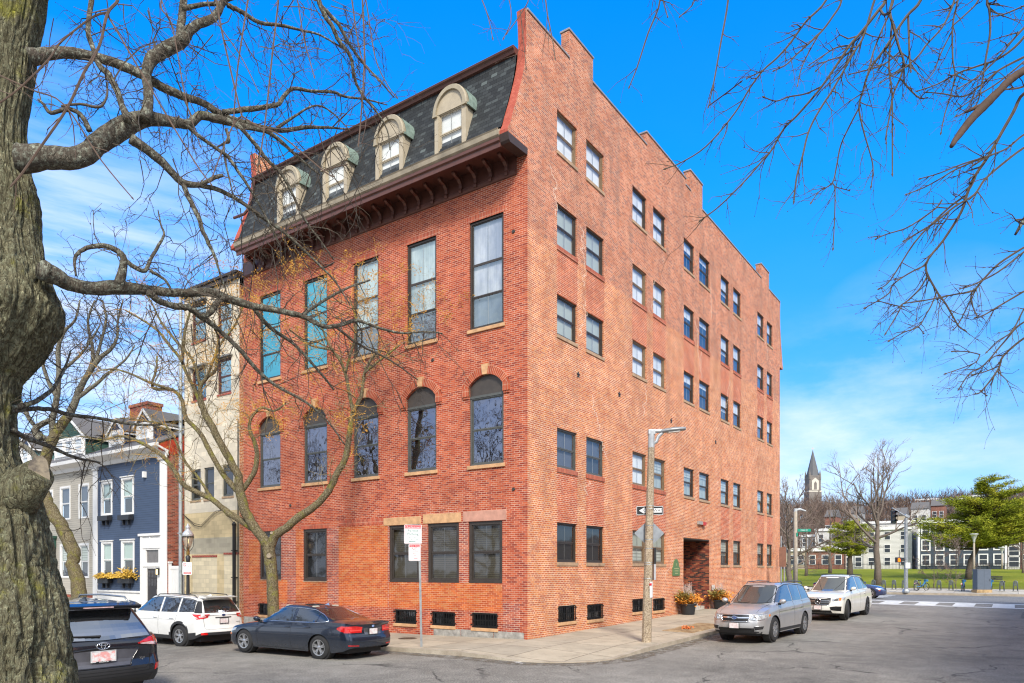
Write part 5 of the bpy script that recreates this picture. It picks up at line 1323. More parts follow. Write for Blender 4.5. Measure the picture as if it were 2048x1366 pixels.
# black one close to the camera, seen from behind
sp = suv_spec(xr=-2.32, xf=2.25, W=.925, clad=.40, bot=[(-2.3, .27), (-2.1, .25), (1.9, .24), (2.27, .28)], ryr=.24, noser=[(.25, .12), (.42, -.02), (.58, -.02), (.64, .05), (.95, .03), (1.1, .10)],
    top=[(-2.32, 1.0), (-2.2, 1.09), (-1.2, 1.10), (0, 1.06), (1.1, 1.05), (1.7, .98), (2.05, .90), (2.25, .78)],
    cab=dict(rb=(-2.22,), rt=(-1.90,), yb=.84, yt=.62, base=[(-2.3, 1.08), (0, 1.08), (1.2, 1.06)], roof=[(-2.1, 1.60), (-1.6, 1.65), (-.6, 1.685), (.1, 1.68), (.5, 1.64)]))
q = unproj(205, 1287, 14.2)
RX, RY = q.x, q.y + 2.34 * 1.2
c = Car('compact_suv', (RX, RY, hr(RX, RY)), pi / 2, 'black sport utility car seen from behind beside the big mossy tree trunk', sp, P_BLACK, 1.1)
c.root.scale = (1.2, 1.44, 1.2)
suv_sides(c, gaps, gr_, (-.15, -.95), .93)
c.patch('rear_window', '-x', [(-.70, 1.06), (0, 1.03), (.70, 1.06)], [(-.52, 1.51), (0, 1.53), (.52, 1.51)], cargl('rear_glass', (.012, .014, .016), .0, .38), 18, 8, off=.010)
m = MB(); m.prism([(-2.20, 1.555), (-2.15, 1.53), (-1.95, 1.56), (-1.85, 1.65), (-2.05, 1.635), (-2.21, 1.585)], 'y', -.58, .58); c.part(m, 'spoiler', P_BLACK, bevel=.012)
m = MB(); m.box(-2.218, -.2, 1.56, -2.203, .2, 1.578); c.part(m, 'brake_light', M_TAILC)
m = MB(); m.tube([c.hit('-x', (.0, 1.10), .03), c.hit('-x', (.25, 1.11), .035), c.hit('-x', (.55, 1.13), .03)], [.02, .014, .008], 5); c.part(m, 'wiper', M_PLAST)
for sg in (1, -1):
    c.patch('tail_light', '-x', [(.50 * sg, .93), (.72 * sg, .90), (.84 * sg, .88)], [(.49 * sg, .945), (.68 * sg, 1.03), (.87 * sg, 1.07)], M_TAIL, 12, 6, off=.018)
    c.patch('tail_light_lens', '-x', [(.54 * sg, .925), (.72 * sg, .90), (.80 * sg, .895)], [(.52 * sg, .940), (.70 * sg, .955), (.82 * sg, .94)], M_TAILC, 10, 3, off=.024)
    c.patch('tail_light_band', '-x', [(.77 * sg, .895), (.80 * sg, .89)], [(.74 * sg, 1.035), (.775 * sg, 1.045)], M_CHROME, 4, 5, off=.026)
    c.patch('reflector', '-x', [(.74 * sg, .46), (.82 * sg, .50)], [(.76 * sg, .57), (.86 * sg, .58)], M_TAIL, 6, 3, off=.012)
c.patch('plate_recess', '-x', [(-.36, .60), (.36, .60)], [(-.50, .86), (0, .875), (.50, .86)], plain('recess_grey', (.10, .10, .115), .4, .3), 14, 5, off=.006)
m = MB(); c.line(m, '-x', [(-.37, .59), (.37, .59), (.51, .86), (.20, .90), (0, .915), (-.20, .90), (-.51, .86), (-.37, .59)], .012, .008, 60); c.part(m, 'recess_edge', P_BLACK, smooth=True)
m = MB(); c.line(m, '-x', [(-.72, 1.0), (-.68, .62), (-.60, .52), (.60, .52), (.68, .62), (.72, 1.0)], .005, .001, 40); c.line(m, '-x', [(-.85, .50), (-.6, .47), (.6, .47), (.85, .50)], .005, 0, 30); c.part(m, 'tailgate_gap', M_SEAM)
p = plate(c, '-x', 0, .775, .155, .08, off=.025, mat=platemat('number_plate_red', (.72, .34, .32)), frame=plain('plate_frame_white', (.6, .6, .6), .4))
m = MB(); m.box(p.x - .012, -.10, .677, p.x - .009, .10, .697); E_ = c.part(m, 'plate_frame_band', M_PLAST)
m = MB(); text_mb(m, 'VALENCIA', .028, (p.x - .0135, 0, .687), (0, -1, 0), (0, 0, 1)); c.part(m, 'plate_lettering', plain('letter_white', (.8, .8, .8), .4), E_)
p = c.hit('-x', (0, .945), .016); m = MB()
emblem_ring(m, (p.x, 0, .945), .085, .056, .008, 32); emblem_ring(m, (p.x, 0, .945), .026, .053, .006, 24); emblem_ring(m, (p.x, 0, .968), .056, .021, .006, 24); c.part(m, 'badge', M_CHROME, smooth=True)
m = MB(); text_mb(m, 'XLE', .05, (c.hit('-x', (-.52, .68), .01).x, -.56, .685), (0, -1, 0), (0, 0, 1), extr=.004); text_mb(m, 'RAV4', .05, (c.hit('-x', (.56, .62), .01).x, .58, .62), (0, -1, 0), (0, 0, 1), extr=.004); c.part(m, 'badge_lettering', M_CHROME)
rails(c, -1.75, .15, .60, lambda x: 1.625 + .03 * (1 - abs(x + .8)), plain('rail_silver', (.32, .35, .38), .35, .7), .085)
fin = MB(); fin.prism([(-1.80, 1.66), (-1.55, 1.67), (-1.74, 1.74)], 'y', -.014, .014); c.part(fin, 'roof_fin', P_BLACK)
c.patch('bumper_step', '-x', [(-.80, .27), (.80, .27)], [(-.84, .40), (.84, .40)], M_PLAST, 14, 3, off=.012)
mirror_(c, .98, 1.15, .88); c.wheels('five')

# dark blue saloon crossing beyond, half hidden
c_sedan((36.5, -3.35, hr(36.5, -3.35)), rad(-90), 1., P_BLUE, 'navy blue sedan on the main road, glimpsed behind the large white car')
# ================================================================= neighbours on the front street
FAh = lambda x: PA(x)
def blockmat(name, base, mort, dirt=(.2, .16, .11)):
    t = NT(name); co = t.coord('UV'); b = t.n('ShaderNodeTexBrick', offset=.5); t.l(co, b.inputs['Vector'])
    for k, v in (('Scale', 1.), ('Mortar Size', .006), ('Mortar Smooth', .4), ('Brick Width', .41), ('Row Height', .205)): b.inputs[k].default_value = v
    b.inputs['Color1'].default_value = (.85, .85, .85, 1); b.inputs['Color2'].default_value = (1.08, 1.07, 1.05, 1); b.inputs['Mortar'].default_value = (mort,) * 3 + (1,)
    col = t.mix(1., t.ramp(t.noise(co, .6, 7), [(.3, mul(base, .8)), (.7, mul(base, 1.12))]), b.outputs['Color'], 'MULTIPLY')
    col = t.mix(t.ramp(t.noise(t.coord('UV', (2.2, .25, 1)), 1.4, 6), [(.56, 0.), (.78, .35)]), col, dirt)
    col = t.mix(t.ramp(t.noise(t.coord('UV', (.5, 4.8, 1)), .9, 5), [(.6, 0.), (.72, .45)]), col, mul(base, 1.5))
    return t.bsdf(col, .9, spec=.2, bump=t.noise(co, 25, 4), bd=.006)
M_BLK = blockmat('concrete_block', (.66, .60, .49), .84); M_BLT = blockmat('concrete_block_tan', (.60, .49, .30), .8); M_BLL = blockmat('concrete_block_pale', (.68, .60, .43), .7, (.42, .36, .25))
M_BLG2 = blockmat('block_parge_grey', (.42, .385, .30), .95)
NB = empty('block_building', (0, 17.6, 0), label='narrow tall pale concrete block building squeezed between the brick building and the blue house', cat='building')
def cen(mb, o):   # vertices in world space, mesh stored relative to its thing
    mb.v = [(a - o[0], b - o[1], c - o[2]) for a, b, c in mb.v]; return mb
class HB(MB):
    """mesh builder in world coordinates, parented to a house with a translated origin"""
    def build(s, name, mats, parent, **k):
        o = ABS[parent.name]; me_uv = {}
        v0 = s.v; 
        s.v = [(a - o[0], b - o[1], c - o[2]) for a, b, c in v0]
        return MB.build(s, name, mats, parent, **k)
_MB = MB
def in_house(origin):
    """make the generic window() helpers work in world coordinates for a house standing elsewhere"""
    ABS_PARENT['o'] = origin
nbh = [(18.06, 19.22, 13.05, 14.87), (16.1, 17.15, 12.95, 14.48), (18.06, 19.22, 10.28, 11.80), (16.1, 17.15, 10.30, 11.90), (18.50, 19.34, 5.55, 7.02), (17.42, 18.22, 5.55, 7.03), (15.92, 16.76, 5.60, 7.02)]
ya, yb_, yc_, yd_ = Apl(384, 1)[0], Apl(433, 1)[0], Apl(447, 1)[0], Apl(478, 1)[0]
zones = [(yb_, ya, -.6, 2.85), (yd_, yc_, -.6, 2.95), (15.5, 19.9, 3.05, 3.75), (15.5, 19.9, 3.75, 4.95)]
def mN(u, v):
    if (yb_ < u < ya and v < 2.85) or (yd_ < u < yc_ and v < 2.95): return 2
    if 3.0 < v < 3.75: return 3
    if v < 4.95: return 1
    return 0
WINX = .03
SH = (0, 17.6, 0)
def shifted(P, o): return lambda u, v, d: tuple(a - b for a, b in zip(P(u, v, d), o))
PN = shifted(PA(WINX), SH)
mb = wallgrid(nbh, zones, 15.46, 19.88, -.6, 15.5, PN, mN, extra_v=(3.0,))
mb.build('wall', [M_BLK, M_BLT, M_BLL, M_BLG2], NB)
m = MB(); m.box(.03, 19.86 - 17.6, -.6, 14, 19.88 - 17.6, 15.5); m.build('side_wall', M_BLK, NB)
m = MB(); m.box(-.18, 15.46 - 17.6, 15.5, .3, 19.98 - 17.6, 15.62); m.box(-.12, 15.46 - 17.6, 15.3, .1, 19.94 - 17.6, 15.5); m.build('roof_edge', plain('dark_fascia', (.03, .022, .018), .5), NB)
m = MB(); m.box(.3, 15.46 - 17.6, 15.3, 14, 19.86 - 17.6, 15.48); m.build('flat_roof', MATS['tar_roof'], NB)
rb = brick('brick_trim', [(.34,.06,.04),(.40,.08,.05)], (.5,.4,.35), ms=.012)
for k, (a, b, c, d) in enumerate(nbh):
    w = window(PN, a, b, c, d, NB, plain('maroon_frame', (.09, .03, .03), .4) if k < 4 else M_GREYF, back=back_panel('blue_curtain', (.02, .05, .16), .2) if k < 4 else M_SCREEN, glass=M_GLASSM if k < 4 else M_GLASSD, rails=(.5,), munt=False, sill=rb if k < 4 else M_SILL, sillh=.09, silld=.03, sillw=.03, d=.09)
    if k < 4:
        l = MB(); l.box(-.14, a - .12 - 17.6, d + .02, .03, b + .12 - 17.6, d + .09); l.build('drip_hood', plain('hood_metal', (.25, .25, .24), .4, .5), w)
for a, b, z in ((yb_, ya, 2.87), (yd_, yc_, 2.97)):
    m = MB(); m.box(-.002, a - 17.6, z - .02, .05, b - 17.6, z + .07); m.build('brick_lintel', rb, NB)
m = MB(); m.tube([(-.06, 20.05 - 17.6, 15.4), (-.06, 20.05 - 17.6, -.3)], .085, 10)
for z in (1, 4, 7, 10, 13): m.box(-.15, 19.94 - 17.6, z, .03, 20.16 - 17.6, z + .05)
m.build('downpipe', plain('galvanised', (.42, .46, .47), .45, .5, vary=.15), NB)
m = MB(); m.tube([(-.08, 15.72 - 17.6, 4.25), (-.08, 15.72 - 17.6, -.3)], .075, 8); m.tube([(-.03, 15.5 - 17.6, 9), (-.03, 15.5 - 17.6, -.3)], .025, 6); m.lathe([(.07, -.1), (.10, 0), (.03, .12)], (-.08, 15.72 - 17.6, 4.3), 10)
for z in (.8, 1.9, 3.1): m.box(-.17, 15.62 - 17.6, z, .03, 15.82 - 17.6, z + .04)
m.build('cable_conduit', M_GRIL, NB)
m = MB()
for dz in (0, .08): m.tube([(-.05, 19.8 - 17.6, 4.9), (-.06, 18.9 - 17.6, 4.45 - dz), (-.06, 18.3 - 17.6, 4.35 - dz), (-.05, 17.2 - 17.6, 4.95 - dz), (-.05, 16.6 - 17.6, 5.0), (-.07, 15.8 - 17.6, 4.4)], .014, 5)
m.build('cable', M_GRIL, NB)

def siding(name, c, h=.115, gap=.55):
    t = NT(name); co = t.coord('UV'); sx = t.n('ShaderNodeSeparateXYZ'); t.l(co, sx.inputs[0])
    f = t.math('FRACT', t.math('MULTIPLY', sx.outputs[1], 1 / h))
    col = t.ramp(t.noise(t.coord('UV', (.4, 6, 1)), 2, 4), [(.3, mul(c, .9)), (.7, mul(c, 1.1))])
    col = t.mix(1., col, t.ramp(f, [(0., gap * .4), (.06, gap * .6), (.13, 1.), (1., 1.)]), 'MULTIPLY')   # the dark joint under each board
    col = t.mix(t.ramp(t.noise(co, .9, 6), [(.6, 0.), (.8, .3)]), col, mul(c, .6))
    return t.bsdf(col, .6, spec=.3, bump=t.math('SUBTRACT', 1., f), bd=.018, bs=.8)
M_SBLUE = siding('siding_blue', (.066, .10, .175)); M_SBEIGE = siding('siding_beige', (.50, .47, .41), .12, .7); M_SGREEN = siding('siding_green', (.035, .085, .07)); M_SBLUE2 = siding('siding_dark_blue', (.035, .055, .11))
M_WHITE = plain('white_trim', (.78, .78, .77), .45, vary=.06, scale=2)
M_ROOFG = plain('asphalt_shingle', (.13, .125, .125), .85, vary=.3, scale=18)
M_BRH = brick('brick_house', [(.30,.06,.035),(.36,.08,.045),(.24,.05,.03),(.16,.045,.03),(.40,.11,.06)], (.42,.32,.25), ms=.013)
def cased(P, u0, u1, v0, v1, parent, crown=True, back=None, name='window', cw=.11, **k):
    w = window(P, u0 + cw, u1 - cw, v0 + (.03 if not crown else .05), v1 - cw, parent, M_WHITE, back=back or M_CURT, back2=k.pop('back2', M_SCREEN), split=k.pop('split', .5), glass=M_GLASS, rails=(.5,), munt=False, d=k.pop('d', .02), fw=.03, sash=.05, name=name)
    m = MB(); d0, d1 = -.035, .03
    pbox(m, P, u0, u0 + cw, v0, v1 - cw, d0, d1); pbox(m, P, u1 - cw, u1, v0, v1 - cw, d0, d1); pbox(m, P, u0, u1, v1 - cw, v1, d0, d1); pbox(m, P, u0 + cw, u1 - cw, v0, v0 + .05, d0, d1)
    if crown: pbox(m, P, u0 - .05, u1 + .05, v1, v1 + .05, d0 - .05, d1)
    m.build('frame', M_WHITE, w); return w
def spray(mb, c, n, r, ln, up=.5, seed=1, wdt=.012, m=0, leafs=1, rz=1.):
    Q = random.Random(seed)
    for k in range(n):
        a = Q.uniform(0, 2 * pi); e = Q.uniform(-.1, 1.) * up
        d = Vector((cos(a), sin(a), e * 1.3 + Q.uniform(-.2, .3))).normalized(); p = Vector(c) + Vector((Q.gauss(0, r * .4), Q.gauss(0, r * .4), Q.gauss(0, r * .25) * rz))
        L = ln * Q.uniform(.5, 1.1)
        for j in range(leafs):
            q = p + d * (L * (j + .6) / leafs); dd = (d + Vector((Q.gauss(0, .6), Q.gauss(0, .6), Q.gauss(0, .5)))).normalized(); s_ = dd.orthogonal().normalized() * wdt * Q.uniform(.7, 1.4); l2 = L / leafs * 1.1
            mb.face([q, q + dd * l2 * .5 + s_, q + dd * l2, q + dd * l2 * .5 - s_], m)
def planes(xs, ys, zs): pass

# ---- blue clapboard house
yR, yL = Apl(334.5, 1)[0], Apl(187, 1)[0]; yg = Apl(321, 1)[0]
BH = empty('clapboard_house', (0, (yR + yL) / 2, 0), label='dark blue clapboard row house with white trim, black door and two dormers', cat='house')
O = ABS[BH.name]; PH = shifted(PA(0), O)
def hbox(mb, x0, y0, z0, x1, y1, z1, m=0): return mb.box(x0 - O[0], y0 - O[1], z0 - O[2], x1 - O[0], y1 - O[1], z1 - O[2], m)
ZE = 8.15; yw = yL - .5
holes = [(24.48, 25.75, 5.15, 7.12), (26.70, 27.9, 5.2, 7.05), (24.43, 25.75, 1.86, 3.82), (26.65, 27.87, 1.84, 3.8)]
h2 = [(a + .11, b - .11, c + .05, d - .11) for a, b, c, d in holes]
dh = (22.25, 23.25, -.4, 2.33); th_ = (22.15, 23.35, 2.62, 3.27)
mb = wallgrid(h2 + [(dh[0], dh[1], .35, 2.33, None, .12), th_], [], yR, yL, -.6, ZE, PH, lambda u, v: 1 if (v < 1.13 or u < yg or u > yw or (u < 23.8 and v < 4.04)) else 0, extra_u=(yg, yw, 23.8), extra_v=(1.13, 4.04), depth=.10)
mb.build('wall', [M_SBLUE, M_WHITE], BH)
m = MB(); m.box(-.03, yg - O[1], .9, -.003, yR - .0 - O[1], ZE) if 0 else None
m = MB(); hbox(m, -.045, yR, -.5, -.002, yg, ZE - .25); hbox(m, -.045, yw, -.5, -.002, yL, ZE - .25); hbox(m, -.06, 23.8, 1.08, -.002, yw, 1.17); hbox(m, -.09, 21.85, 3.98, -.002, 23.95, 4.1); hbox(m, -.04, 23.6, .0, -.002, 23.82, 3.98); hbox(m, -.035, 21.95, 3.35, -.002, 23.6, 3.45); hbox(m, -.04, 21.95, 2.42, -.002, 23.6, 2.52); hbox(m, -.04, 22.85, 3.45, -.003, 22.95, 3.98)
hbox(m, -.12, yR - .05, ZE - .42, -.002, yg + .1, ZE - .25); hbox(m, -.12, yw - .1, ZE - .42, -.002, yL, ZE - .25)
m.build('corner_boards', M_WHITE, BH)
for k, (a, b, c, d) in enumerate(holes):
    w = cased(PH, a, b, c, d, BH, back=back_panel('shade_mint', (.48, .60, .55)), back2=M_SCREEN, split=.45)
    bx_ = MB(); hbox(bx_, -.30, a - .02, c - .30, -.04, b - .15, c - .04); hbox(bx_, -.2, a + .25, c - .55, -.05, a + .3, c - .3); hbox(bx_, -.2, b - .5, c - .55, -.05, b - .45, c - .3)
    B_ = bx_.build('window_box', plain('black_box', (.02, .022, .028), .5), BH, bevel=.006)
    if k >= 2:
        s_ = MB(); 
        for yy in rng(a + (.05 if k == 3 else -.05), b + (-.2 if k == 3 else .75), .10): spray(s_, (-.17 - O[0], yy - O[1], c + .02), 26, .10, .34 + (.28 if k == 2 and yy < a + .45 else 0), 1.0 if yy < a + .5 and k == 2 else .5, seed=int(yy * 100), wdt=.035, leafs=3)
        s_.build('flowers', plain('yellow_foliage', (.62, .40, .06), .7, vary=.4, scale=30), B_)
m = MB(); m.box(.05, dh[0] - O[1] + .002, .35, .11, dh[1] - O[1] - .002, 2.328); D_ = m.build('door', plain('door_black', (.025, .022, .026), .35), BH)
m = MB()
for i in range(3):
    for j in range(2): hbox(m, .035, dh[0] + .13 + .28 * i, 1.45 + .42 * j, .049, dh[0] + .34 + .28 * i, 1.80 + .42 * j)
m.build('door_panes', plain('door_pane', (.07, .07, .08), .1), D_)
m = MB(); hbox(m, .03, dh[0] + .08, 1.05, .05, dh[0] + .12, 1.3); m.build('handle', M_COPING, D_)
m = MB(); hbox(m, .08, th_[0], th_[2], .12, th_[1], th_[3]); m.build('fanlight', plain('fanlight_glass', (.14, .13, .13), .1), BH)
m = MB(); hbox(m, -.12, 21.95, 2.0, -.03, 22.12, 2.35); L_ = m.build('wall_lamp', M_GRIL, BH); m = MB(); hbox(m, -.16, 21.98, 2.03, -.121, 22.09, 2.28); t = NT('lamp_glow'); e = t.n('ShaderNodeEmission'); e.inputs[0].default_value = (1, .72, .35, 1); e.inputs[1].default_value = 2.2; t.l(e.outputs[0], t.out.inputs[0]); M_GLOW = t.mat; m.build('bulb', M_GLOW, L_)
m = MB(); hbox(m, .02, 23.2 + .05, -.3, .3, 22.0, .35); m.box(-.9, 22.0 - O[1], -.5, -.05, 23.4 - O[1], -.1); m.build('door_step', MATS['step_stone'], BH)
for a, b in ((24.3, 25.5), (26.6, 27.7)):
    m = MB(); hbox(m, -.01, a, -.2, .03, b, .62); hbox(m, -.03, a + .25, -.1, -.011, b - .35, .42); m.build('cellar_window', plain('cellar_dark', (.07, .07, .08), .3), BH)
m = MB(); hbox(m, -.16, 23.25, 6.95, -.003, 23.4, 7.25); m.build('floodlight', M_WHITE, BH)
# eaves, gutter, roof
m = MB(); m.prism([(-.52, ZE + .12), (-.60, ZE + .16), (-.62, ZE + .32), (-.50, ZE + .32), (-.50, ZE + .2), (0, ZE + .0), (0, ZE - .25), (-.08, ZE - .25), (-.14, ZE - .05)], 'y', yR - .12 - O[1], yL + .02 - O[1]); m.build('eaves', M_WHITE, BH)
xr_, zr_ = 5.2, 11.1; th = math.atan2(zr_ - (ZE + .3), xr_ + .5); RS = (zr_ - ZE - .3) / (xr_ + .5)
def rz_(x): return ZE + .3 + (x + .5) * RS
m = MB(); m.prism([(-.52, ZE + .30), (-.52, ZE + .36), (xr_, zr_ + .06), (10.8, ZE + .36), (10.8, ZE + .3), (xr_, zr_)], 'y', yR - .08 - O[1], yL - O[1]); m.build('roof', M_ROOFG, BH)
m = MB(); m.face([(0, yR - O[1], -.6), (10.4, yR - O[1], -.6), (10.4, yR - O[1], ZE + .4), (xr_, yR - O[1], zr_ - .05), (0, yR - O[1], ZE + .2)]); m.build('side_wall', M_BRH, BH)
m = MB(); m.prism([(-.45, ZE + .0), (-.45, ZE + .28), (xr_, zr_ - .02), (xr_, zr_ - .65), (.3, ZE - .2)], 'y', yR - .03 - O[1], yR - .002 - O[1]); m.build('rake_board', plain('red_paint', (.42, .05, .02), .5), BH)
def dormer2(yc, w, zb, ze, zp, x, parent, side, depthx, Oo, triple=False, gable=M_SBLUE2):
    D = MB(); y0, y1 = yc - w / 2 - Oo[1], yc + w / 2 - Oo[1]; ym = yc - Oo[1]
    D.face([(x, y0, zb), (x, y1, zb), (x, y1, ze), (x, ym, zp), (x, y0, ze)])
    d = D.build('dormer', M_WHITE, parent)
    for y in (y0 + .01, y1 - .01):
        c = MB(); c.face([(x + .01, y, zb - .1), (x + depthx, y, zb + depthx * .42 + .2), (x + depthx, y, ze), (x + .01, y, ze)])
        c.build('cheek', side, d)
    c = MB(); t1 = .07; ov = .14
    for s in (-1, 1):
        ye = ym + s * (w / 2 + ov); k_ = (zp - ze) / (w / 2); zz = ze - k_ * ov
        pts = [(x - .10, ye, zz), (x - .10, ym, zp + .02), (x + depthx, ym, zp + .02), (x + depthx, ye, zz)]
        c.face(pts); c.face([(a, b, z_ + t1) for a, b, z_ in pts]); c.face([pts[0], pts[3], (pts[3][0], pts[3][1], pts[3][2] + t1), (pts[0][0], pts[0][1], pts[0][2] + t1)])
    c.build('dormer_roof', M_ROOFG, d)
    c = MB()
    for s in (-1, 1):
        ye = ym + s * (w / 2 + ov); k_ = (zp - ze) / (w / 2); zz = ze - k_ * ov
        c.face([(x - .11, ye, zz - .09), (x - .11, ye, zz + .08), (x - .11, ym, zp + .12), (x - .11, ym, zp - .10)])
        c.face([(x - .11, ye, zz - .09), (x + depthx, ye, zz - .09), (x + depthx, ye, zz + .05), (x - .11, ye, zz + .05)])
    c.build('bargeboard', M_WHITE, d)
    g = MB(); k_ = .72; g.face([(x - .012, ym - w / 2 * k_, ze + .12), (x - .012, ym + w / 2 * k_, ze + .12), (x - .012, ym, zp - .22)]); g.build('gable_panel', gable, d)
    n = 3 if triple else 1; ww = (w - .35) / n if triple else w * .62
    for k in range(n):
        u0 = yc - (ww * n) / 2 + ww * k
        cased(shifted(PA(x - .03), Oo), u0 + .02, u0 + ww - .02, zb + .18, ze - .02, d, crown=False, back=M_CURT, back2=M_SCREEN, split=.5, cw=.08, d=-.01)
dormer2(24.95, 1.75, rz_(.8) - .05, 10.0, 10.75, .8, BH, M_SBLUE2, 4.4, O)
dormer2(27.9, 1.7, rz_(.8) - .05, 9.9, 10.6, .8, BH, M_SBLUE2, 4.2, O)
m = MB(); q = Apl(290, 812, 3.4); m.box(3.0, q[0] - 1.0 - O[1], 9.5, 3.9, q[0] + 1.0 - O[1], q[1] - .1); m.box(2.95, q[0] - 1.06 - O[1], q[1] - .1, 3.95, q[0] + 1.06 - O[1], q[1] + .08)
C_ = m.build('chimney', M_BRH, BH); m = MB(); m.tube([(3.4, q[0] + .5 - O[1], q[1]), (3.4, q[0] + .5 - O[1], q[1] + .5)], .02, 4); m.box(3.1, q[0] - .6 - O[1], q[1] + .05, 3.8, q[0] - .2 - O[1], q[1] + .12); m.build('chimney_cap', M_GRIL, C_)

# ---- beige clapboard house with the green dormer
yL2 = 37.0
EH = empty('clapboard_house', (0, (yL + yL2) / 2, 0), label='beige clapboard row house with a green sided dormer and dark green doorway', cat='house')
O = ABS[EH.name]; PE = shifted(PA(.02), O)
holes = [(29.3, 30.5, 5.15, 7.1), (31.5, 32.8, 5.15, 7.1), (33.7, 34.9, 5.15, 7.0), (29.3, 30.5, 1.80, 3.75), (31.5, 32.8, 1.80, 3.75)]
h2 = [(a + .11, b - .11, c + .03, d - .11) for a, b, c, d in holes]
mb = wallgrid(h2, [], yL + .003, yL2, -.6, ZE, PE, lambda u, v: 1 if v < .85 else 0, extra_v=(.85,), depth=.10); mb.build('wall', [M_SBEIGE, M_BRH], EH)
for k, (a, b, c, d) in enumerate(holes): cased(PE, a, b, c, d, EH, crown=False, back=M_CURT if k > 2 else M_DUSK, back2=M_DUSK, split=.5)
m = MB(); m.prism([(-.50, ZE + .0), (-.60, ZE + .04), (-.62, ZE + .22), (-.50, ZE + .22), (-.50, ZE + .1), (0, ZE - .05), (0, ZE - .3), (-.08, ZE - .3), (-.14, ZE - .1)], 'y', yL + .03 - O[1], yL2 - O[1]); m.build('eaves', M_WHITE, EH)
m = MB(); m.prism([(-.52, ZE + .18), (-.52, ZE + .24), (xr_, zr_ - .05), (10.8, ZE + .24), (10.8, ZE + .15), (xr_, zr_ - .1)], 'y', yL + .01 - O[1], yL2 - O[1]); m.build('roof', M_ROOFG, EH)
dormer2(33.0, 3.9, rz_(.6) - .15, 10.0, 11.3, .6, EH, M_SGREEN, 4.2, O, triple=True, gable=M_SGREEN)
gp = plain('green_paint', (.03, .09, .065), .4)
m = MB(); hbox(m, -.10, 33.3, 3.55, -.0, 36.2, 4.2); hbox(m, -.22, 33.2, 4.1, -.0, 36.3, 4.25); hbox(m, -.10, 33.35, .2, .0, 33.75, 3.55); hbox(m, -.10, 35.7, .2, .0, 36.1, 3.55); hbox(m, -.05, 34.85, .2, .0, 35.1, 3.55); hbox(m, .0, 33.7, 3.0, .02, 35.7, 3.55); m.build('door_surround', gp, EH)
m = MB(); hbox(m, -.03, 33.76, .4, -.001, 34.84, 3.4); m.build('door', M_WHITE, EH); m = MB(); hbox(m, -.04, 33.9, 1.6, -.031, 34.6, 3.2); m.build('door_glass', M_GLASSD, EH)
m = MB(); hbox(m, -.01, 31.2, -.3, .03, 32.6, .6); m.build('cellar_window', MATS['cellar_dark'], EH)

# ---- red brick house and a farther pale one, mostly behind the trunk
RH = empty('brick_house', (0, 42.0, 0), label='red brick row house with white dormers beyond the beige house', cat='house'); O = ABS[RH.name]; PR_ = shifted(PA(.05), O)
hh = [(38.0, 39.1, 5.0, 7.0), (40.5, 41.6, 5.0, 7.0), (43, 44.1, 5.0, 7.0), (38.0, 39.1, 1.6, 3.6), (43, 44.1, 1.6, 3.6)]
wallgrid([(a + .11, b - .11, c + .03, d - .11) for a, b, c, d in hh], [], 37.02, 47, -.8, 8.2, PR_, lambda u, v: 0).build('wall', [M_BRH], RH)
for a, b, c, d in hh: cased(PR_, a, b, c, d, RH, crown=False)
m = MB(); m.prism([(-.4, 8.2), (-.4, 8.35), (5, 10.8), (10.6, 8.3), (10.6, 8.2)], 'y', 37.02 - 42, 47 - 42); m.build('roof', M_ROOFG, RH)
for yc in (39.2, 42.2, 45.2): dormer2(yc, 1.8, 8.7, 10.1, 11.0, .7, RH, siding('siding_teal', (.10, .20, .20)) if yc < 40 else MATS.get('siding_teal', M_SGREEN) if 0 else M_SGREEN, 3.5, O)
FH = empty('clapboard_house', (0, 53, 0), label='white clapboard house farthest down the front street', cat='house'); O = ABS[FH.name]; PF = shifted(PA(.0), O)
hh = [(48.5, 49.6, 4.8, 6.8), (51, 52.1, 4.8, 6.8), (54, 55.1, 4.8, 6.8), (51, 52.1, 1.5, 3.5), (54, 55.1, 1.5, 3.5)]
wallgrid([(a + .11, b - .11, c + .03, d - .11) for a, b, c, d in hh], [], 47.02, 59, -.9, 8.0, PF, lambda u, v: 0).build('wall', [siding('siding_white', (.6, .6, .58))], FH)
for a, b, c, d in hh: cased(PF, a, b, c, d, FH, crown=False)
m = MB(); m.prism([(-.4, 8.0), (-.4, 8.15), (5, 10.9), (10.6, 8.1), (10.6, 8.0)], 'y', -6, 6); m.build('roof', M_ROOFG, FH)

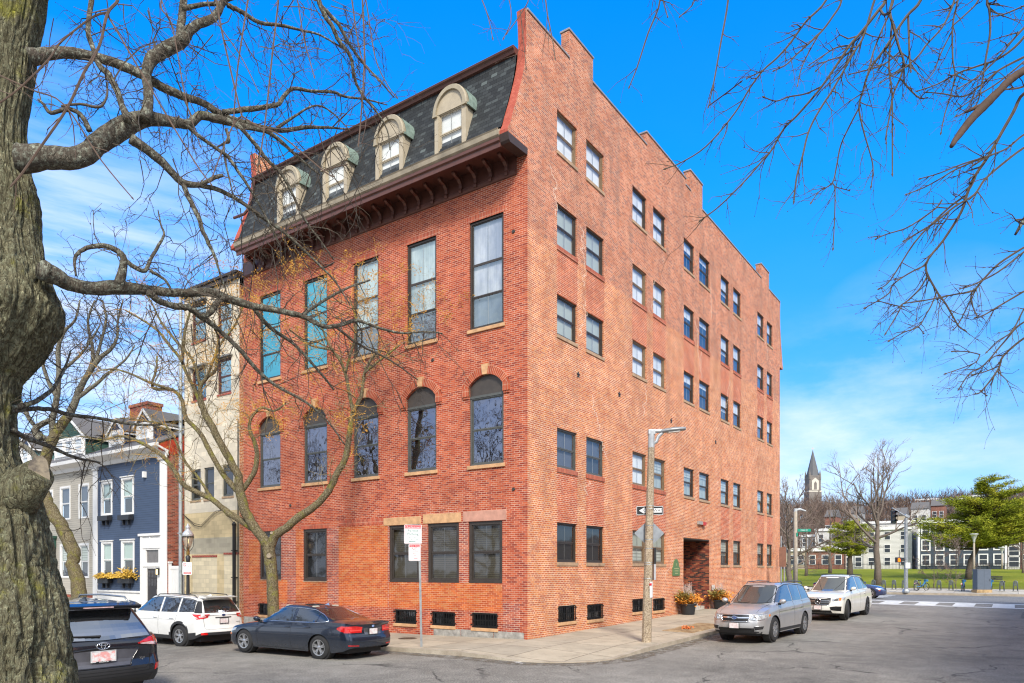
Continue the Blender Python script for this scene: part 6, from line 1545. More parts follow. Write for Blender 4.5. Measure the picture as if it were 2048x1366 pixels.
# ---- white plank gate in the gap, wheelie bins
m = MB(); y0_, y1_ = 20.2, yR - .02; G_ = empty('plank_gate', (.1, (y0_ + y1_) / 2, -.3), label='white plank gate closing the gap beside the blue house', cat='gate')
hw = (y1_ - y0_) / 2; n = 8
for k in range(n): m.box(.0, -hw + 2 * hw * k / n + .008, .05, .04, -hw + 2 * hw * (k + 1) / n - .008, 2.75)
m.build('gate_boards', M_WHITE, G_); m = MB(); m.box(-.02, -hw, 2.6, -.002, hw, 2.72); m.build('gate_rail', M_WHITE, G_)
for s in (-1, 1): m = MB(); m.box(-.05, s * hw - .06, 0, .09, s * hw + .06, 2.9); m.box(-.08, s * hw - .09, 2.9, .12, s * hw + .09, 2.97); m.build('gate_post', M_WHITE, G_)
def bin_(y, label):
    b = empty('wheelie_bin', (-.65, y, pz(-.65, y)), rz=rad(4), label=label, cat='bin', group='wheelie bins by the blue house')
    m = MB(); v = []
    for z_, s_ in ((.06, .25), (.95, .31)): v.append([(-s_, -s_, z_), (s_, -s_, z_), (s_, s_, z_), (-s_, s_, z_)])
    m.face(v[0]); m.face(v[1])
    for k in range(4): m.face([v[0][k], v[0][(k+1) % 4], v[1][(k+1) % 4], v[1][k]])
    m.build('bin_body', plain('bin_grey', (.05, .055, .06), .5), b, fixn=True, bevel=.02)
    m = MB(); m.grid(lambda u, w_: (-.35 + .72 * u, -.34 + .68 * w_, .97 + .11 * sin(pi * w_) ** .5 * (1 - .6 * u)), 6, 10); m.box(-.35, -.34, .93, .37, .34, .975); m.build('lid', plain('bin_lid', (.07, .075, .085), .45), b)
    for s in (-1, 1): m = MB(); m.lathe([(0, -.03), (.1, -.03), (.1, .03), (0, .03)], (.24, s * .27, .1), 12, axis='y'); m.build('wheel', M_TYRE, b)
bin_(26.2, 'grey lidded wheelie bin by the blue house, the one nearer the black door'); bin_(27.5, 'grey lidded wheelie bin by the blue house, the one nearer the beige house')

# ================================================================= street furniture
M_GALV = plain('galvanised_post', (.38, .40, .41), .42, .7, vary=.2); M_SIGNW = plain('sign_white', (.78, .79, .80), .35, vary=.04); M_SIGNR = plain('sign_red', (.55, .02, .03), .35, vary=.08); M_SIGNG = plain('sign_green', (.02, .15, .12), .35); M_SIGNK = plain('sign_black', (.012, .012, .013), .4); M_SIGNB = plain('sign_back_aluminium', (.33, .35, .37), .4, .7, vary=.12)
def rrect(w, h, r, n=5):
    out = []
    for cx_, cy_, a0 in ((w - r, h - r, 0), (-w + r, h - r, pi / 2), (-w + r, -h + r, pi), (w - r, -h + r, 1.5 * pi)):
        out += [(cx_ + r * cos(a0 + pi / 2 * k / n), cy_ + r * sin(a0 + pi / 2 * k / n)) for k in range(n + 1)]
    return out
class Panel:
    """flat sign: local x to the reader's right, z up, facing -y of the parent"""
    def __init__(s, parent, c, w, h, name, mat, r=.03, rot=0., t=.004):
        s.c = Vector(c); s.rot = rot; s.o = None
        m = MB(); pts = [(s.c.x + cos(rot) * a - sin(rot) * b, s.c.z + sin(rot) * a + cos(rot) * b) for a, b in rrect(w, h, r)]
        m.prism(pts, 'y', s.c.y, s.c.y + t); s.o = m.build(name, mat, parent)
    def rect(s, m, x0, z0, x1, z1, d=.0015):
        m.box(s.c.x + x0, s.c.y - d, s.c.z + z0, s.c.x + x1, s.c.y - d * .3, s.c.z + z1)
    def text(s, m, tx, size, x, z_, space=1.): text_mb(m, tx, size, (s.c.x + x, s.c.y - .0022, s.c.z + z_), (1, 0, 0), (0, 0, 1), extr=.0004, space=space)
    def rim(s, m, w, h, r, e=.006):
        a, b = rrect(w, h, r), rrect(w - e, h - e, r - e * .6)
        for k in range(len(a)): l = (k + 1) % len(a); m.face([(s.c.x + q[0], s.c.y - .0018, s.c.z + q[1]) for q in (a[k], a[l], b[l], b[k])])
CAMROT = -math.atan2(bx, ax)     # rotation that turns a panel towards the corner the camera stands on
# parking regulation post on the front pavement
q = Gr(843, 1294, .13); SP = empty('sign_post', (q.x, q.y, q.z - .02), rz=CAMROT + rad(6), label='slim galvanised post with two red and white parking signs on the front pavement', cat='sign post')
q2 = unproj(838.5, 1068.5, depth(q.x, q.y)); H_ = q2.z + .30 - q.z; lean = -.075
m = MB()
for k in range(3): m.box(*( (-.032, -.012, 0, -.022, .012, 1) if k == 0 else (.022, -.012, 0, .032, .012, 1) if k == 1 else (-.022, .006, 0, .022, .014, 1)))
m.v = [(a + lean * z_, b, z_ * H_) for a, b, z_ in m.v]; m.build('post', M_GALV, SP)
def signface(par, c, w, h, lines, band, arrow, bandtxt):
    P_ = Panel(par, c, w, h, 'sign', M_SIGNW, r=.035); m = MB(); P_.rim(m, w - .012, h - .012, .03); P_.rect(m, -w + .025, h - band, w - .025, h - .022); m.build('sign_border', M_SIGNR, P_.o)
    m = MB(); P_.text(m, bandtxt[0], bandtxt[1], 0, h - band / 2 - .014); 
    m.v = [(a, b - .0025, z_) for a, b, z_ in m.v]; m.build('band_lettering', M_SIGNW, P_.o)
    for tx, sz, z_, mt in lines: m = MB(); P_.text(m, tx, sz, 0, z_); m.build('lettering', mt, P_.o)
    m = MB(); P_.rect(m, arrow[0], arrow[2] - .009, arrow[1], arrow[2] + .009); 
    if arrow[3]: x_ = arrow[0]; m.face([(P_.c.x + x_, P_.c.y - .0015, P_.c.z + arrow[2] + .024), (P_.c.x + x_, P_.c.y - .0015, P_.c.z + arrow[2] - .024), (P_.c.x + x_ - .04, P_.c.y - .0015, P_.c.z + arrow[2])])
    m.build('arrow', arrow[4], P_.o)
dz = q2.z - (q.z - .02)
signface(SP, (lean * dz / 1., -.018, dz), .262, .285, [('Permit', .115, .10, M_SIGNG), ('Parking', .115, .005, M_SIGNG), ('8am - 6pm', .062, -.085, M_SIGNG), ('Monday - Friday', .050, -.15, M_SIGNG)], .115, (-.08, .08, -.215, 1, M_SIGNG), ('Charlestown', .088))
q3 = unproj(839.5, 1105, depth(q.x, q.y)); dz = q3.z - (q.z - .02)
signface(SP, (lean * dz + .01, -.020, dz), .178, .255, [('NO', .11, .10, M_SIGNR), ('STOPPING', .052, .035, M_SIGNR), ('ANY', .05, -.03, M_SIGNR), ('TIME', .05, -.085, M_SIGNR)], .10, (-.02, .09, -.19, 0, M_SIGNR), ('TOW ZONE', .055))
# concrete street lamp with its signs
q = Gr(1293, 1284, .13); LB = q; D_ = depth(q.x, q.y)
SL = empty('street_lamp', (q.x, q.y, q.z - .03), rz=CAMROT + rad(-2), label='leaning brown concrete street lamp with grey flat head above the side pavement', cat='street lamp')
aggr = NT('exposed_aggregate'); co = aggr.coord('Object'); vo = aggr.n('ShaderNodeTexVoronoi'); vo.inputs['Scale'].default_value = 55; aggr.l(co, vo.inputs['Vector'])
M_AGG = aggr.bsdf(aggr.mix(1., aggr.ramp(vo.outputs['Color'], [(.1, (.14, .10, .07)), (.45, (.34, .26, .17)), (.8, (.52, .43, .32))]), aggr.ramp(aggr.noise(co, 1.2, 4), [(.3, .8), (.7, 1.15)]), 'MULTIPLY'), .85, bump=vo.outputs['Distance'], bd=.01)
zt_ = 2.25 + (HY - 893) / F * D_ - q.z; sl_ = (9.5 / F * D_) / zt_
m = MB(); n = 12; m.tube([(sl_ * z_, 0, z_) for z_ in (0, zt_ * .5, zt_)], [.155, .13, .105], 8); m.build('pole', M_AGG, SL, auto=30)
zz = zt_; x_ = sl_ * zz
m = MB(); m.tube([(x_, 0, zz - .02), (x_ + .005, 0, zz + .52)], .105, 10); m.box(x_ - .1, -.09, zz + .40, x_ + .12, .09, zz + .56); HD = m.build('pole_cap', plain('lamp_grey_paint', (.42, .44, .46), .4, .3), SL, bevel=.015)
m = MB(); m.tube([(x_ + .06, 0, zz + .12), (x_ + .16, 0, zz + .18), (x_ + .22, 0, zz + .34), (x_ + .36, 0, zz + .47)], [.05, .055, .055, .05], 8); m.tube([(x_, 0, zz + .5), (x_ + .32, 0, zz + .52)], [.07, .06], 8); m.build('bracket_arm', MATS['lamp_grey_paint'], SL, auto=40)
m = MB(); hw = [(.0, .06), (.13, .13), (.33, .17), (.58, .16), (.75, .10), (.79, .05)]
def head(u, v):
    k = u * (len(hw) - 1); i = min(int(k), len(hw) - 2); f = k - i; xx = hw[i][0] + (hw[i+1][0] - hw[i][0]) * f; w_ = hw[i][1] + (hw[i+1][1] - hw[i][1]) * f
    a = 2 * pi * v; return (x_ + .28 + xx, w_ * cos(a), zz + .50 + .10 * xx + (.075 if sin(a) > 0 else .06) * sin(a) * (1.2 - abs(u - .45)))
m.grid(head, 20, 20); m.build('lamp_head', plain('lamp_head_grey', (.30, .31, .32), .4, .3), SL, smooth=True)
m = MB(); m.obox((x_ + .28 + .42, 0, zz + .475), .18, .11, .012, ry=-.1); m.build('lamp_lens', plain('lamp_lens', (.55, .55, .52), .2, vary=.3, scale=30), SL)
def onpole(px_, py_): p = unproj(px_, py_, D_); d = p - Vector((q.x, q.y, q.z - .03)); r_ = CAMROT + rad(-2); return d.x * cos(-r_) - d.y * sin(-r_), d.z
x1, z1 = onpole(1301, 1020.5)
P_ = Panel(SL, (x1, .14, z1), .425, .145, 'one_way_sign', M_SIGNK, r=.03, rot=rad(1)); m = MB(); P_.rim(m, .418, .138, .027, .012); 
P2 = MB(); k_ = P_.c
P2.face([(k_.x - .34, k_.y - .002, k_.z), (k_.x - .17, k_.y - .002, k_.z + .10), (k_.x - .17, k_.y - .002, k_.z + .062), (k_.x + .375, k_.y - .002, k_.z + .075), (k_.x + .375, k_.y - .002, k_.z - .06), (k_.x - .17, k_.y - .002, k_.z - .068), (k_.x - .17, k_.y - .002, k_.z - .10)])
m.v += []; 
for f_ in P2.f: m.face([P2.v[i] for i in f_])
m.build('arrow', M_SIGNW, P_.o); m = MB(); P_.text(m, 'ONE WAY', .13, .10, .003, 1.05); m.build('lettering', M_SIGNK, P_.o)
x1, z1 = onpole(1300, 1066)
m = MB(); r_ = .475; m.prism([(x1 - r_ + .02, z1 - .02), (x1 - r_ + .02, z1 + .02), (x1 - .02, z1 + r_ - .04), (x1 + .02, z1 + r_ - .04), (x1 + r_ - .02, z1 + .02), (x1 + r_ - .02, z1 - .02), (x1 + .02, z1 - r_ + .04), (x1 - .02, z1 - r_ + .04)], 'y', .15, .154)
m2 = MB(); m.build('warning_sign_back', M_SIGNB, SL)
m = MB(); m.obox((x1, .145, z1), .008, .004, .33, ry=rad(45)); m.obox((x1, .145, z1), .008, .004, .33, ry=rad(-45)) if 0 else None; m.build('sign_stiffener', M_SIGNB, SL)
xa, za = onpole(1309, 1160); xb, zb_ = onpole(1309, 1096); zm = za + (zb_ - za) * .5
m = MB(); m.box(xa - .035, -.1, zm, xa + .03, .25, zb_); SB_ = m.build('side_sign', M_SIGNK, SL); m = MB(); m.box(xa - .033, -.098, za, xa + .028, .24, zm - .003); m.build('side_sign_face', plain('sign_grey', (.4, .4, .42), .4), SB_)
m = MB()
for py_ in (1012, 1018, 1051, 1079, 1097, 1125, 1129, 1157):
    xx, z_ = onpole(1298, py_); cx_ = sl_ * z_; rr = .157 - .05 * z_ / zt_
    m.tube([(cx_ + rr * cos(a * pi / 8), rr * sin(a * pi / 8), z_) for a in range(17)], .008, 4, cap=False)
m.build('steel_band', M_GALV, SL)
xx, z_ = onpole(1299.5, 1179); m = MB(); cx_ = sl_ * z_
for k in range(3):
    a0, a1 = rad(-75 + 22 * k), rad(-75 + 22 * (k + 1)); rr = .152
    m.face([(cx_ + rr * cos(a0), rr * sin(a0), z_ - .25), (cx_ + rr * cos(a1), rr * sin(a1), z_ - .25), (cx_ + rr * cos(a1), rr * sin(a1), z_ + .25), (cx_ + rr * cos(a0), rr * sin(a0), z_ + .25)])
N_ = m.build('paper_notice', M_SIGNW, SL); m = MB(); m.box(cx_ + .03, -.157, z_ + .13, cx_ + .10, -.1535, z_ + .2); m.build('notice_mark', M_SIGNR, N_)
# gas lamp
q = Gr(380, 1262, .13); gx, gy = -3.0, Apl(376, 1100, -3.0)[0]; gz_ = pz(gx, gy)
GL = empty('gas_lamp', (gx, gy, gz_ - .02), rz=CAMROT, label='old fashioned gas lamp with white bell top and glass globe, behind the white estate car', cat='street lamp')
dG = depth(gx, gy); zT = 2.25 + (HY - 1046) / F * dG - gz_; s_ = dG / F * 1.0
def zp_(py_): return 2.25 + (HY - py_) / F * dG - gz_
m = MB(); m.lathe([(.16, 0), (.17, .1), (.12, .25), (.11, .7), (.085, .8), (.07, 1.2), (.055, zp_(1125)), (.07, zp_(1122)), (.10, zp_(1113)), (.05, zp_(1110)), (.06, zp_(1104))], (0, 0, 0), 16); m.build('post', plain('lamp_post_black', (.025, .028, .03), .45, vary=.2), GL, smooth=True)
m = MB(); m.lathe([(.05, zp_(1110)), (.07, zp_(1106)), (.05, zp_(1096)), (.075, zp_(1093)), (.04, zp_(1090))], (0, 0, 0), 14); m.build('burner', plain('brass', (.45, .30, .10), .35, .8), GL, smooth=True)
t = NT('lamp_glass'); tr = t.n('ShaderNodeBsdfTransparent'); tr.inputs[0].default_value = (.8, .76, .7, 1); df = t.n('ShaderNodeBsdfPrincipled'); df.inputs['Base Color'].default_value = (.6, .5, .42, 1); df.inputs['Roughness'].default_value = .1; mx = t.n('ShaderNodeMixShader'); mx.inputs[0].default_value = .45; t.l(tr.outputs[0], mx.inputs[1]); t.l(df.outputs[0], mx.inputs[2]); t.l(mx.outputs[0], t.out.inputs[0])
m = MB(); m.lathe([(.06, zp_(1097)), (.13, zp_(1090)), (.18, zp_(1080)), (.19, zp_(1072))], (0, 0, 0), 20); m.build('globe', t.mat, GL, smooth=True)
m = MB(); m.lathe([(.0, zp_(1087)), (.03, zp_(1084)), (.03, zp_(1078)), (0, zp_(1076))], (0, 0, 0), 8); m.build('mantle', M_GLOW, GL)
m = MB(); m.lathe([(.20, zp_(1072)), (.225, zp_(1071)), (.20, zp_(1066)), (.13, zp_(1061)), (.085, zp_(1059)), (.08, zp_(1056)), (.10, zp_(1055)), (.10, zp_(1053)), (.05, zp_(1050)), (.03, zp_(1048)), (.0, zp_(1045))], (0, 0, 0), 24); m.build('hood', plain('lamp_hood_white', (.62, .64, .66), .35, .3, vary=.15), GL, smooth=True)
m = MB()
for a in range(24): m.obox((.215 * cos(a * pi / 12), .215 * sin(a * pi / 12), zp_(1073)), .014, .014, .018)
m.build('scalloped_rim', MATS['lamp_post_black'], GL)
for a in (rad(20), rad(110), rad(200), rad(290)):
    m = MB(); m.tube([(.06 * cos(a), .06 * sin(a), zp_(1102)), (.19 * cos(a), .19 * sin(a), zp_(1093)), (.215 * cos(a), .215 * sin(a), zp_(1085)), (.21 * cos(a), .21 * sin(a), zp_(1072))], .012, 5); m.build('cradle_arm', MATS['lamp_post_black'], GL)
P_ = Panel(GL, (.02, -.12, zp_(1136)), .19, .25, 'sign', M_SIGNW, r=.03)
m = MB(); emblem = [(P_.c.x - .10 + .055 * cos(k * pi / 12), P_.c.y - .002, P_.c.z + .16 + .055 * sin(k * pi / 12)) for k in range(25)]; m.tube(emblem, .008, 4, cap=False); m.tube([(P_.c.x - .135, P_.c.y - .002, P_.c.z + .2), (P_.c.x - .065, P_.c.y - .002, P_.c.z + .12)], .007, 4); P_.rect(m, -.15, -.21, .16, -.155); P_.text(m, 'Street Cleaning', .05, 0, .075); m.build('sign_red', M_SIGNR, P_.o)
m = MB(); P_.text(m, '8am - 12pm', .045, 0, .02); P_.text(m, '1st & 3rd', .045, 0, -.04); P_.text(m, 'Thursday', .045, 0, -.10); m.build('lettering', plain('sign_grey_text', (.25, .25, .27), .5), P_.o)
m = MB(); P_.text(m, 'TOW ZONE', .035, 0, -.182); m.v = [(a, b - .003, z_) for a, b, z_ in m.v]; m.build('band_lettering', M_SIGNW, P_.o)

# planters by the entrance
def planter(px_, py_, label, seed, s=1.):
    q = Gr(px_, py_, .13); q.y = min(q.y, -.42 * s - .06)
    b = empty('planter', (q.x, q.y, pz(q.x, q.y)), label=label, cat='planter', group='planters by the entrance', scale=(s,) * 3)
    m = MB(); m.lathe([(0, .0), (.29, 0), (.36, .42), (.40, .44), (.40, .50), (.36, .50), (.35, .44), (0, .43)], (0, 0, 0), 24); m.build('pot', plain('pot_black', (.02, .022, .026), .5), b, auto=40)
    m = MB(); spray(m, (0, 0, .58), 420, .42, .42, .8, seed, .035, leafs=3, rz=.8); m.build('autumn_foliage', plain('orange_leaves', (.60, .24, .03), .7, vary=.45, scale=22), b)
    m = MB(); spray(m, (-.25, .1, .75), 200, .3, .35, 1.2, seed + 5, .03, leafs=3); m.build('olive_foliage', plain('olive_leaves', (.24, .19, .04), .7, vary=.35, scale=15), b)
    m = MB(); Q = random.Random(seed + 9)
    for k in range(34):
        a = Q.uniform(0, 2 * pi); r_ = Q.uniform(.1, .5); h_ = Q.uniform(.6, 1.05); p0 = Vector((Q.gauss(0, .06), Q.gauss(0, .06), .48)); p2_ = p0 + Vector((r_ * cos(a) * .6, r_ * sin(a) * .6, h_)); m.tube([p0, (p0 + p2_) / 2 + Vector((Q.gauss(0, .04), Q.gauss(0, .04), 0)), p2_], [.010, .007, .003], 4)
        for j in range(3): p3 = p0 + (p2_ - p0) * Q.uniform(.5, .95); m.tube([p3, p3 + Vector((Q.gauss(0, .1), Q.gauss(0, .1), .14))], [.005, .002], 3)
    m.build('pale_twigs', plain('pale_twig', (.56, .47, .43), .8, vary=.25), b)
planter(1376, 1229, 'black planter of orange and yellow foliage left of the entrance', 3, 1.)
planter(1440, 1218, 'black planter of orange foliage and pale twigs right of the entrance', 8, .95)
# tree pit, utility cover and small litter
tp = [Gr(*p, .135) for p in ((1318, 1262), (1365, 1243), (1425, 1245), (1432, 1262), (1395, 1272))]
tp = [(4.95, -2.35), (8.9, -2.35), (8.9, -3.75), (4.95, -3.75)]
m = MB(); m.grid(lambda u, v: (4.95 + 3.95 * u, -3.72 + 1.37 * v, pz(4.95 + 3.95 * u, -3) + (-.03 if (u in (0, 1) or v in (0, 1)) else .018 + .03 * noise.noise(Vector((u * 9, v * 5, 0))) + .03 * sin(pi * u) * sin(pi * v))), 24, 12)
t = NT('bare_soil'); co = t.coord('UV'); M_SOIL = t.bsdf(t.mix(1., t.ramp(t.noise(co, 3, 7), [(.35, (.20, .12, .055)), (.65, (.40, .29, .16))]), t.ramp(t.noise(co, 60, 3), [(.3, .6), (.7, 1.4)]), 'MULTIPLY'), .95, bump=t.noise(co, 30, 4), bd=.03)
tag(m.build('tree_pit_soil', M_SOIL), kind='structure')
Q = random.Random(4)
m = MB(); spray(m, (5.9, -3.1, pz(6, -3) + .04), 60, .12, .14, .3, 5, .03, leafs=2); tag(m.build('fallen_leaves', plain('fallen_orange', (.55, .14, .03), .8, vary=.4, scale=20)), 'small heap of orange leaves lying in the bare tree pit', 'leaves', kind=None)
q = unproj(1415, 1256, 26.5); BX = empty('ground_lamp', (8.2, -3.45, pz(8, -3.4) + .02), rz=.4, label='small black box lamp lying at the kerb end of the tree pit', cat='lamp')
m = MB(); m.obox((0, 0, .13), .11, .09, .10, .3, ry=.5); m.build('lamp_box', M_GRIL, BX, bevel=.01); m = MB(); m.tube([(0, 0, 0), (0, 0, .12)], .02, 6); m.build('spike', M_GRIL, BX)
q = Gr(816, 1277, .13); m = MB(); m.lathe([(.0, .012), (.30, .012), (.33, .004), (.33, -.02)], (q.x, q.y, pz(q.x, q.y)), 28); 
for k in range(-4, 5):
    for j in range(-4, 5):
        if k * k + j * j < 18: m.box(q.x + k * .06 - .02, q.y + j * .06 - .02, pz(q.x, q.y) + .0125, q.x + k * .06 + .02, q.y + j * .06 + .02, pz(q.x, q.y) + .018)
tag(m.build('manhole_cover', plain('rusty_iron', (.14, .10, .07), .7, .4, vary=.3)), 'round rusty manhole cover in the front pavement behind the sedan', 'manhole cover')
# utility locate marks sprayed on the asphalt by the corner
m = MB(); q = Gr(1035, 1326)
for a, b, c_, d in ((-.25, 0, .25, .06), (-.02, -.2, .06, .22), (.1, .05, .24, .24)): m.face([(q.x + a, q.y + b, hr(q.x + a, q.y + b) + .006), (q.x + c_, q.y + b * .5, hr(q.x + c_, q.y + b * .5) + .006), (q.x + c_ * .98, q.y + d * .6, hr(q.x + c_, q.y + d) + .006), (q.x + a * .95, q.y + d, hr(q.x + a, q.y + d) + .006)])
tag(m.build('road_marks', M_PAINT), kind='structure')
# ================================================================= trees
def barkmat(name, c, dark, moss=None, lichen=None, groove=1., sc=(1, 1, .20)):
    t = NT(name); co = t.coord('Object', sc); co1 = t.coord('Object')
    vo = t.n('ShaderNodeTexVoronoi', feature='DISTANCE_TO_EDGE'); vo.inputs['Scale'].default_value = 24
    nv = t.n('ShaderNodeTexNoise'); nv.inputs['Scale'].default_value = 5; nv.inputs['Detail'].default_value = 6; t.l(co, nv.inputs['Vector'])
    ad = t.n('ShaderNodeVectorMath', operation='MULTIPLY_ADD'); ad.inputs[1].default_value = (.16, .16, .10); t.l(nv.outputs['Color'], ad.inputs[0]); t.l(co, ad.inputs[2]); t.l(ad.outputs[0], vo.inputs['Vector'])
    ridge = t.ramp(vo.outputs[0], [(0., .0), (.16, 1.)]); n2 = t.noise(t.coord('Object', (1, 1, .4)), 30, 8, .8)
    h = t.math('MULTIPLY', ridge, t.ramp(n2, [(.38, .05), (.60, 1.)]))
    col = t.mix(h, dark, t.ramp(t.noise(co1, 3.5, 6), [(.3, mul(c, .75)), (.7, mul(c, 1.25))]))
    if lichen: col = t.mix(t.ramp(t.noise(co1, 24, 7, .75), [(.50, 0.), (.62, .8)]), col, lichen)
    if moss: col = t.mix(t.math('MULTIPLY', t.ramp(t.noise(co1, 2.1, 7, .7), [(moss[1], 0.), (moss[1] + .12, .9)]), t.ramp(n2, [(.35, .3), (.6, 1.)])), col, moss[0])
    MATS[name] = t.bsdf(col, .9, spec=.2, bump=h, bd=.035 * groove, bs=.9); return t.mat
M_BARK = barkmat('bark_mossy', (.46, .43, .27), (.085, .075, .045), ((.40, .39, .06), .56), (.42, .43, .28), 1.2)
M_LIMB = barkmat('bark_limb', (.24, .21, .165), (.07, .058, .045), ((.27, .27, .05), .62), (.42, .45, .36), .5)
M_TWIG = plain('twig_bark', (.078, .060, .042), .85, vary=.35, scale=6)
M_TWIGR = plain('twig_reddish', (.11, .07, .048), .7, vary=.3, scale=9)
M_TWIGY = plain('young_bark', (.20, .165, .085), .85, vary=.35, scale=5)
M_BARK2 = barkmat('bark_street_tree', (.23, .18, .10), (.07, .055, .03), ((.24, .24, .03), .52), (.36, .33, .22), .35)
def cat(P, sub=5):
    """Catmull-Rom through points (Vector, r)"""
    out = []
    n = len(P)
    for i in range(n - 1):
        p0, p1, p2, p3 = P[max(0, i-1)], P[i], P[i+1], P[min(n-1, i+2)]
        for k in range(sub):
            t = k / sub; t2, t3 = t * t, t ** 3
            v = (p1[0] * 2 + (p2[0] - p0[0]) * t + (p0[0] * 2 - p1[0] * 5 + p2[0] * 4 - p3[0]) * t2 + (p1[0] * 3 - p0[0] - p2[0] * 3 + p3[0]) * t3) * .5
            out.append((v, p1[1] + (p2[1] - p1[1]) * t))
    out.append(P[-1]); return out
def traced(pts, Y0_, Y1_=None, rk=1.):
    """branch seen in the photograph, laid out at its own distance: (px, py, radius in px)"""
    Y1_ = Y1_ or Y0_; n = len(pts); out = []
    for k, p in enumerate(pts):
        Y = Y0_ + (Y1_ - Y0_) * k / max(1, n - 1) + (p[3] if len(p) > 3 else 0)
        out.append((unproj(p[0], p[1], Y), max(.0012, p[2] * rk / F * Y)))
    return out
CNT = [0]
def limbtube(mb, P, sub=4, n=8, wob=.12, kink=.0, Q=R):
    c = cat(P, sub)
    if kink: c = [(v + Vector((Q.gauss(0, 1), Q.gauss(0, 1), Q.gauss(0, 1))) * r * kink, r) for v, r in c]
    mb.tube([v for v, r in c], [r for v, r in c], n, wob=wob, wobs=5.); return c
def twig(mb, p, d, L, r, lev, Q, droop=0., zig=.28, kids=2.2, bud=None, n=3, spread=.9, nseg=None):
    k = nseg or max(2, int(3 + L * 3)); k = min(k, 6); pts = [p.copy()]; dd = d.normalized(); s_ = L / k
    for i in range(k):
        dd = (dd + Vector((Q.gauss(0, zig), Q.gauss(0, zig), Q.gauss(0, zig) - droop * .3))).normalized(); pts.append(pts[-1] + dd * s_)
    rs = [r * (1 - .72 * i / k) for i in range(k + 1)]
    mb.tube(pts, rs, n, cap=False); CNT[0] += 1
    if bud: 
        q = pts[-1]; mb.tube([q - dd * bud * .3, q + dd * bud * .6, q + dd * bud * 1.8], [r * .4, bud * .42, bud * .08], 4, cap=False)
    if lev > 0:
        m_ = int(kids * Q.uniform(.6, 1.5) + .5)
        for j in range(m_):
            t = Q.uniform(.2, .98); i = min(k - 1, int(t * k)); q = pts[i].lerp(pts[i+1], t * k - i); a = (pts[i+1] - pts[i]).normalized()
            s = a.orthogonal().normalized(); s = Matrix.Rotation(Q.uniform(0, 2 * pi), 3, a) @ s
            twig(mb, q, a * .75 + s * spread, L * Q.uniform(.32, .66), r * .6, lev - 1, Q, droop, zig, kids, bud, n, spread)
def dress(mb, c, Q, dens, L, r, lev=2, t0=.1, up=0., droop=.1, bud=None, kids=2.2, side=None, spread=.9, zig=.28):
    """side twigs along a limb curve c"""
    tot = sum((c[i+1][0] - c[i][0]).length for i in range(len(c) - 1)); n = int(tot * dens)
    for k in range(n):
        t = t0 + (1 - t0) * (k + Q.random()) / n; f = t * (len(c) - 1); i = min(len(c) - 2, int(f)); p = c[i][0].lerp(c[i+1][0], f - i)
        a = (c[i+1][0] - c[i][0]).normalized(); s = Matrix.Rotation(Q.uniform(0, 2 * pi), 3, a) @ a.orthogonal().normalized()
        if side and s.dot(side) < 0 and Q.random() < .7: s = -s
        d = a * Q.uniform(.1, .7) + s * spread + Vector((0, 0, up)); twig(mb, p, d, L * Q.uniform(.45, 1.1), min(r, c[i][1] * .6) , lev, Q, droop, kids=kids, bud=bud, spread=spread, zig=zig)

# ---- the big mossy tree close to the camera
Q = random.Random(11)
YT = 6.5; base = unproj(30, 1140, YT)
BT = empty('mossy_tree', (base.x, base.y, -.3), label='massive mossy street tree at the left with lichened limbs arching over the street', cat='tree')
OB = ABS[BT.name]
class TB(MB):
    o = (0, 0, 0)
    def build(s, name, mats, parent, **k):
        o = ABS[parent.name] if parent.type == 'EMPTY' else s.o; s.v = [(a - o[0], b - o[1], c - o[2]) for a, b, c in s.v]; return MB.build(s, name, mats, parent, **k)
tr = TB(); cols_ = [(y_, e_ - r_, r_) for y_, e_, r_ in ((1750, 190, 185), (1560, 162, 185), (1366, 138, 180), (1290, 130, 172), (1214, 122, 162), (1150, 104, 150), (1090, 92, 140), (1030, 80, 130), (985, 66, 122), (940, 40, 112), (900, 24, 104), (850, 20, 100), (800, 22, 98), (755, 34, 102), (715, 66, 116), (680, 92, 130), (645, 110, 138), (612, 119, 140), (580, 110, 132), (545, 98, 118), (500, 84, 100), (455, 76, 84), (390, 72, 72), (330, 56, 62), (250, 50, 56), (170, 62, 56), (90, 70, 56), (0, 88, 62), (-200, 110, 60), (-500, 120, 45), (-900, 100, 34))]
N_ = 190; rows_ = []
cc = [(v, r) for v, r in cat([(unproj(cx_ - 1, py_, YT), r_ * .95 / F * YT) for py_, cx_, r_ in cols_], 12)]
def trunkpt(i, j):
    v, r = cc[i]; a = 2 * pi * j / N_; d = Vector((cos(a), sin(a), 0)); p = v + d * r
    k = noise.noise(Vector((cos(a) * 2.3, sin(a) * 2.3, v.z * .9))) * .10 + abs(noise.noise(Vector((cos(a) * 9, sin(a) * 9, v.z * 1.3 + 5)))) * -.15 + .012 * noise.noise(Vector((cos(a) * 16, sin(a) * 16, v.z * 4)))
    wv = .5 * noise.noise(Vector((v.z * 1.5, a, 0))); g = abs(noise.noise(Vector((cos(a + wv * .3) * 26, sin(a + wv * .3) * 26, v.z * 3.0)))); k += .055 * (min(g, .22) / .22 - 1) + .012 * noise.noise(Vector((cos(a) * 60, sin(a) * 60, v.z * 14)))
    return v + d * r * (1 + k)
b0 = len(tr.v)
for i in range(len(cc)):
    for j in range(N_): tr.v.append(tuple(trunkpt(i, j)))
for i in range(len(cc) - 1):
    for j in range(N_): a = b0 + i * N_ + j; b = b0 + i * N_ + (j + 1) % N_; tr.f.append((a, b, b + N_, a + N_)); tr.m.append(0)
TRK = tr.build('trunk', M_BARK, BT, smooth=True)
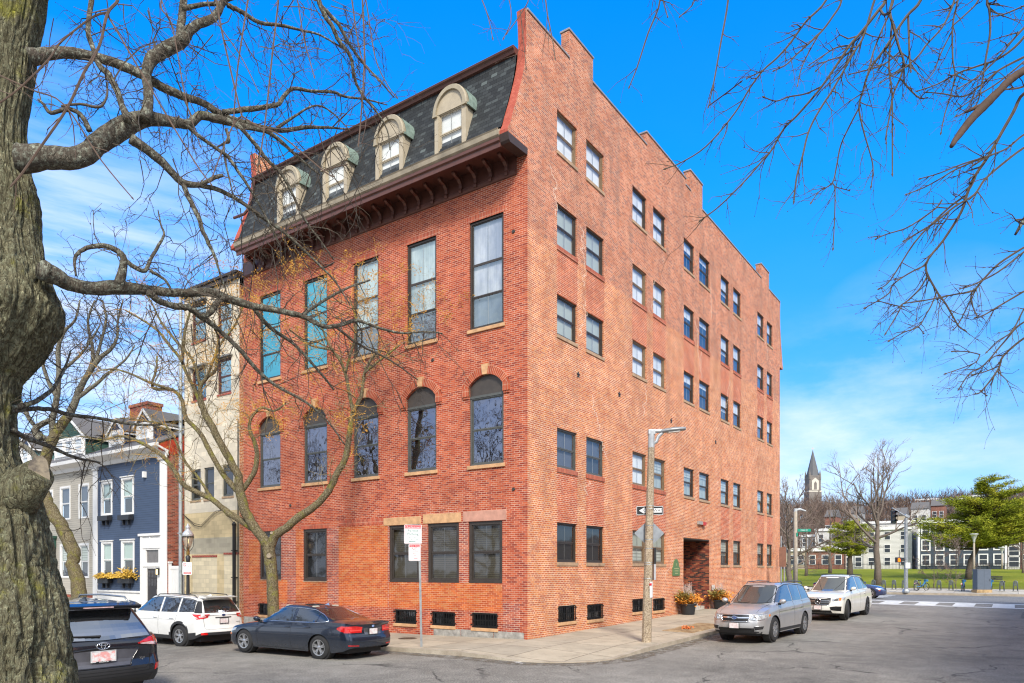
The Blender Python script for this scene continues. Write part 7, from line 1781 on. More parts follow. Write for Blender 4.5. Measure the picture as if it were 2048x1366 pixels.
# sawn limb stub with its pale cut face
st = TB(); a, b = unproj(10, 1010, YT), unproj(78, 945, YT - .18); st.tube([a, a.lerp(b, .5), b], [.26, .19, .13], 20, wob=.15, wobs=6); st.build('limb_stub', M_BARK, BT, smooth=True)
st = TB(); rtv = Vector((ax, -bx, 0)); fwv = Vector((bx, ax, 0)); nrm = (rtv * .75 - fwv * .66).normalized(); uu = Vector((0, 0, 1)); ww = nrm.cross(uu)
cpt = b + nrm * .012; st.face([cpt + uu * (.148 * sin(k * pi / 12)) + ww * (.082 * cos(k * pi / 12)) * (1 + .1 * sin(k)) + rtv * .0 for k in range(24)]); 
t = NT('sawn_wood'); co = t.coord('Object'); M_SAWN = t.bsdf(t.ramp(t.noise(co, 9, 7), [(.35, (.13, .11, .09)), (.5, (.30, .25, .18)), (.7, (.42, .33, .22))]), .9, bump=t.noise(co, 30, 4), bd=.01); st.build('sawn_face', M_SAWN, BT)
big = [
 ([(60,115,17),(104,106,12),(140,106,10),(175,111,10),(229,125,9),(286,151,9),(320,172,8.5),(364,192,7.5),(404,205,7),(448,232,6.5),(479,243,6),(523,255,5),(564,261,4.5),(610,255,3.5),(651,255,2.6),(695,258,1.6)], 6.4, 7.6),
 ([(40,318,30),(101,315,22),(162,313,19),(202,283,20),(249,254,20),(286,238,15),(337,242,11),(377,249,9),(400,231,9),(438,239,8),(485,252,6),(530,262,4.5),(559,280,3.5),(600,318,2.6),(640,350,1.8)], 6.3, 7.4),
 ([(286,240,13),(296,214,9.5),(297,188,8.5),(292,148,9),(303,118,13),(330,98,13),(360,84,12),(387,54,9),(428,34,7.5),(446,5,6.5),(470,-30,5)], 6.6, 6.9),
 ([(360,84,9),(362,50,7.5),(366,12,7),(372,-40,6)], 6.75, 6.9), ([(364,16,5),(400,10,4.5),(440,5,4),(480,-8,3)], 6.8, 7.),
 ([(455,10,5),(480,22,4.5),(520,45,4),(560,50,3.2),(600,60,2.6),(640,70,2),(700,105,1.4)], 6.9, 7.4),
 ([(262,278,11),(296,300,9),(330,330,8.5),(364,364,7.5),(400,371,5.5),(438,380,4.5),(478,401,4),(525,434,3.4),(575,470,3),(628,520,2.4),(668,560,1.8),(700,610,1.2)], 6.5, 7.6),
 ([(366,366,5.5),(377,394,5),(397,434,4.5),(404,458,4),(417,487,4),(431,517,3),(440,548,2),(455,590,1.2)], 6.8, 7.),
 ([(400,370,4.5),(430,355,4),(447,350,3)], 6.9, 6.9),
 ([(256,240,8),(243,210,6.5),(236,188,6.5),(218,150,6),(198,130,5.5),(188,100,5),(176,60,5),(183,0,5),(190,-60,4.5)], 6.5, 6.8),
 ([(180,262,5.5),(168,238,4.5),(151,222,4.5),(128,219,4.5),(101,226,4),(88,210,3),(76,198,2.2)], 6.3, 6.2),
 ([(122,212,2.6),(160,208,2.6),(200,214,2.6),(214,190,2.2),(214,165,1.8)], 6.2, 6.4),
 ([(85,540,21),(112,552,17),(135,566,14),(185,577,12.5),(236,575,14.5),(286,579,10),(337,584,8.5),(377,586,8.5),(421,585,8.5),(455,597,8.5),(505,612,6.8),(554,621,6.2),(604,632,5.4),(649,653,4.6),(684,649,4),(714,641,3.4),(756,655,2.8),(802,666,2.2),(851,663,1.8),(885,667,1.2)], 6.3, 8.2),
 ([(238,568,11),(245,541,8.5),(246,513,6.5),(222,495,5.5),(189,492,5),(160,503,3.8),(149,521,3),(152,552,2)], 6.5, 6.3),
 ([(246,517,5),(269,534,4.5),(290,541,4),(300,521,3.6),(313,497,3.2),(328,470,2.4),(322,450,1.6),(316,420,1)], 6.6, 6.8),
 ([(296,584,7),(323,603,6.5),(353,613,7),(377,616,6.4),(404,634,5.4),(438,660,4.6),(478,697,4.2),(512,737,3.6),(552,771,3.2),(610,803,2.6),(655,842,2),(690,890,1.3)], 6.6, 7.8),
 ([(404,634,5),(424,622,6),(434,605,5),(448,596,4)], 6.9, 7.),
 ([(300,541,3.5),(330,560,2.8),(345,585,2.4)], 6.6, 6.7),
 ([(631,-20,5.5),(646,24,4.8),(666,56,4.4),(678,82,4),(701,114,3.6),(709,155,3),(722,185,2.6),(757,229,2),(775,262,1.4),(780,300,1)], 7.2, 7.6),
 ([(636,5,4),(660,30,3.8),(678,50,3.6),(694,80,3.2),(712,108,2.8),(734,135,2.4),(757,158,1.8),(788,195,1.2)], 7.25, 7.5),
 ([(446,225,5.5),(487,220,5.5),(552,211,4.5),(567,193,4),(587,177,3.6),(622,182,3.2),(666,184,2.8),(690,193,2.4),(733,199,1.8),(775,210,1)], 7., 7.6),
 ([(476,250,4.5),(505,281,4.2),(534,319,3.8),(564,348,3.4),(587,392,2.8),(610,440,2.2),(640,480,1.8),(668,520,1.2)], 7., 7.5),
 ([(373,252,4),(397,272,3.8),(441,302,3.5),(458,316,3.4),(482,351,3),(505,386,2.6),(530,430,2),(560,490,1.4)], 6.8, 7.2),
 ([(452,258,3.4),(458,282,3),(447,290,2.4),(452,330,2),(462,372,1.6),(470,410,1)], 6.9, 7.),
 ([(554,256,3.6),(590,232,2.6),(618,215,2.2),(640,212,1.8),(668,228,1.4),(700,262,1)], 7.1, 7.3),
 ([(20,817,5.5),(59,808,5),(84,794,4.6),(108,775,3.6),(130,735,2.4),(142,700,1.4)], 6.6, 7.4),
 ([(20,822,5.5),(59,818,5),(98,818,4.5),(137,829,4.2),(195,836,3.4),(262,848,2.6),(320,850,1.6)], 6.6, 8.2),
 ([(22,860,6),(60,878,5),(100,893,4.2),(150,915,3),(200,925,1.8)], 6.6, 8.),
 ([(505,612,5),(540,655,3.8),(590,690,3),(640,745,2.4),(668,780,1.6)], 7.4, 8.),
 ([(600,632,4),(640,606,3),(690,578,2.4),(740,560,1.6)], 7.7, 8.2), ([(670,652,3),(720,690,2.4),(780,720,1.8),(836,760,1)], 7.9, 8.3)]
lm = {0: None}; cr = TB(); k = 0
for idx, (pts, Y0_, Y1_) in enumerate(big):
    P = traced(pts, Y0_, Y1_); m = TB(); c = limbtube(m, P, 4, 12 if pts[0][2] > 8 else 7, .14, .10 if pts[0][2] < 8 else .05, Q)
    m.build('limb', M_LIMB if pts[0][2] > 3.2 else M_TWIG, BT, smooth=True)
    far_ = pts[0][0] < 200 and pts[0][1] > 800
    dress(cr, c, Q, 8, .46, .0060, 2, .12 if pts[0][2] < 15 else .2, up=-.05, droop=.35, bud=.0065, kids=2.6, spread=.85)
    if pts[0][2] > 5: dress(cr, c, Q, 1.1, 1.0, .009, 2, .25, up=-.25, droop=.55, bud=.0065, kids=2.4, spread=.9)
# hanging twig curtains between the limbs
for px_, py_, n_ in ((150, 20, 9), (250, 0, 10), (420, 60, 8), (520, 20, 10), (600, -20, 12), (690, 20, 8), (560, 100, 6), (640, 260, 8), (460, 420, 8), (560, 480, 8), (330, 300, 5), (250, 600, 9), (330, 610, 6), (420, 640, 6), (560, 640, 6), (700, 640, 7), (180, 590, 7), (560, 300, 6), (680, 340, 6), (500, 300, 5)):
    for j in range(n_ // 2):
        p = unproj(px_ + Q.uniform(-60, 60), py_ + Q.uniform(-12, 25), Q.uniform(6.6, 7.8)); twig(cr, p, Vector((Q.gauss(0, .5), Q.gauss(0, .5), -.8)) + rtv * Q.uniform(-.1, .9), Q.uniform(.5, 1.25), .0065, 2, Q, .35, bud=.006, kids=2.6, spread=.8)
cr.build('crown', M_TWIG, BT)
print('twigs', CNT[0])

# ---- overhanging tree whose trunk stands beside the camera, out of frame
Q = random.Random(23)
tb = unproj(8000, 1140, 2.0)
OT = empty('overhanging_tree', (tb.x, tb.y, -.35), label='tree beyond the right edge whose thin budded branches hang across the blue sky', cat='tree')
m = TB(); hubz = lambda px_, Y_, py_=-170: unproj(px_, py_, Y_)
tp_ = Vector((tb.x, tb.y, 0)); top = Vector((tb.x, tb.y, 7.4))
m.tube([tp_ + Vector((0, 0, -.4)), tp_ + Vector((.05, 0, 2)), tp_ + Vector((0, .1, 4.6)), top, top + Vector((.3, .4, 3))], [.26, .2, .18, .14, .09], 14, wob=.12); m.build('trunk', M_BARK2, OT, smooth=True)
HUBS = {}
hub = [(tp_ + Vector((0, 0, 5.0)), .11), (hubz(2500, 4.4, -60), .075), (hubz(2150, 4.8, -150), .06), (hubz(1750, 5.2), .05), (hubz(1400, 5.3), .042), (hubz(1050, 5.2), .035), (hubz(700, 5.0), .03), (hubz(400, 4.8), .022)]
m = TB(); hc = limbtube(m, hub, 6, 8, .1); hub2 = [(tp_ + Vector((0, 0, 4.4)), .09), (unproj(2450, 250, 4.6), .05), (unproj(2200, 330, 5), .035), (unproj(2080, 400, 5.3), .02), (unproj(2030, 470, 5.4), .008)]; limbtube(m, hub2, 6, 8, .1); m.build('limb', M_LIMB, OT, smooth=True)
def s1(pts, z=3.414, ox=1500, oy=0): return [(ox + a / z, oy + b / z, r) for a, b, r in pts]
oh = [ # right-hand hanging branches
 [(1320,0,1.7),(1296,67,1.5),(1274,135,1.3),(1259,173,1)], [(1456,0,1.9),(1441,88,1.7),(1428,162,1.5),(1417,212,1.1)], [(1417,212,1.1),(1450,188,1.2),(1480,165,1.2)], [(1326,0,1.3),(1335,33,1)], [(1390,0,1.2),(1360,33,1)],
 s1([(520,0,2.1),(380,150,2),(270,300,1.9),(180,400,1.8),(90,480,1.7),(0,600,1.6),(-110,780,1.5),(-300,1000,1.4),(-470,1110,1.2),(-570,1150,1)]),
 s1([(625,0,2),(560,120,1.9),(470,235,1.8),(320,370,1.6),(250,440,1.4),(170,480,1.1)]), s1([(470,235,1.4),(400,360,1.3),(350,470,1.2),(325,580,1)]), s1([(90,480,1.3),(30,510,1.1),(-20,535,1)]),
 s1([(925,0,3.4),(870,80,3),(760,220,2.7),(680,310,2.5),(600,430,2.4),(490,590,2.2),(400,700,2.1),(310,800,2),(230,880,2),(150,1020,1.8),(90,1090,1.6),(-30,1230,1.5),(-200,1400,1.3),(-330,1500,1.1)]),
 s1([(850,0,2.3),(820,100,2.2),(770,260,2.1),(720,340,2.1),(640,480,2),(560,620,2),(500,710,1.9),(430,830,1.9),(390,930,1.8),(360,1060,1.8),(320,1200,1.7),(300,1366,1.6)]),
 s1([(490,590,1.6),(380,640,1.4),(270,660,1.3),(180,690,1.3),(100,665,1)]), s1([(680,310,1.6),(590,325,1.4),(500,380,1.2),(410,440,1)]), s1([(720,340,1.5),(610,390,1.3),(520,420,1.2),(455,480,.9)]),
 s1([(975,0,3.1),(955,80,2.8),(980,180,2.5),(1020,330,2.3),(1050,420,2.2),(1030,520,1.9),(980,640,1.7),(955,780,1.6),(930,920,1.3),(930,970,1)]), s1([(890,65,2.6),(915,100,2.4),(955,85,2.4)]),
 s1([(1165,0,3),(1070,110,2.7),(980,240,2.5),(900,360,2.4),(840,440,2.2),(800,520,2.1),(775,610,2),(745,730,1.8),(775,890,1.5),(830,1080,1.3),(840,1170,1.2),(828,1265,1)]), s1([(1080,110,2.1),(1085,250,2),(1090,400,1.9),(1098,485,1.6)]),
 s1([(745,735,1.6),(690,840,1.5),(620,990,1.4),(590,1140,1.4),(560,1250,1.3),(470,1310,1),(420,1380,.9)]), s1([(560,1250,1.3),(580,1290,1.2),(578,1480,1.1),(567,1690,1)]), s1([(580,1275,1),(675,1300,.9)]),
 s1([(970,150,2),(955,330,1.8),(950,480,1.7),(970,640,1.5),(972,900,1.4),(972,1180,1.2)]), s1([(945,110,1.7),(890,230,1.7),(840,360,1.6),(800,520,1.6)]), s1([(1030,540,1.6),(1100,620,1.5),(1160,670,1.4),(1205,668,1)]), s1([(1020,355,1.6),(930,430,1.4),(830,470,1.4),(690,505,1)]),
 s1([(1395,0,2),(1370,70,1.9),(1310,190,1.7),(1200,310,1.6),(1150,380,1.5),(1060,460,1.4),(900,560,1)]), s1([(1420,0,1.8),(1385,170,1.7),(1385,400,1.6),(1400,510,1.5),(1370,650,1.3),(1330,780,1.2),(1305,900,1)]), s1([(1385,200,1.4),(1300,370,1.3),(1260,480,1.2),(1210,545,.9)]),
 s1([(1560,0,1.7),(1480,90,1.6),(1390,170,1.4)]), s1([(1620,0,2.4),(1635,70,2.2),(1640,220,2),(1610,400,1.8),(1580,590,1.5),(1540,720,1.3),(1420,790,1)]),
 s1([(1980,100,3),(1840,290,2.4),(1700,400,2),(1560,450,1.8),(1420,500,1.6),(1280,575,1.4),(1150,620,1.1)]), s1([(2000,50,2.4),(1870,190,2.1),(1780,290,1.9),(1690,400,1.6),(1560,520,1.4),(1430,600,1.1)]), s1([(2000,330,2.6),(1850,400,2.2),(1700,480,1.9),(1590,570,1.6),(1500,640,1.4),(1430,660,1.3),(1320,640,1.2),(1215,630,1)]),
 s1([(2050,250,1.8),(1870,420,1.7),(1700,560,1.5),(1560,650,1.3),(1420,745,1)]), s1([(2000,500,2.2),(1870,590,1.9),(1750,610,1.6)]), s1([(1960,0,1.6),(1870,40,1.5),(1740,95,1.3),(1660,110,1)]),
 s1([(2050,600,3.2),(1870,640,3),(1800,760,3.3),(1720,900,3.2),(1630,1060,3),(1530,1210,2.8),(1480,1330,2.7),(1440,1450,2.6),(1320,1640,2.4),(1200,1810,2.2),(1270,1980,1.8),(1340,2080,1.7),(1420,2220,1.4),(1455,2250,1)]),
 s1([(2000,880,2),(1870,920,1.9),(1760,1010,1.7),(1640,1060,1.6),(1450,1120,1.4),(1300,1180,1.2),(1170,1218,1)]), s1([(1630,1065,1.9),(1560,1090,1.7),(1400,1160,1.5),(1300,1220,1.3),(1190,1280,1.2),(1075,1325,1)]),
 s1([(2000,960,2.6),(1870,1010,2.3),(1700,1140,2.2),(1600,1230,2.1),(1530,1330,2),(1400,1410,2),(1250,1530,1.9),(1180,1570,1.7),(1060,1640,1.1)]), s1([(1480,1330,2),(1380,1400,1.9),(1270,1500,1.8),(1120,1660,1.6),(960,1910,1.3),(885,1970,1)]), s1([(1310,1366,1.6),(1270,1420,1.5),(1160,1500,1.4),(1060,1560,1.3),(930,1600,1.2),(865,1630,1)]),
 s1([(1200,1810,1.7),(1080,1870,1.5),(980,1940,1.4),(950,2000,1.3),(880,2050,1.2),(790,2100,1)]), s1([(1215,1875,1.6),(1160,1970,1.5),(1080,2050,1.4),(1025,2090,1.4),(1020,2120,1.3),(930,2270,1)]), s1([(1025,2092,1.2),(950,2075,1.1),(880,2055,1)]), s1([(1275,1990,1.4),(1240,2080,1.3),(1200,2150,1.2),(1150,2230,1.2),(1050,2270,1.1),(955,2325,1)]), s1([(1150,2230,1),(1185,2275,.9)]),
 s1([(2100,1550,2.4),(1960,1640,2.2),(1870,1690,2.1),(1700,1800,2),(1600,1900,1.9),(1520,1985,1.8),(1400,2010,1.5),(1200,2050,1.3),(1065,2070,1)]), s1([(1515,1990,1.6),(1510,2060,1.4),(1550,2160,1)]), s1([(1500,2060,1.3),(1430,2200,1.1),(1390,2250,1)]), s1([(2050,1600,2),(1870,1720,1.9),(1690,1860,1.6),(1510,1950,1.4),(1440,1970,1)]), s1([(2000,1500,1.8),(1820,1500,1.7),(1870,1530,1.6)]),
 s1([(2050,1880,2),(1870,1990,1.9),(1700,2090,1.6),(1600,2150,1.4),(1540,2170,1)]), s1([(2000,2250,2.2),(1870,2310,2.1),(1730,2430,2),(1700,2510,1.9),(1640,2600,1.7),(1570,2680,1.3),(1540,2690,1)]), s1([(1700,2500,1.4),(1600,2540,1.2),(1520,2560,1)]), s1([(1730,2430,1.3),(1680,2430,1.2),(1630,2460,.9)]), s1([(1570,2670,1),(1615,2700,.9)]),
 s1([(2100,2150,2),(1870,2200,1.9),(1740,2330,1.6),(1600,2490,1.4),(1500,2550,1.2),(1430,2650,1)]), s1([(1570,2420,1.2),(1480,2400,1.1),(1385,2400,.9)]), s1([(1570,2420,1.2),(1530,2480,1.1),(1340,2550,.9)]), s1([(1400,510,1.3),(1460,540,1.2)]), s1([(2000,1900,1.5),(1870,2110,1.5),(1790,2260,1.4),(1690,2330,1.2),(1620,2400,1)])]
thick = s1([(2100,350,7),(1980,400,7),(1870,480,8),(1780,540,8),(1700,620,8),(1590,730,9),(1500,830,8),(1430,920,7),(1375,1000,4)])
lefto = [ # branches hanging close in front of the big tree
 [(240,-40,3.6),(236,0,3.6),(215,27,3.6),(199,91,3.4),(168,145,3.4),(135,215,3.2),(84,290,3),(44,347,2.8),(25,369,2.4)], [(219,24,3),(189,32,2.6),(150,60,2.4),(118,88,2.4),(98,118,2.4),(44,172,2.2),(0,205,2.2),(-60,240,2)],
 [(430,-40,2.4),(433,0,2.4),(443,59,2.3),(464,152,2.2),(483,230,2.2)], [(483,232,2),(467,249,1.8),(445,300,1.6),(424,356,1.4)], [(483,232,2.2),(520,255,2),(563,272,1.9),(646,341,1.8),(665,352,1.3)], [(500,-40,2.2),(496,0,2.2),(476,132,2),(467,246,1.7)],
 [(558,-40,2.2),(557,0,2.2),(546,97,2.2),(534,211,2),(524,290,1.8),(516,328,1.3)], [(725,-40,2.3),(725,0,2.3),(729,117,2.2),(722,234,2),(717,287,1.4)], [(590,-20,1.7),(596,5,1.6),(607,73,1.5),(622,130,1.4),(628,152,1.2)], [(728,-20,1.6),(735,20,1.6),(751,117,1.5),(775,170,1.4),(792,193,1.2)],
 [(215,30,2.2),(286,151,2.1),(387,320,1.9),(421,367,1.3)], [(-30,140,1.8),(0,151,1.8),(64,180,1.8),(128,209,1.9),(202,320,1.8),(263,394,1.4)], [(700,-20,2),(712,60,1.7),(725,120,1.5),(754,158,1.2)], [(330,-20,2.4),(322,15,2),(340,40,1.8),(352,90,1.6),(372,200,1.5),(400,290,1.2)], [(410,-30,1.8),(425,30,1.6),(480,110,1.4),(515,180,1.1)],
 [(646,341,1.5),(690,330,1.2)], [(1000,-20,1.6),(1055,-5,1.4),(1040,30,1.4),(1015,65,1.1)], [(1088,-20,1.9),(1095,30,1.7),(1105,80,1.5),(1110,115,1.3)], [(1040,20,1.3),(1048,90,1.1),(1052,135,.9)], [(955,-20,1.5),(975,30,1.3),(985,75,1)], [(1015,-10,1.4),(1022,40,1.2),(1008,75,1)]]
crn = TB(); crr = TB()
def hang(mb, pts, Ya, Yb, rk, budr, tw, Ys=0):
    P = traced(pts, Ya, Yb, rk)
    if pts[0][1] <= 0 and abs(pts[0][0] - 1024) < 1200:        # carry it on up to the limb overhead
        best = min(hc, key=lambda q: (q[0] - P[0][0]).length); P = [(best[0], P[0][1] * 1.3), (best[0].lerp(P[0][0], .6), P[0][1] * 1.15)] + P
    c = cat(P, 4); mb.tube([v for v, r in c], [r for v, r in c], 5, cap=True)
    d = (c[-1][0] - c[-2][0]).normalized(); e = c[-1][0]; mb.tube([e - d * budr * .5, e + d * budr, e + d * budr * 3], [budr * .3, budr * .62, budr * .1], 5)
    n = int(len(pts) * tw)
    for k in range(n):
        i = Q.randrange(max(1, len(c) // 4), len(c) - 1); p, r = c[i]; a = (c[i+1][0] - c[i][0]).normalized(); s = Matrix.Rotation(Q.uniform(0, 2 * pi), 3, a) @ a.orthogonal().normalized()
        twig(mb, p, a * 1. + s * .7, Q.uniform(.06, .34), r * .62, 1, Q, .15, zig=.16, kids=1.3, bud=budr * .55, spread=.6, n=4)
for pts in oh: hang(crn, pts, 5.2, 4.9, 1.05, .011, 1.9)
for pts in lefto: hang(crr, pts, 4.6, 4.5, .8, .009, .8)
crn.build('crown', M_TWIG, OT); crr.build('crown', M_TWIGR, OT)
m = TB(); limbtube(m, traced(thick, 5.0, 4.8), 5, 9, .18, .04, Q); limbtube(m, traced(s1([(1600,710,4),(1540,735,4),(1465,768,2.4)]), 4.9, 4.9), 4, 6, .1); m.build('broken_limb', plain('dead_wood', (.075, .048, .036), .9, vary=.35, scale=12, bump=.006), OT, smooth=True)

# ---- forked street tree in front of the brick building
Q = random.Random(5)
gx, gy = -2.9, Apl(546, 1240, -2.9)[0]; DT = depth(gx, gy)
FT = empty('forked_street_tree', (gx, gy, pz(gx, gy) - .05), label='forked young street tree with mossy yellowish bark before the arched windows', cat='tree')
ft = [([(548,1262,13),(547,1224,11.5),(544,1155,11),(540,1116,12),(537,1095,12)], 0, 0),
 ([(538,1098,11),(529,1080,10),(507,1052,9.5),(493,1027,10),(482,993,9.5),(477,965,8.5),(476,952,8),(463,925,7.5),(443,890,7),(425,855,7),(410,827,6.5),(402,801,5),(401,773,4.2),(414,755,3.6),(432,738,3.2),(432,710,2.6),(436,680,2),(428,640,1.4)], 0, -.6),
 ([(540,1095,9),(551,1071,9),(571,1057,8.4),(596,1035,8),(629,1013,7.4),(657,982,7),(675,945,6.4),(691,915,5.8),(699,868,5.4),(706,825,5),(722,792,4),(729,746,3),(744,716,2.4),(760,700,1.6)], 0, -.8),
 ([(506,1058,6.5),(498,1052,7),(480,1040,6.5),(459,1027,6.5),(440,1012,5.6),(425,999,5.4),(389,982,5),(366,968,4.6),(345,935,4.4),(325,912,4),(303,897,3.8),(273,881,3.2),(240,872,2.6),(205,880,2),(160,872,1.4)], 0, .8),
 ([(478,985,6),(450,953,5.4),(432,925,5),(418,900,5),(400,866,4.6),(372,835,4.2),(364,800,3.8),(345,780,3.4),(312,778,3),(304,768,2.6),(312,740,2.2),(314,712,1.6)], 0, .6),
 ([(480,985,5.5),(498,963,5.2),(511,935,5),(514,905,4.6),(508,880,4),(499,858,3.6),(503,835,3),(524,815,2.6),(548,822,2.2),(572,806,1.6)], 0, -.5),
 ([(402,815,4.6),(392,785,4.2),(376,752,3.8),(362,720,3.4),(340,692,3),(316,662,2.5),(285,640,2),(250,620,1.4)], -.3, .2),
 ([(364,725,3.2),(367,690,3),(370,660,2.6),(380,620,2),(376,590,1.4)], -.2, -.2), ([(706,825,4.2),(699,790,3.8),(691,748,3.6),(678,716,3.2),(665,701,2.8),(650,672,2.2),(640,640,1.6),(628,600,1.2)], -.6, -.9), ([(691,746,3),(700,712,2.8),(709,680,2.4),(712,640,1.8),(700,600,1.2)], -.7, -.8),
 ([(425,999,3.8),(400,960,3),(372,925,2.6),(350,880,2.2),(330,850,1.8),(290,842,1.6),(240,836,1.2)], .3, .8), ([(345,780,3),(300,765,2.6),(262,748,2.2),(228,738,1.6),(195,742,1)], .3, .6), ([(400,770,3.4),(385,720,3),(350,680,2.6),(320,640,2),(300,600,1.6),(270,560,1)], -.3, .1),
 ([(414,755,3),(440,690,2.4),(470,650,2),(490,600,1.4)], -.5, -.7), ([(729,746,2.6),(760,720,2),(800,690,1.5)], -.8, -1.), ([(668,700,2.4),(620,690,2),(580,660,1.4)], -.9, -1.)]
tk = MB(); cr = TB(); cy_ = TB()
for idx, (pts, a, b) in enumerate(ft):
    m = TB(); c = limbtube(m, traced(pts, DT + a, DT + b), 4, 10 if pts[0][2] > 5 else 6, .10, .06 if idx else 0, Q); m.build('trunk' if idx == 0 else 'limb', M_BARK2, FT, smooth=True)
    if idx:
        t0 = .35 if pts[0][2] > 5 else .1
        dress(cr, c, Q, 3.2, 1.5, .016, 2, t0, up=.25, droop=-.05, kids=2.8, spread=.75)
        dress(cy_, c, Q, 1.6, 1.2, .011, 2, max(t0, .5), up=.3, droop=0, kids=3.2, bud=.022, spread=.8)
for px_, py_ in ((520, 600), (560, 700), (620, 560), (650, 600), (700, 560), (740, 600), (800, 560), (830, 640), (760, 660), (600, 520), (480, 640), (440, 560), (900, 600), (690, 640), (640, 720), (420, 700), (470, 820), (580, 840), (660, 820)):
    for j in range(9):
        p = unproj(px_ + Q.uniform(-45, 45), py_ + Q.uniform(-40, 50), DT - .8 + Q.uniform(-.8, .8)); twig(cy_, p, Vector((Q.gauss(0, .7), Q.gauss(0, .7), .5)), Q.uniform(.35, .8), .008, 2, Q, 0, bud=.034, kids=3.2, spread=.9)
cr.build('crown', M_TWIGY, FT); cy_.build('catkins', plain('yellow_catkins', (.56, .30, .05), .8, vary=.35, scale=8), FT)
kn = TB(); 
for px_, py_, r_ in ((536, 1112, .085), (543, 1066, .05), (527, 1046, .05)):
    p = unproj(px_ + 4, py_, DT - .22); kn.obox(p, r_, .012, r_ * 1.15, CAMROT)
kn = TB(); p = unproj(538, 1112, DT - .24); kn.tube([p, p - fwv * .03], [.095, .07], 12); p = unproj(545, 1066, DT - .1); kn.tube([p, p - fwv * .12], [.06, .05], 10); kn.build('pruning_scars', M_SAWN, FT)
pit = MB(); pit.grid(lambda u, v: (gx - .55 + 1.1 * u, gy - .7 + 1.4 * v, pz(gx, gy) + .01 + .02 * noise.noise(Vector((u * 7, v * 7, 2)))), 6, 6); tag(pit.build('street_tree_pit_soil', M_SOIL), kind='structure')
print('twigs', CNT[0])

# ---- leaning tree further along the front pavement
Q = random.Random(31)
gx, gy = -2.9, Apl(158, 1200, -2.9)[0]; DL = depth(gx, gy)
LT = empty('leaning_street_tree', (gx, gy, pz(gx, gy) - .05), label='leaning grey street tree with a big swelling in front of the beige house', cat='tree')
lt = [([(162,1240,15),(158,1200,14),(152,1150,12.5),(145,1123,11.5),(148,1105,12.5),(132,1069,12.5),(112,1035,12),(96,1008,12),(84,975,11),(86,935,10.5),(100,892,10),(115,860,9.5),(135,836,8.5)], 0, .3),
 ([(135,836,8),(147,810,7),(160,778,6),(172,755,5.4),(190,728,4.8),(206,710,4.2),(222,698,3.6),(234,675,2.6),(236,640,2),(246,600,1.2)], .3, .3), ([(108,876,7),(105,845,6),(113,800,5.4),(118,745,4.8),(116,700,4),(128,664,3.2),(150,640,2.4),(160,600,1.4)], .2, .4),
 ([(80,880,6.5),(70,860,6.5),(88,846,5.5),(106,838,5)], .2, .3), ([(113,795,4.4),(96,760,3.8),(84,715,3.2),(100,690,2.6),(96,650,1.8)], .4, .6), ([(172,755,4),(186,720,3.6),(182,680,3),(176,640,2.4),(190,600,1.6)], .3, .5), ([(150,800,4.6),(190,770,3.8),(215,748,3),(250,720,2.2),(270,690,1.4)], .3, .2),
 ([(118,745,3.6),(150,720,3),(176,690,2.4),(200,650,1.6)], .3, .4), ([(90,880,5),(60,840,4.4),(40,800,4),(20,760,3.4),(10,700,2.6),(0,640,2)], .4, 1.), ([(86,935,6),(60,900,5),(30,880,4.4),(0,850,4),(-40,800,3)], .4, 1.), ([(190,728,3.4),(200,690,3),(212,640,2.2),(205,600,1.6)], .3, .4)]
cr = TB()
for idx, (pts, a, b) in enumerate(lt):
    m = TB(); c = limbtube(m, traced(pts, DL + a, DL + b), 4, 10 if pts[0][2] > 5 else 6, .12, .08, Q); m.build('trunk' if idx == 0 else 'limb', M_BARK2 if idx == 0 else M_LIMB, LT, smooth=True)
    if idx: dress(cr, c, Q, 3.4, 2.1, .022, 2, .15, up=.2, droop=0., kids=3., spread=.8)
cr.build('crown', M_TWIG, LT)
print('twigs', CNT[0])
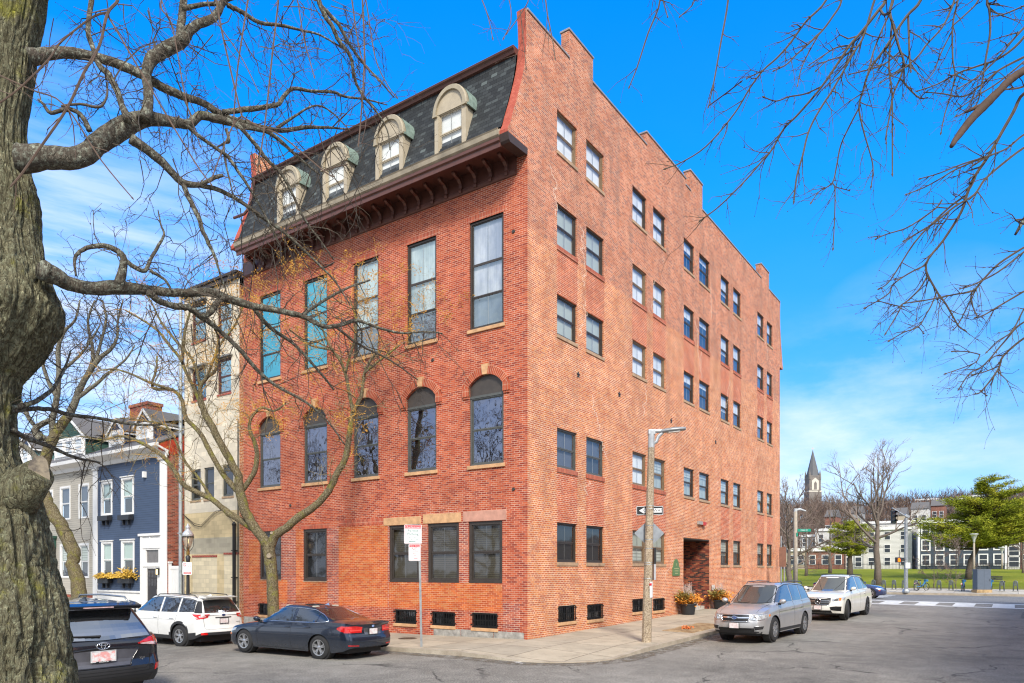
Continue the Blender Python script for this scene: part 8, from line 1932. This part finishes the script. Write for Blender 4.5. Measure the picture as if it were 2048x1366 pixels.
# ================================================================= the park, its street furniture and the hill beyond
M_BARKF = plain('bark_far', (.15, .12, .10), .9, vary=.3, scale=4)
M_TWIGF = plain('twig_far', (.17, .125, .105), .9, vary=.25, scale=3)
def pos(px_, py_, off=0.): p = Gr(px_, py_, off, hl); return p
def bare_tree(px_, Y_, top_py, wpx, label, seed, lev=4, r0=.22, split=.22, mat=None, tmat=None, n1=7, bz=None, dens=1.):
    """a leafless tree of its own height and spread, standing at distance Y_"""
    Q = random.Random(seed); p = unproj(px_, HY, Y_); z0 = hl(p.x, p.y) if bz is None else bz
    H_ = 2.25 + (HY - top_py) / F * Y_ - z0; W_ = wpx / F * Y_ * .5
    T = empty('bare_tree', (p.x, p.y, z0 - .05), label=label, cat='tree'); m = MB(); c = MB(); zs = H_ * split
    m.tube([(0, 0, -.2), (.02 * H_, 0, zs * .5), (0, .01 * H_, zs), (0, 0, zs * 1.5), (.02 * H_, 0, H_ * .72), (0, 0, H_ * .97)], [r0 * 1.25, r0, r0 * .9, r0 * .62, r0 * .28, .015], 8, wob=.12)
    def br(q, d, L, r, l):
        pts = [q.copy()]; dd = d.normalized(); k = 4
        for i in range(k): dd = (dd + Vector((Q.gauss(0, .16), Q.gauss(0, .16), Q.gauss(.06, .12)))).normalized(); pts.append(pts[-1] + dd * L / k)
        (m if l == lev else c).tube(pts, [r * (1 - .6 * i / k) for i in range(k + 1)], 5 if l == lev else 3, cap=False)
        if l > 0:
            for j in range(int((4 if l == lev else 3.4) * dens + Q.random())):
                t = Q.uniform(.25, 1.); i = min(k - 1, int(t * k)); q2 = pts[i].lerp(pts[i+1], t * k - i); a = (pts[i+1] - pts[i]).normalized(); s = Matrix.Rotation(Q.uniform(0, 2 * pi), 3, a) @ a.orthogonal().normalized()
                br(q2, a + s * .75 + Vector((0, 0, .15)), L * Q.uniform(.42, .66), max(.012, r * .5), l - 1)
    for k in range(n1):
        f = k / (n1 - 1); zz = zs + (H_ * .80 - zs) * f; a = k * 2.4 + Q.uniform(-.4, .4); el = .35 + .8 * f + Q.uniform(-.15, .2); L = W_ * (1.05 - .45 * f) * Q.uniform(.8, 1.1) / max(.35, cos(el) ** .5)
        br(Vector((0, 0, zz)), Vector((cos(a) * cos(el), sin(a) * cos(el), sin(el))), min(L, H_ - zz), r0 * (.5 - .25 * f), lev)
    m.build('trunk', tmat or M_BARKF, T, smooth=True); c.build('crown', mat or M_TWIGF, T); return T
def needles():
    t = NT('pine_needles'); co = t.coord('Object'); c = t.ramp(t.noise(co, .7, 5), [(.3, (.12, .16, .015)), (.5, (.24, .28, .02)), (.66, (.42, .40, .04))])
    return t.bsdf(c, .8, spec=.2)
M_NEED = needles()
def pine(px_, Y_, top_py, tiers, label, seed, r0=.3, crooked=None):
    """tiers: (py, left px, right px) of each flat spray of needles"""
    Q = random.Random(seed); p = unproj(px_, HY, Y_); z0 = hl(p.x, p.y); T = empty('pine_tree', (p.x, p.y, z0 - .05), label=label, cat='tree')
    zt_ = lambda py_: 2.25 + (HY - py_) / F * Y_ - z0; m = MB(); c = MB(); H_ = zt_(top_py)
    cr_ = crooked or [(0, 0), (0, 1)]
    def ctr(z_): return Vector((0, 0, z_)) + rtv * pwl([(a * H_, b) for b, a in cr_] if crooked else [(0, 0), (H_, 0)], z_)
    m.tube([ctr(H_ * k / 10) for k in range(11)], [r0 * (1.15 - .105 * k) for k in range(11)], 9, wob=.15)
    for py_, lp, rp in tiers:
        z_ = zt_(py_)
        for k in range(int(9 + (rp - lp) / 9)):
            a = Q.uniform(0, 2 * pi); ex = (rp - px_ if cos(a) > 0 else px_ - lp) / F * Y_; ex = ex * (abs(cos(a)) ** .5 * .9 + .25); L = ex * Q.uniform(.55, 1.05)
            if L < .3: continue
            d = rtv * cos(a) + fwv * sin(a); z0_ = z_ - .10 * L + Q.gauss(0, .18); st_ = ctr(z0_)
            e = st_ + d * L + Vector((0, 0, .16 * L + Q.gauss(0, .12))); mid = st_.lerp(e, .5) - Vector((0, 0, .05 * L)); m.tube([st_, mid, e], [.05 + .012 * L, .03 + .008 * L, .012], 4, cap=False)
            n = int(26 + L * 62)
            for j in range(n):
                t = Q.uniform(.22, 1.04) ** .8; q = (st_.lerp(mid, t * 2) if t < .5 else mid.lerp(e, t * 2 - 1)) + Vector((Q.gauss(0, .2), Q.gauss(0, .2), 0)) * (.4 + L * .24) + Vector((0, 0, Q.gauss(.08, .11)))
                g = (d * Q.uniform(.2, 1) + Vector((Q.gauss(0, .6), Q.gauss(0, .6), Q.uniform(-.05, .55)))).normalized(); s = g.cross(Vector((Q.gauss(0, 1), Q.gauss(0, 1), Q.gauss(0, 1)))).normalized() * Q.uniform(.018, .045); l_ = Q.uniform(.2, .45)
                c.face([q - s * .4, q + g * l_ * .55 - s, q + g * l_, q + g * l_ * .55 + s])
    m.build('trunk', plain('pine_bark', (.09, .07, .055), .9, vary=.3), T, smooth=True); c.build('crown', M_NEED, T); return T
bare_tree(1578, 76, 978, 150, 'bushy bare tree against the end wall of the brick building', 41, 4, .30, .16, n1=12)
bare_tree(1755, 74, 930, 190, 'tall bare tree with wide fork standing on the lawn behind the white car', 42, 4, .33, .30, mat=plain('twig_far_brown', (.20, .155, .13), .9), n1=11)
bare_tree(1660, 100, 1000, 150, 'bare tree between the brick wall end and the small pine', 43, 3, .22, .2, n1=10)
bare_tree(1612, 96, 1010, 120, 'slender bare tree behind the street name pole', 47, 3, .18, .2, n1=9)
bare_tree(2046, 88, 1010, 90, 'bare tree at the right edge beside the large pine', 44, 4, .12, .25, n1=8)
bare_tree(1868, 66, 1075, 60, 'small bare shrub with upright stems on the lawn, left one', 45, 3, .05, .08, n1=9)
bare_tree(1912, 65, 1080, 70, 'small bare shrub nearest the grey cabinet', 46, 3, .05, .08, n1=9)
pine(1700, 92, 1030, [(1048,1690,1712),(1055,1668,1735),(1066,1664,1742),(1078,1670,1748),(1090,1655,1752),(1100,1652,1740),(1108,1690,1730)], 'smaller dense pine left of the tall bare tree', 51, .34)
pine(1936, 80, 955, [(958,1950,1975),(966,1922,1986),(976,1925,1992),(984,1915,2003),(994,1945,1990),(1005,1872,1990),(1010,1868,2030),(1020,1880,2046),(1032,1880,2040),(1045,1838,2030),(1055,1828,2050),(1066,1830,2036),(1076,1842,2040),(1086,1850,2020)], 'large spreading pine with layered boughs in front of the dark blue house', 52, .30, crooked=[(0, 0), (.2, .18), (.9, .3), (1.6, .5), (2.0, .8), (1.8, 1.)])
# signal pole with three-lamp head over the road and a pedestrian hand
M_SIGB = plain('signal_black', (.02, .02, .022), .5); q = pos(1812, 1186); Ys = depth(q.x, q.y); S = empty('traffic_signal', (q.x, q.y, hl(q.x, q.y) + .03), rz=CAMROT, label='silver traffic signal pole with black lamp head on a short slanting arm', cat='traffic signal')
def sp_(px_, py_): p = unproj(px_, py_, Ys) - Vector((q.x, q.y, hl(q.x, q.y) + .03)); return p.x * cos(-CAMROT) - p.y * sin(-CAMROT), p.z
m = MB(); z1 = sp_(1812, 1036)[1]; m.tube([(0, 0, .1), (0, 0, z1)], [.17, .12], 12); m.lathe([(.30, 0), (.30, .12), (.2, .3)], (0, 0, 0), 14); m.build('pole', M_GALV, S, smooth=False)
m = MB(); a, b = sp_(1814, 1034), sp_(1784, 1016); m.tube([(a[0], 0, a[1]), (b[0], 0, b[1])], .06, 8); m.obox((a[0], 0, a[1] + .08), .2, .08, .10, 0, 0, 0, .5); m.build('arm', M_GALV, S)
a = sp_(1787, 1034); m = MB(); m.box(a[0] - .17, -.14, a[1] - .55, a[0] + .17, .14, a[1] + .55); HD = m.build('signal_head', M_SIGB, S, bevel=.02)
for k in range(3):
    zc = a[1] + .36 - .36 * k; m = MB(); 
    m.grid(lambda u, v: (a[0] - .14 - .42 * u if 0 else a[0] + .15 * cos(pi * v), -.14 - .30 * u, zc + .15 * sin(pi * v)), 4, 12); m.build('visor', M_SIGB, HD); m = MB(); m.lathe([(0, -.142), (.13, -.142), (.13, -.13)], (a[0], 0, zc), 16, axis='y'); m.build('lens', plain('signal_lens_' + ('red', 'amber', 'green')[k], [(.05, .01, .01), (.05, .035, .01), (.01, .04, .02)][k], .2), HD)
a = sp_(1797, 1120); m = MB(); m.box(a[0] - .24, -.12, a[1] - .22, a[0] + .22, .12, a[1] + .22); m.box(a[0] + .22, -.04, a[1] - .06, .0, .04, a[1] + .06); PD = m.build('pedestrian_head', M_SIGB, S, bevel=.02)
t = NT('hand_glow'); e = t.n('ShaderNodeEmission'); e.inputs[0].default_value = (1, .13, .01, 1); e.inputs[1].default_value = 3.; t.l(e.outputs[0], t.out.inputs[0])
m = MB(); x0 = a[0] - .01; z0 = a[1]; m.prism([(x0 - .10, z0 - .15), (x0 + .08, z0 - .15), (x0 + .12, z0 + .0), (x0 + .08, z0 + .02), (x0 + .07, z0 + .12), (x0 + .04, z0 + .12), (x0 + .035, z0 + .16), (x0 + .0, z0 + .16), (x0 - .01, z0 + .17), (x0 - .04, z0 + .17), (x0 - .05, z0 + .14), (x0 - .09, z0 + .13), (x0 - .10, z0 + .0)], 'y', -.135, -.122); m.build('hand_symbol', t.mat, PD)
a = sp_(1813.5, 1131); m = MB(); m.box(a[0] - .2, -.19, a[1] - .24, a[0] + .2, -.178, a[1] + .24); sg_ = m.build('sign', M_SIGNW, S); m = MB(); text_mb(m, 'NO TURN', .075, (a[0], -.1915, a[1] + .14), (1, 0, 0), (0, 0, 1)); text_mb(m, 'ON RED', .075, (a[0], -.1915, a[1] + .04), (1, 0, 0), (0, 0, 1)); m.build('lettering', M_SIGNR, sg_)
# utility cabinet on its concrete plinth
q = pos(1964, 1186); p0, p1_ = unproj(1951, 1140, depth(q.x, q.y)), unproj(1978, 1140, depth(q.x, q.y)); w_ = (p1_ - p0).length; cz0 = hl(q.x, q.y) + .02; Yc = depth(q.x, q.y)
Cb = empty('utility_cabinet', (q.x, q.y, cz0), rz=CAMROT, label='slate grey utility cabinet on a stained concrete plinth by the bike docks', cat='cabinet'); h_ = 2.25 + (HY - 1139) / F * Yc - cz0
m = MB(); m.box(-w_ * .56, -.32, 0, w_ * .58, .42, .26); m.build('plinth', plain('stained_concrete', (.36, .25, .13), .9, vary=.4, scale=3), Cb, bevel=.02)
m = MB(); m.box(-w_ * .5, -.28, .26, w_ * .5, .36, h_); m.build('cabinet_body', plain('slate_paint', (.095, .12, .16), .5, vary=.08), Cb, bevel=.012); m = MB(); m.box(-w_ * .51, -.3, h_, w_ * .51, .38, h_ + .03); m.build('cabinet_lid', plain('cabinet_lid_grey', (.2, .22, .25), .45), Cb)
m = MB(); m.box(-.002, -.284, .3, .004, -.28, h_ - .04); m.box(w_ * .40, -.30, h_ * .5, w_ * .42, -.28, h_ * .5 + .18); m.build('door_seam', M_SIGB, Cb)
# bike share docks and bikes
M_DOCK = plain('dock_grey', (.13, .15, .16), .5, .4); M_BIKE = plain('bike_blue', (.03, .15, .32), .4); bz = hl(53, -8) + .04
dx = 53.3
def dock(px_, label):
    y = Apl(px_, 1180, dx)[0]; D_ = empty('bike_dock', (dx, y, hl(dx, y) + .03), rz=0, label=label, cat='bike dock', group='docks of the bike share station')
    m = MB(); m.tube([(0, -.15, 0), (0, -.13, .7), (0, -.09, .82), (0, .0, .86), (0, .09, .82), (0, .13, .7), (0, .15, 0)], .045, 8); m.build('hoop', M_DOCK, D_, smooth=True); m = MB(); m.box(-.35, -.22, 0, .25, .22, .05); m.build('foot_plate', plain('plate_pale', (.35, .36, .36), .5, .3), D_, bevel=.01)
    m = MB(); m.box(-.05, -.07, .45, .05, .07, .78); m.build('lock_box', M_DOCK, D_, bevel=.01)
where = ['leftmost bike dock, just right of the white car', 'second bike dock from the left', 'third bike dock from the left, short of the signal pole', 'bike dock half hidden by the signal pole', 'bike dock between the signal pole and the first bike', 'bike dock just right of the first bike', 'bike dock just left of the second bike', 'first bike dock right of the grey cabinet', 'last bike dock towards the right edge']
for px_, lb in zip((1747, 1767.5, 1788, 1808, 1832, 1878, 1902, 2004, 2031), where): dock(px_, lb)
def bike(px_, label, rz, front=False):
    y = Apl(px_, 1183, dx - .7)[0]; B_ = empty('bicycle', (dx - .75, y, hl(dx - .75, y) + .045), rz=rz, label=label, cat='bicycle', group='parked share bikes')
    for x, nm in ((.55, 'wheel'), (-.52, 'wheel')):
        m = MB(); m.tube([(x + .31 * cos(k * pi / 12), 0, .33 + .31 * sin(k * pi / 12)) for k in range(25)], .028, 6, cap=False); w = m.build(nm, M_TYRE, B_); m = MB(); 
        for k in range(12): a = k * pi / 6; m.tube([(x, 0, .33), (x + .3 * cos(a), 0, .33 + .3 * sin(a))], .005, 3)
        m.build('rim', M_RIM, w)
    m = MB(); m.tube([(.55, 0, .33), (.42, 0, .85), (.38, 0, 1.02)], [.03, .035, .03], 6); m.tube([(.42, 0, .8), (.2, 0, .5), (.0, 0, .38), (-.52, 0, .33)], [.06, .065, .06, .03], 7); m.tube([(-.02, 0, .38), (-.18, 0, .82)], .035, 6); m.build('bike_frame', M_BIKE, B_, smooth=True)
    m = MB(); m.grid(lambda u, v: (-.18 + .34 * cos(.3 + u * 2.0), -.045 + .09 * v, .33 + .38 * sin(.3 + u * 2.0)) if 0 else (-.52 + .37 * cos(.2 + u * 2.2), -.05 + .10 * v, .33 + .37 * sin(.2 + u * 2.2)), 8, 2); m.build('rear_mudguard', plain('mudguard_pale', (.6, .35, .32), .5), B_)
    m = MB(); m.tube([(.30, -.30, 1.08), (.36, -.18, 1.06), (.37, 0, 1.03), (.36, .18, 1.06), (.30, .30, 1.08)], .022, 6); m.build('handlebar', M_SIGB, B_); m = MB(); m.obox((-.2, 0, .88), .13, .07, .035); m.build('saddle', M_SIGB, B_, bevel=.01)
    m = MB(); m.box(.40, -.14, .78, .62, .14, .96); m.build('basket', M_BIKE, B_, bevel=.01); m = MB(); m.obox((.02, .1, .3), .08, .03, .015); m.obox((-.02, -.1, .44), .08, .03, .015); m.build('pedal', M_SIGB, B_)
bike(1843, 'blue share bike turned slightly sideways right of the signal pole', rad(-38)); bike(1926, 'blue share bike seen end on, standing left of the grey cabinet', rad(-6)); bike(1981.5, 'blue share bike mostly hidden behind the right side of the cabinet', rad(-5)); bike(1949, 'blue share bike mostly hidden behind the left side of the cabinet', rad(-4))
# lamp posts in the park, the green street name sign, sign posts by the wall end
def lamp(px_, Y_, top, label, cone=True, r=.11):
    p = unproj(px_, HY, Y_); z0 = hl(p.x, p.y); L = empty('park_lamp', (p.x, p.y, z0 - .05), rz=CAMROT, label=label, cat='street lamp'); H_ = 2.25 + (HY - top) / F * Y_ - z0; m = MB()
    if cone:
        m.tube([(0, 0, 0), (0, 0, H_ - .95)], [r * 1.2, r * .8], 10); m.build('post', plain('lamp_concrete', (.36, .31, .25), .8), L, smooth=True); m = MB(); m.lathe([(.05, H_ - .95), (.10, H_ - .85), (.12, H_ - .62), (.34, H_ - .1), (.42, H_ - .05), (.40, H_ + .02), (.1, H_ + .06), (0, H_ + .06)], (0, 0, 0), 18); m.build('lamp_shade', plain('lamp_grey', (.5, .52, .53), .35), L, smooth=True)
    else:
        m.tube([(0, 0, 0), (0, 0, H_)], [r * 1.3, r], 10); m.build('post', plain('lamp_concrete', (.36, .31, .25), .8), L, smooth=True); m = MB(); m.tube([(0, 0, H_ - .2), (0, 0, H_ + .25)], .14, 8); m.tube([(0, 0, H_ + .12), (.35, 0, H_ + .2), (.85, 0, H_ + .05)], [.08, .10, .05], 7); m.build('lamp_head', plain('lamp_grey', (.5, .52, .53), .35), L)
    return L, H_, z0
lamp(1948, 76, 1067, 'conical topped park lamp on a concrete post behind the cabinet'); lamp(2004, 104, 1094, 'smaller conical park lamp before the right end of the dark blue house')
L, H_, z0 = lamp(1591, 59, 1022, 'tall concrete street lamp at the far crossing carrying a green street sign', False, .14)
m = MB(); z_ = 2.25 + (HY - 1059.5) / F * 59 - z0; m.box(.1, -.16, z_ - .11, 1.2, -.14, z_ + .11); sg_ = m.build('street_name_sign', plain('sign_street_green', (.0, .26, .17), .4), L); m = MB(); text_mb(m, 'MAIN ST', .15, (.65, -.162, z_), (1, 0, 0), (0, 0, 1)); m.build('lettering', M_SIGNW, sg_)
m = MB(); m.box(.0, -.2, z_ - .5, .12, -.18, z_ - .2); m.build('small_sign', MATS['sign_street_green'], L)
def post(px_, Y_, top, label, extra=None):
    p = unproj(px_, HY, Y_); z0 = hr(p.x, p.y) + .1; P_ = empty('sign_post', (p.x, p.y, z0), rz=CAMROT, label=label, cat='sign post'); H_ = 2.25 + (HY - top) / F * Y_ - z0; m = MB(); m.tube([(0, 0, 0), (0, 0, H_)], .05, 6); m.build('post', M_GALV, P_); return P_, H_
P_, H_ = post(1568.5, 47, 1090, 'thin metal post with a sign seen edge on beside the wall end'); m = MB(); m.box(-.03, -.3, H_ - .9, .03, .3, H_ - .1); m.build('sign', M_SIGNB, P_)
P_, H_ = post(1562, 44.5, 1072, 'dark post with a brown sign against the end of the brick wall'); m = MB(); m.box(-.12, -.05, H_ - 1.9, .3, -.03, H_ - .7); m.build('sign', plain('brown_sign', (.18, .08, .05), .6), P_)
b = empty('park_bench', tuple(unproj(1990, 1168, 70).xy) + (hl(*unproj(1990, 1168, 70).xy),), rz=CAMROT, label='dark slatted park bench on the lawn right of the cabinet', cat='bench')
m = MB(); m.box(-.9, -.2, .42, .9, .22, .47); m.build('seat', M_SIGB, b); m = MB()
for k in range(3): m.box(-.9, .24, .58 + .13 * k, .9, .27, .67 + .13 * k)
m.build('backrest', M_SIGB, b)
for s in (-1, 1): m = MB(); m.box(s * .8 - .03, -.18, 0, s * .8 + .03, .22, .42); m.build('leg', M_SIGB, b)

# park path and the black fence
xp = 107.5
m = MB(); m.box(xp, -60, 2.0, xp + 1.6, 60, 2.32); tag(m.build('path', plain('pale_path', (.62, .62, .60), .8, vary=.1)), kind='structure')
FN = empty('park_fence', (xp + 2.2, -4, 2.2), label='black picket fence with taller posts along the far side of the park', cat='fence'); n = 0
m = MB(); 
for z_ in (.12, .95): m.box(-.02, -26, z_, .02, 26, z_ + .05)
for k in range(260): y = -26 + .2 * k; m.box(-.012, y, .05, .012, y + .025, 1.15)
m.build('picket_panel', M_SIGB, FN)
for k in range(14): m = MB(); y = -26 + 4 * k; m.box(-.05, y, 0, .05, y + .1, 1.35 if k % 2 else 3.2); m.build('post', M_SIGB, FN)
# houses beyond the park, each facing the camera's side
M_FWIN = plain('far_window', (.05, .06, .075), .15); 
def far_house(x, pl, pr, ytop, label, mat, rows, trim=M_WHITE, tw=.10, roof='flat', wn=None, wh=(.9, 1.5), base=None, roofm=None, name='row_house', depth_=9):
    y1, zt = Apl(pl, ytop, x); y0 = Apl(pr, ytop, x)[0]; zb = 2.2 if base is None else base; H_ = zt - zb; ym = (y0 + y1) / 2; w = (y1 - y0) / 2
    B = empty(name, (x, ym, zb - .3), label=label, cat='house' if name == 'row_house' else 'building'); m = MB(); m.box(0, -w, 0, depth_, w, H_ + .3); m.build('wall', mat, B)
    m = MB()
    if roof == 'flat': m.box(-.25, -w - .1, H_ + .3, .6, w + .1, H_ + .55); m.box(-.25, -w + 0, H_ + .05, -.002, w, H_ + .3)
    else: m.prism([(-.3, H_ + .3), (depth_ * .45, H_ + 2.1), (depth_ + .3, H_ + .3)], 'y', -w - .1, w + .1)
    m.build('roof', roofm or trim, B); nn = wn or max(2, int(2 * w / 2.3)); rh = (H_ - .6) / rows
    for r_ in range(rows):
        for k in range(nn):
            y = -w + 2 * w * (k + .5) / nn; z0 = .3 + .55 + rh * r_ + (rh - wh[1]) * .35
            f = MB(); a, b_ = wh[0] / 2, wh[1]; f.box(-.07, y - a - tw, z0 - tw, -.003, y - a, z0 + b_ + tw); f.box(-.07, y + a, z0 - tw, -.003, y + a + tw, z0 + b_ + tw); f.box(-.07, y - a, z0 + b_, -.003, y + a, z0 + b_ + tw); f.box(-.07, y - a, z0 - tw, -.003, y + a, z0); f.box(-.06, y - a, z0 + b_ * .48, -.003, y + a, z0 + b_ * .53)
            W_ = f.build('window', trim, B); g = MB(); g.box(-.04, y - a, z0, -.002, y + a, z0 + b_); g.build('pane', M_FWIN, W_)
    return B, w, H_
mD = siding('siding_slate', (.055, .075, .10), .2); mW = siding('siding_cream', (.62, .61, .58), .2); mG = siding('siding_grey', (.33, .34, .34), .2); mBr = brick('brick_far', [(.24,.10,.075),(.30,.13,.09),(.20,.08,.06)], (.34,.26,.2)); mT = plain('stucco_tan', (.42, .36, .26), .8)
far_house(111, 1572, 1612, 1100, 'tan low house just beyond the wall end, behind the fence', mT, 1)
B, w, H_ = far_house(111, 1612, 1690, 1100, 'low brown brick house with two white framed windows beyond the park', mBr, 1, wn=3)
far_house(111.5, 1690, 1726, 1092, 'narrow cream house with a grey side between the brick house and the white house', mG, 2, wn=2)
far_house(112, 1727, 1824, 1058, 'white three storey house behind the tall bare tree', mW, 3, wn=3, wh=(.8, 1.2), tw=.06)
B, w, H_ = far_house(110, 1838, 2012, 1044, 'long slate blue clapboard house with white window frames behind the big pine', mD, 3, wn=6, wh=(.95, 1.5), tw=.16)
for s in (-1, 1): m = MB(); m.box(-.1, s * w - .15, .3, -.004, s * w + .15, H_ + .3); m.build('corner_board', M_WHITE, B)
far_house(112, 2016, 2040, 1050, 'white fronted slice of house right of the slate blue house', mW, 4, wn=1, wh=(1.2, 1.6)); far_house(112, 2042, 2140, 1040, 'brown red house at the right edge of the picture', mBr, 3, wn=4)
far_house(140, 1600, 1640, 1072, 'pale grey building with flat roof, second row, left', mG, 2, base=4); far_house(138, 1630, 1680, 1060, 'white bay fronted building in the second row behind the brown house', mW, 2, base=4); far_house(150, 1725, 1830, 1046, 'white building with flat roof behind the white house', mW, 2, base=6)
far_house(240, 1885, 1935, 1000, 'grey modern block with white bands on the hill, left of the pine top', plain('modern_grey', (.30, .31, .33), .6), 3, base=16, name='apartment_block', wh=(2.2, 1.8)); far_house(240, 1935, 1965, 993, 'white modern block topping the hill beside the grey one', plain('modern_white', (.5, .52, .54), .6), 3, base=16, name='apartment_block', wh=(2.2, 1.8)); far_house(230, 1960, 2050, 1008, 'long dark roofed block along the hill behind the pine', plain('modern_dark', (.14, .15, .17), .6), 2, base=16, name='apartment_block'); far_house(250, 1830, 1880, 1000, 'brown block half hidden in trees on the hilltop', mBr, 3, base=18, name='apartment_block')
# the hill with its bare wood
def hh(x, y): return 1.5 + 20 * sm(140, 290, x) * (1 - .4 * sm(60, 300, abs(y - 30))) + 2.5 * noise.noise(Vector((x * .01, y * .01, 0)))
heightsheet('hill', rng(118, 420, 10), rng(-220, 260, 12), hh, plain('hill_ground', (.14, .10, .07), .95, vary=.3, scale=.1))
Q = random.Random(77); wd = MB()
for k in range(780):
    x = Q.uniform(150, 330); px_ = Q.uniform(1540, 2130); y = Apl(px_, HY, x)[0]; z0 = hh(x, y); H_ = Q.uniform(7, 13); w = Q.uniform(2.6, 5); c0 = Vector((x, y, z0))
    wd.tube([c0, c0 + Vector((0, 0, H_ * .5))], [.22, .12], 3, cap=False, m=0)
    for j in range(60):
        a = Q.uniform(0, 2 * pi); rr = Q.random() ** .5; p = c0 + Vector((cos(a) * rr * w * .8, sin(a) * rr * w * .8, H_ * (.42 + .5 * Q.random() * (1 - .5 * rr)))); d = Vector((cos(a) * rr * .8 + Q.gauss(0, .3), sin(a) * rr * .8 + Q.gauss(0, .3), 1.)).normalized(); l_ = Q.uniform(.8, 2.2); s = d.cross(Vector((Q.gauss(0, 1), Q.gauss(0, 1), 0))).normalized() * Q.uniform(.05, .12)
        wd.face([p - s, p + s, p + d * l_], Q.randrange(3))
tag(wd.build('bare_wood', [plain('far_wood_a', (.115, .075, .06), .95), plain('far_wood_b', (.17, .115, .09), .95), plain('far_wood_c', (.075, .055, .045), .95)]), 'mass of bare reddish brown trees covering the hill', 'wood', kind='stuff')
# church steeple on the hill
Yc = 330; p = unproj(1625.5, HY, Yc); z0 = 14.; CH = empty('church_steeple', (p.x, p.y, z0), rz=CAMROT, label='grey stone church steeple with pale belfry rising over the wooded hill', cat='church'); k_ = Yc / F
def cz(py_): return 2.25 + (HY - py_) * k_ - z0
st_ = plain('church_stone', (.20, .18, .165), .9, vary=.2, scale=.6); sr = plain('spire_slate', (.12, .125, .135), .8, vary=.15, scale=.5); sp2 = plain('belfry_pale', (.62, .58, .50), .7)
w = 12.4 * k_; m = MB(); m.box(-w, -w, -4, w, w, cz(984)); m.build('tower', st_, CH); m = MB(); m.box(-w * .92, -w * .92, cz(984), w * .92, w * .92, cz(952)); m.build('belfry', st_, CH)
m = MB(); m.prism([(-w * .55, cz(981)), (w * .55, cz(981)), (w * .55, cz(963)), (0, cz(957)), (-w * .55, cz(963))], 'y', -w * .92 - .25, -w * .92 - .01); bf = m.build('belfry_opening', sp2, CH); m = MB(); m.prism([(-w * .22, cz(980)), (w * .22, cz(980)), (w * .22, cz(968)), (0, cz(964)), (-w * .22, cz(968))], 'y', -w * .92 - .35, -w * .92 - .26); m.build('louvre', st_, bf)
m = MB(); m.box(-w * 1.04, -w * 1.04, cz(985), w * 1.04, w * 1.04, cz(982.5)); m.build('string_course', sp2, CH)
m = MB(); 
for k in range(8):
    a, b_ = 2 * pi * (k + .5) / 8, 2 * pi * (k + 1.5) / 8; r_ = w * 1.02; m.face([(r_ * cos(a), r_ * sin(a), cz(954)), (r_ * cos(b_), r_ * sin(b_), cz(954)), (0, 0, cz(899))])
m.build('spire', sr, CH)
for sx_ in (-1, 1):
    for sy_ in (-1, 1): m = MB(); m.lathe([(w * .2, cz(960)), (w * .16, cz(950)), (0, cz(940))], (sx_ * w * .82, sy_ * w * .82, 0), 6); m.build('pinnacle', st_, CH)
m = MB(); m.tube([(0, 0, cz(900)), (0, 0, cz(894))], .15, 4); m.box(-.6, -.1, cz(897) - .1, .6, .1, cz(897) + .1); m.build('cross', sp2, CH)
# two parked cars glimpsed at the far right edge of the park road

# brick terrace on the near side of the side street: outside the frame, seen only as reflections in glass and paint
TH_ = empty('row_house', (12, -19, -.1), label='plain red brick terrace across the side street, mirrored in the car windows', cat='house')
m = MB(); m.box(-20, -8, -.3, 16, 0, 9.2); m.build('wall', MBb, TH_); m = MB(); m.box(-20.2, -8, 9.2, 16.2, .25, 9.5); m.build('roof_edge', M_BROWNP, TH_)
for r_ in range(3):
    for k in range(12): x = -18.4 + 2.95 * k; z = .9 + 2.9 * r_; f = MB(); f.box(x - .6, .003, z - .1, x + .6, .05, z + 1.8); W_ = f.build('window', M_WHITE, TH_); g = MB(); g.box(x - .48, .051, z, x + .48, .06, z + 1.68); g.build('pane', M_FWIN, W_)
# street trees across the front street, left of the frame: the arched windows mirror them
for k, (x, y) in enumerate(((-16.2, 13.5), (-16.5, 21.5), (-16.0, 30.5))):
    Y_ = depth(x, y); px_ = proj((x, y, 0))[0]; bare_tree(px_, Y_, HY - F * (11.5 - CZ) / Y_, F * 8 / Y_, ('bare tree across the front street nearest the corner, mirrored in the arched windows', 'middle bare tree across the front street, mirrored in the arched windows', 'farthest bare tree across the front street, mirrored in the arched windows')[k], 90 + k, 4, .25, .22, n1=11, bz=hr(x, y) + .1)
for k, (x, pl, pr, yt, bs, mt_, lb) in enumerate(((160, 1650, 1672, 1034, 5, mBr, 'small brown house low on the wooded hill above the small pine'), (172, 1700, 1722, 1026, 7, mG, 'small grey house among bare trees left of the tall bare tree'), (165, 1788, 1812, 1030, 6, mT, 'small tan house on the hillside left of the traffic signal'), (185, 1822, 1856, 1018, 9, mW, 'small white house on the hillside right of the traffic signal'), (200, 1862, 1890, 1012, 11, mBr, 'small brick house high on the hill left of the big pine'))):
    far_house(x, pl, pr, yt, lb, mt_, 2, base=bs, roof='gable', roofm=M_ROOFG, wn=2, depth_=6, tw=.08)
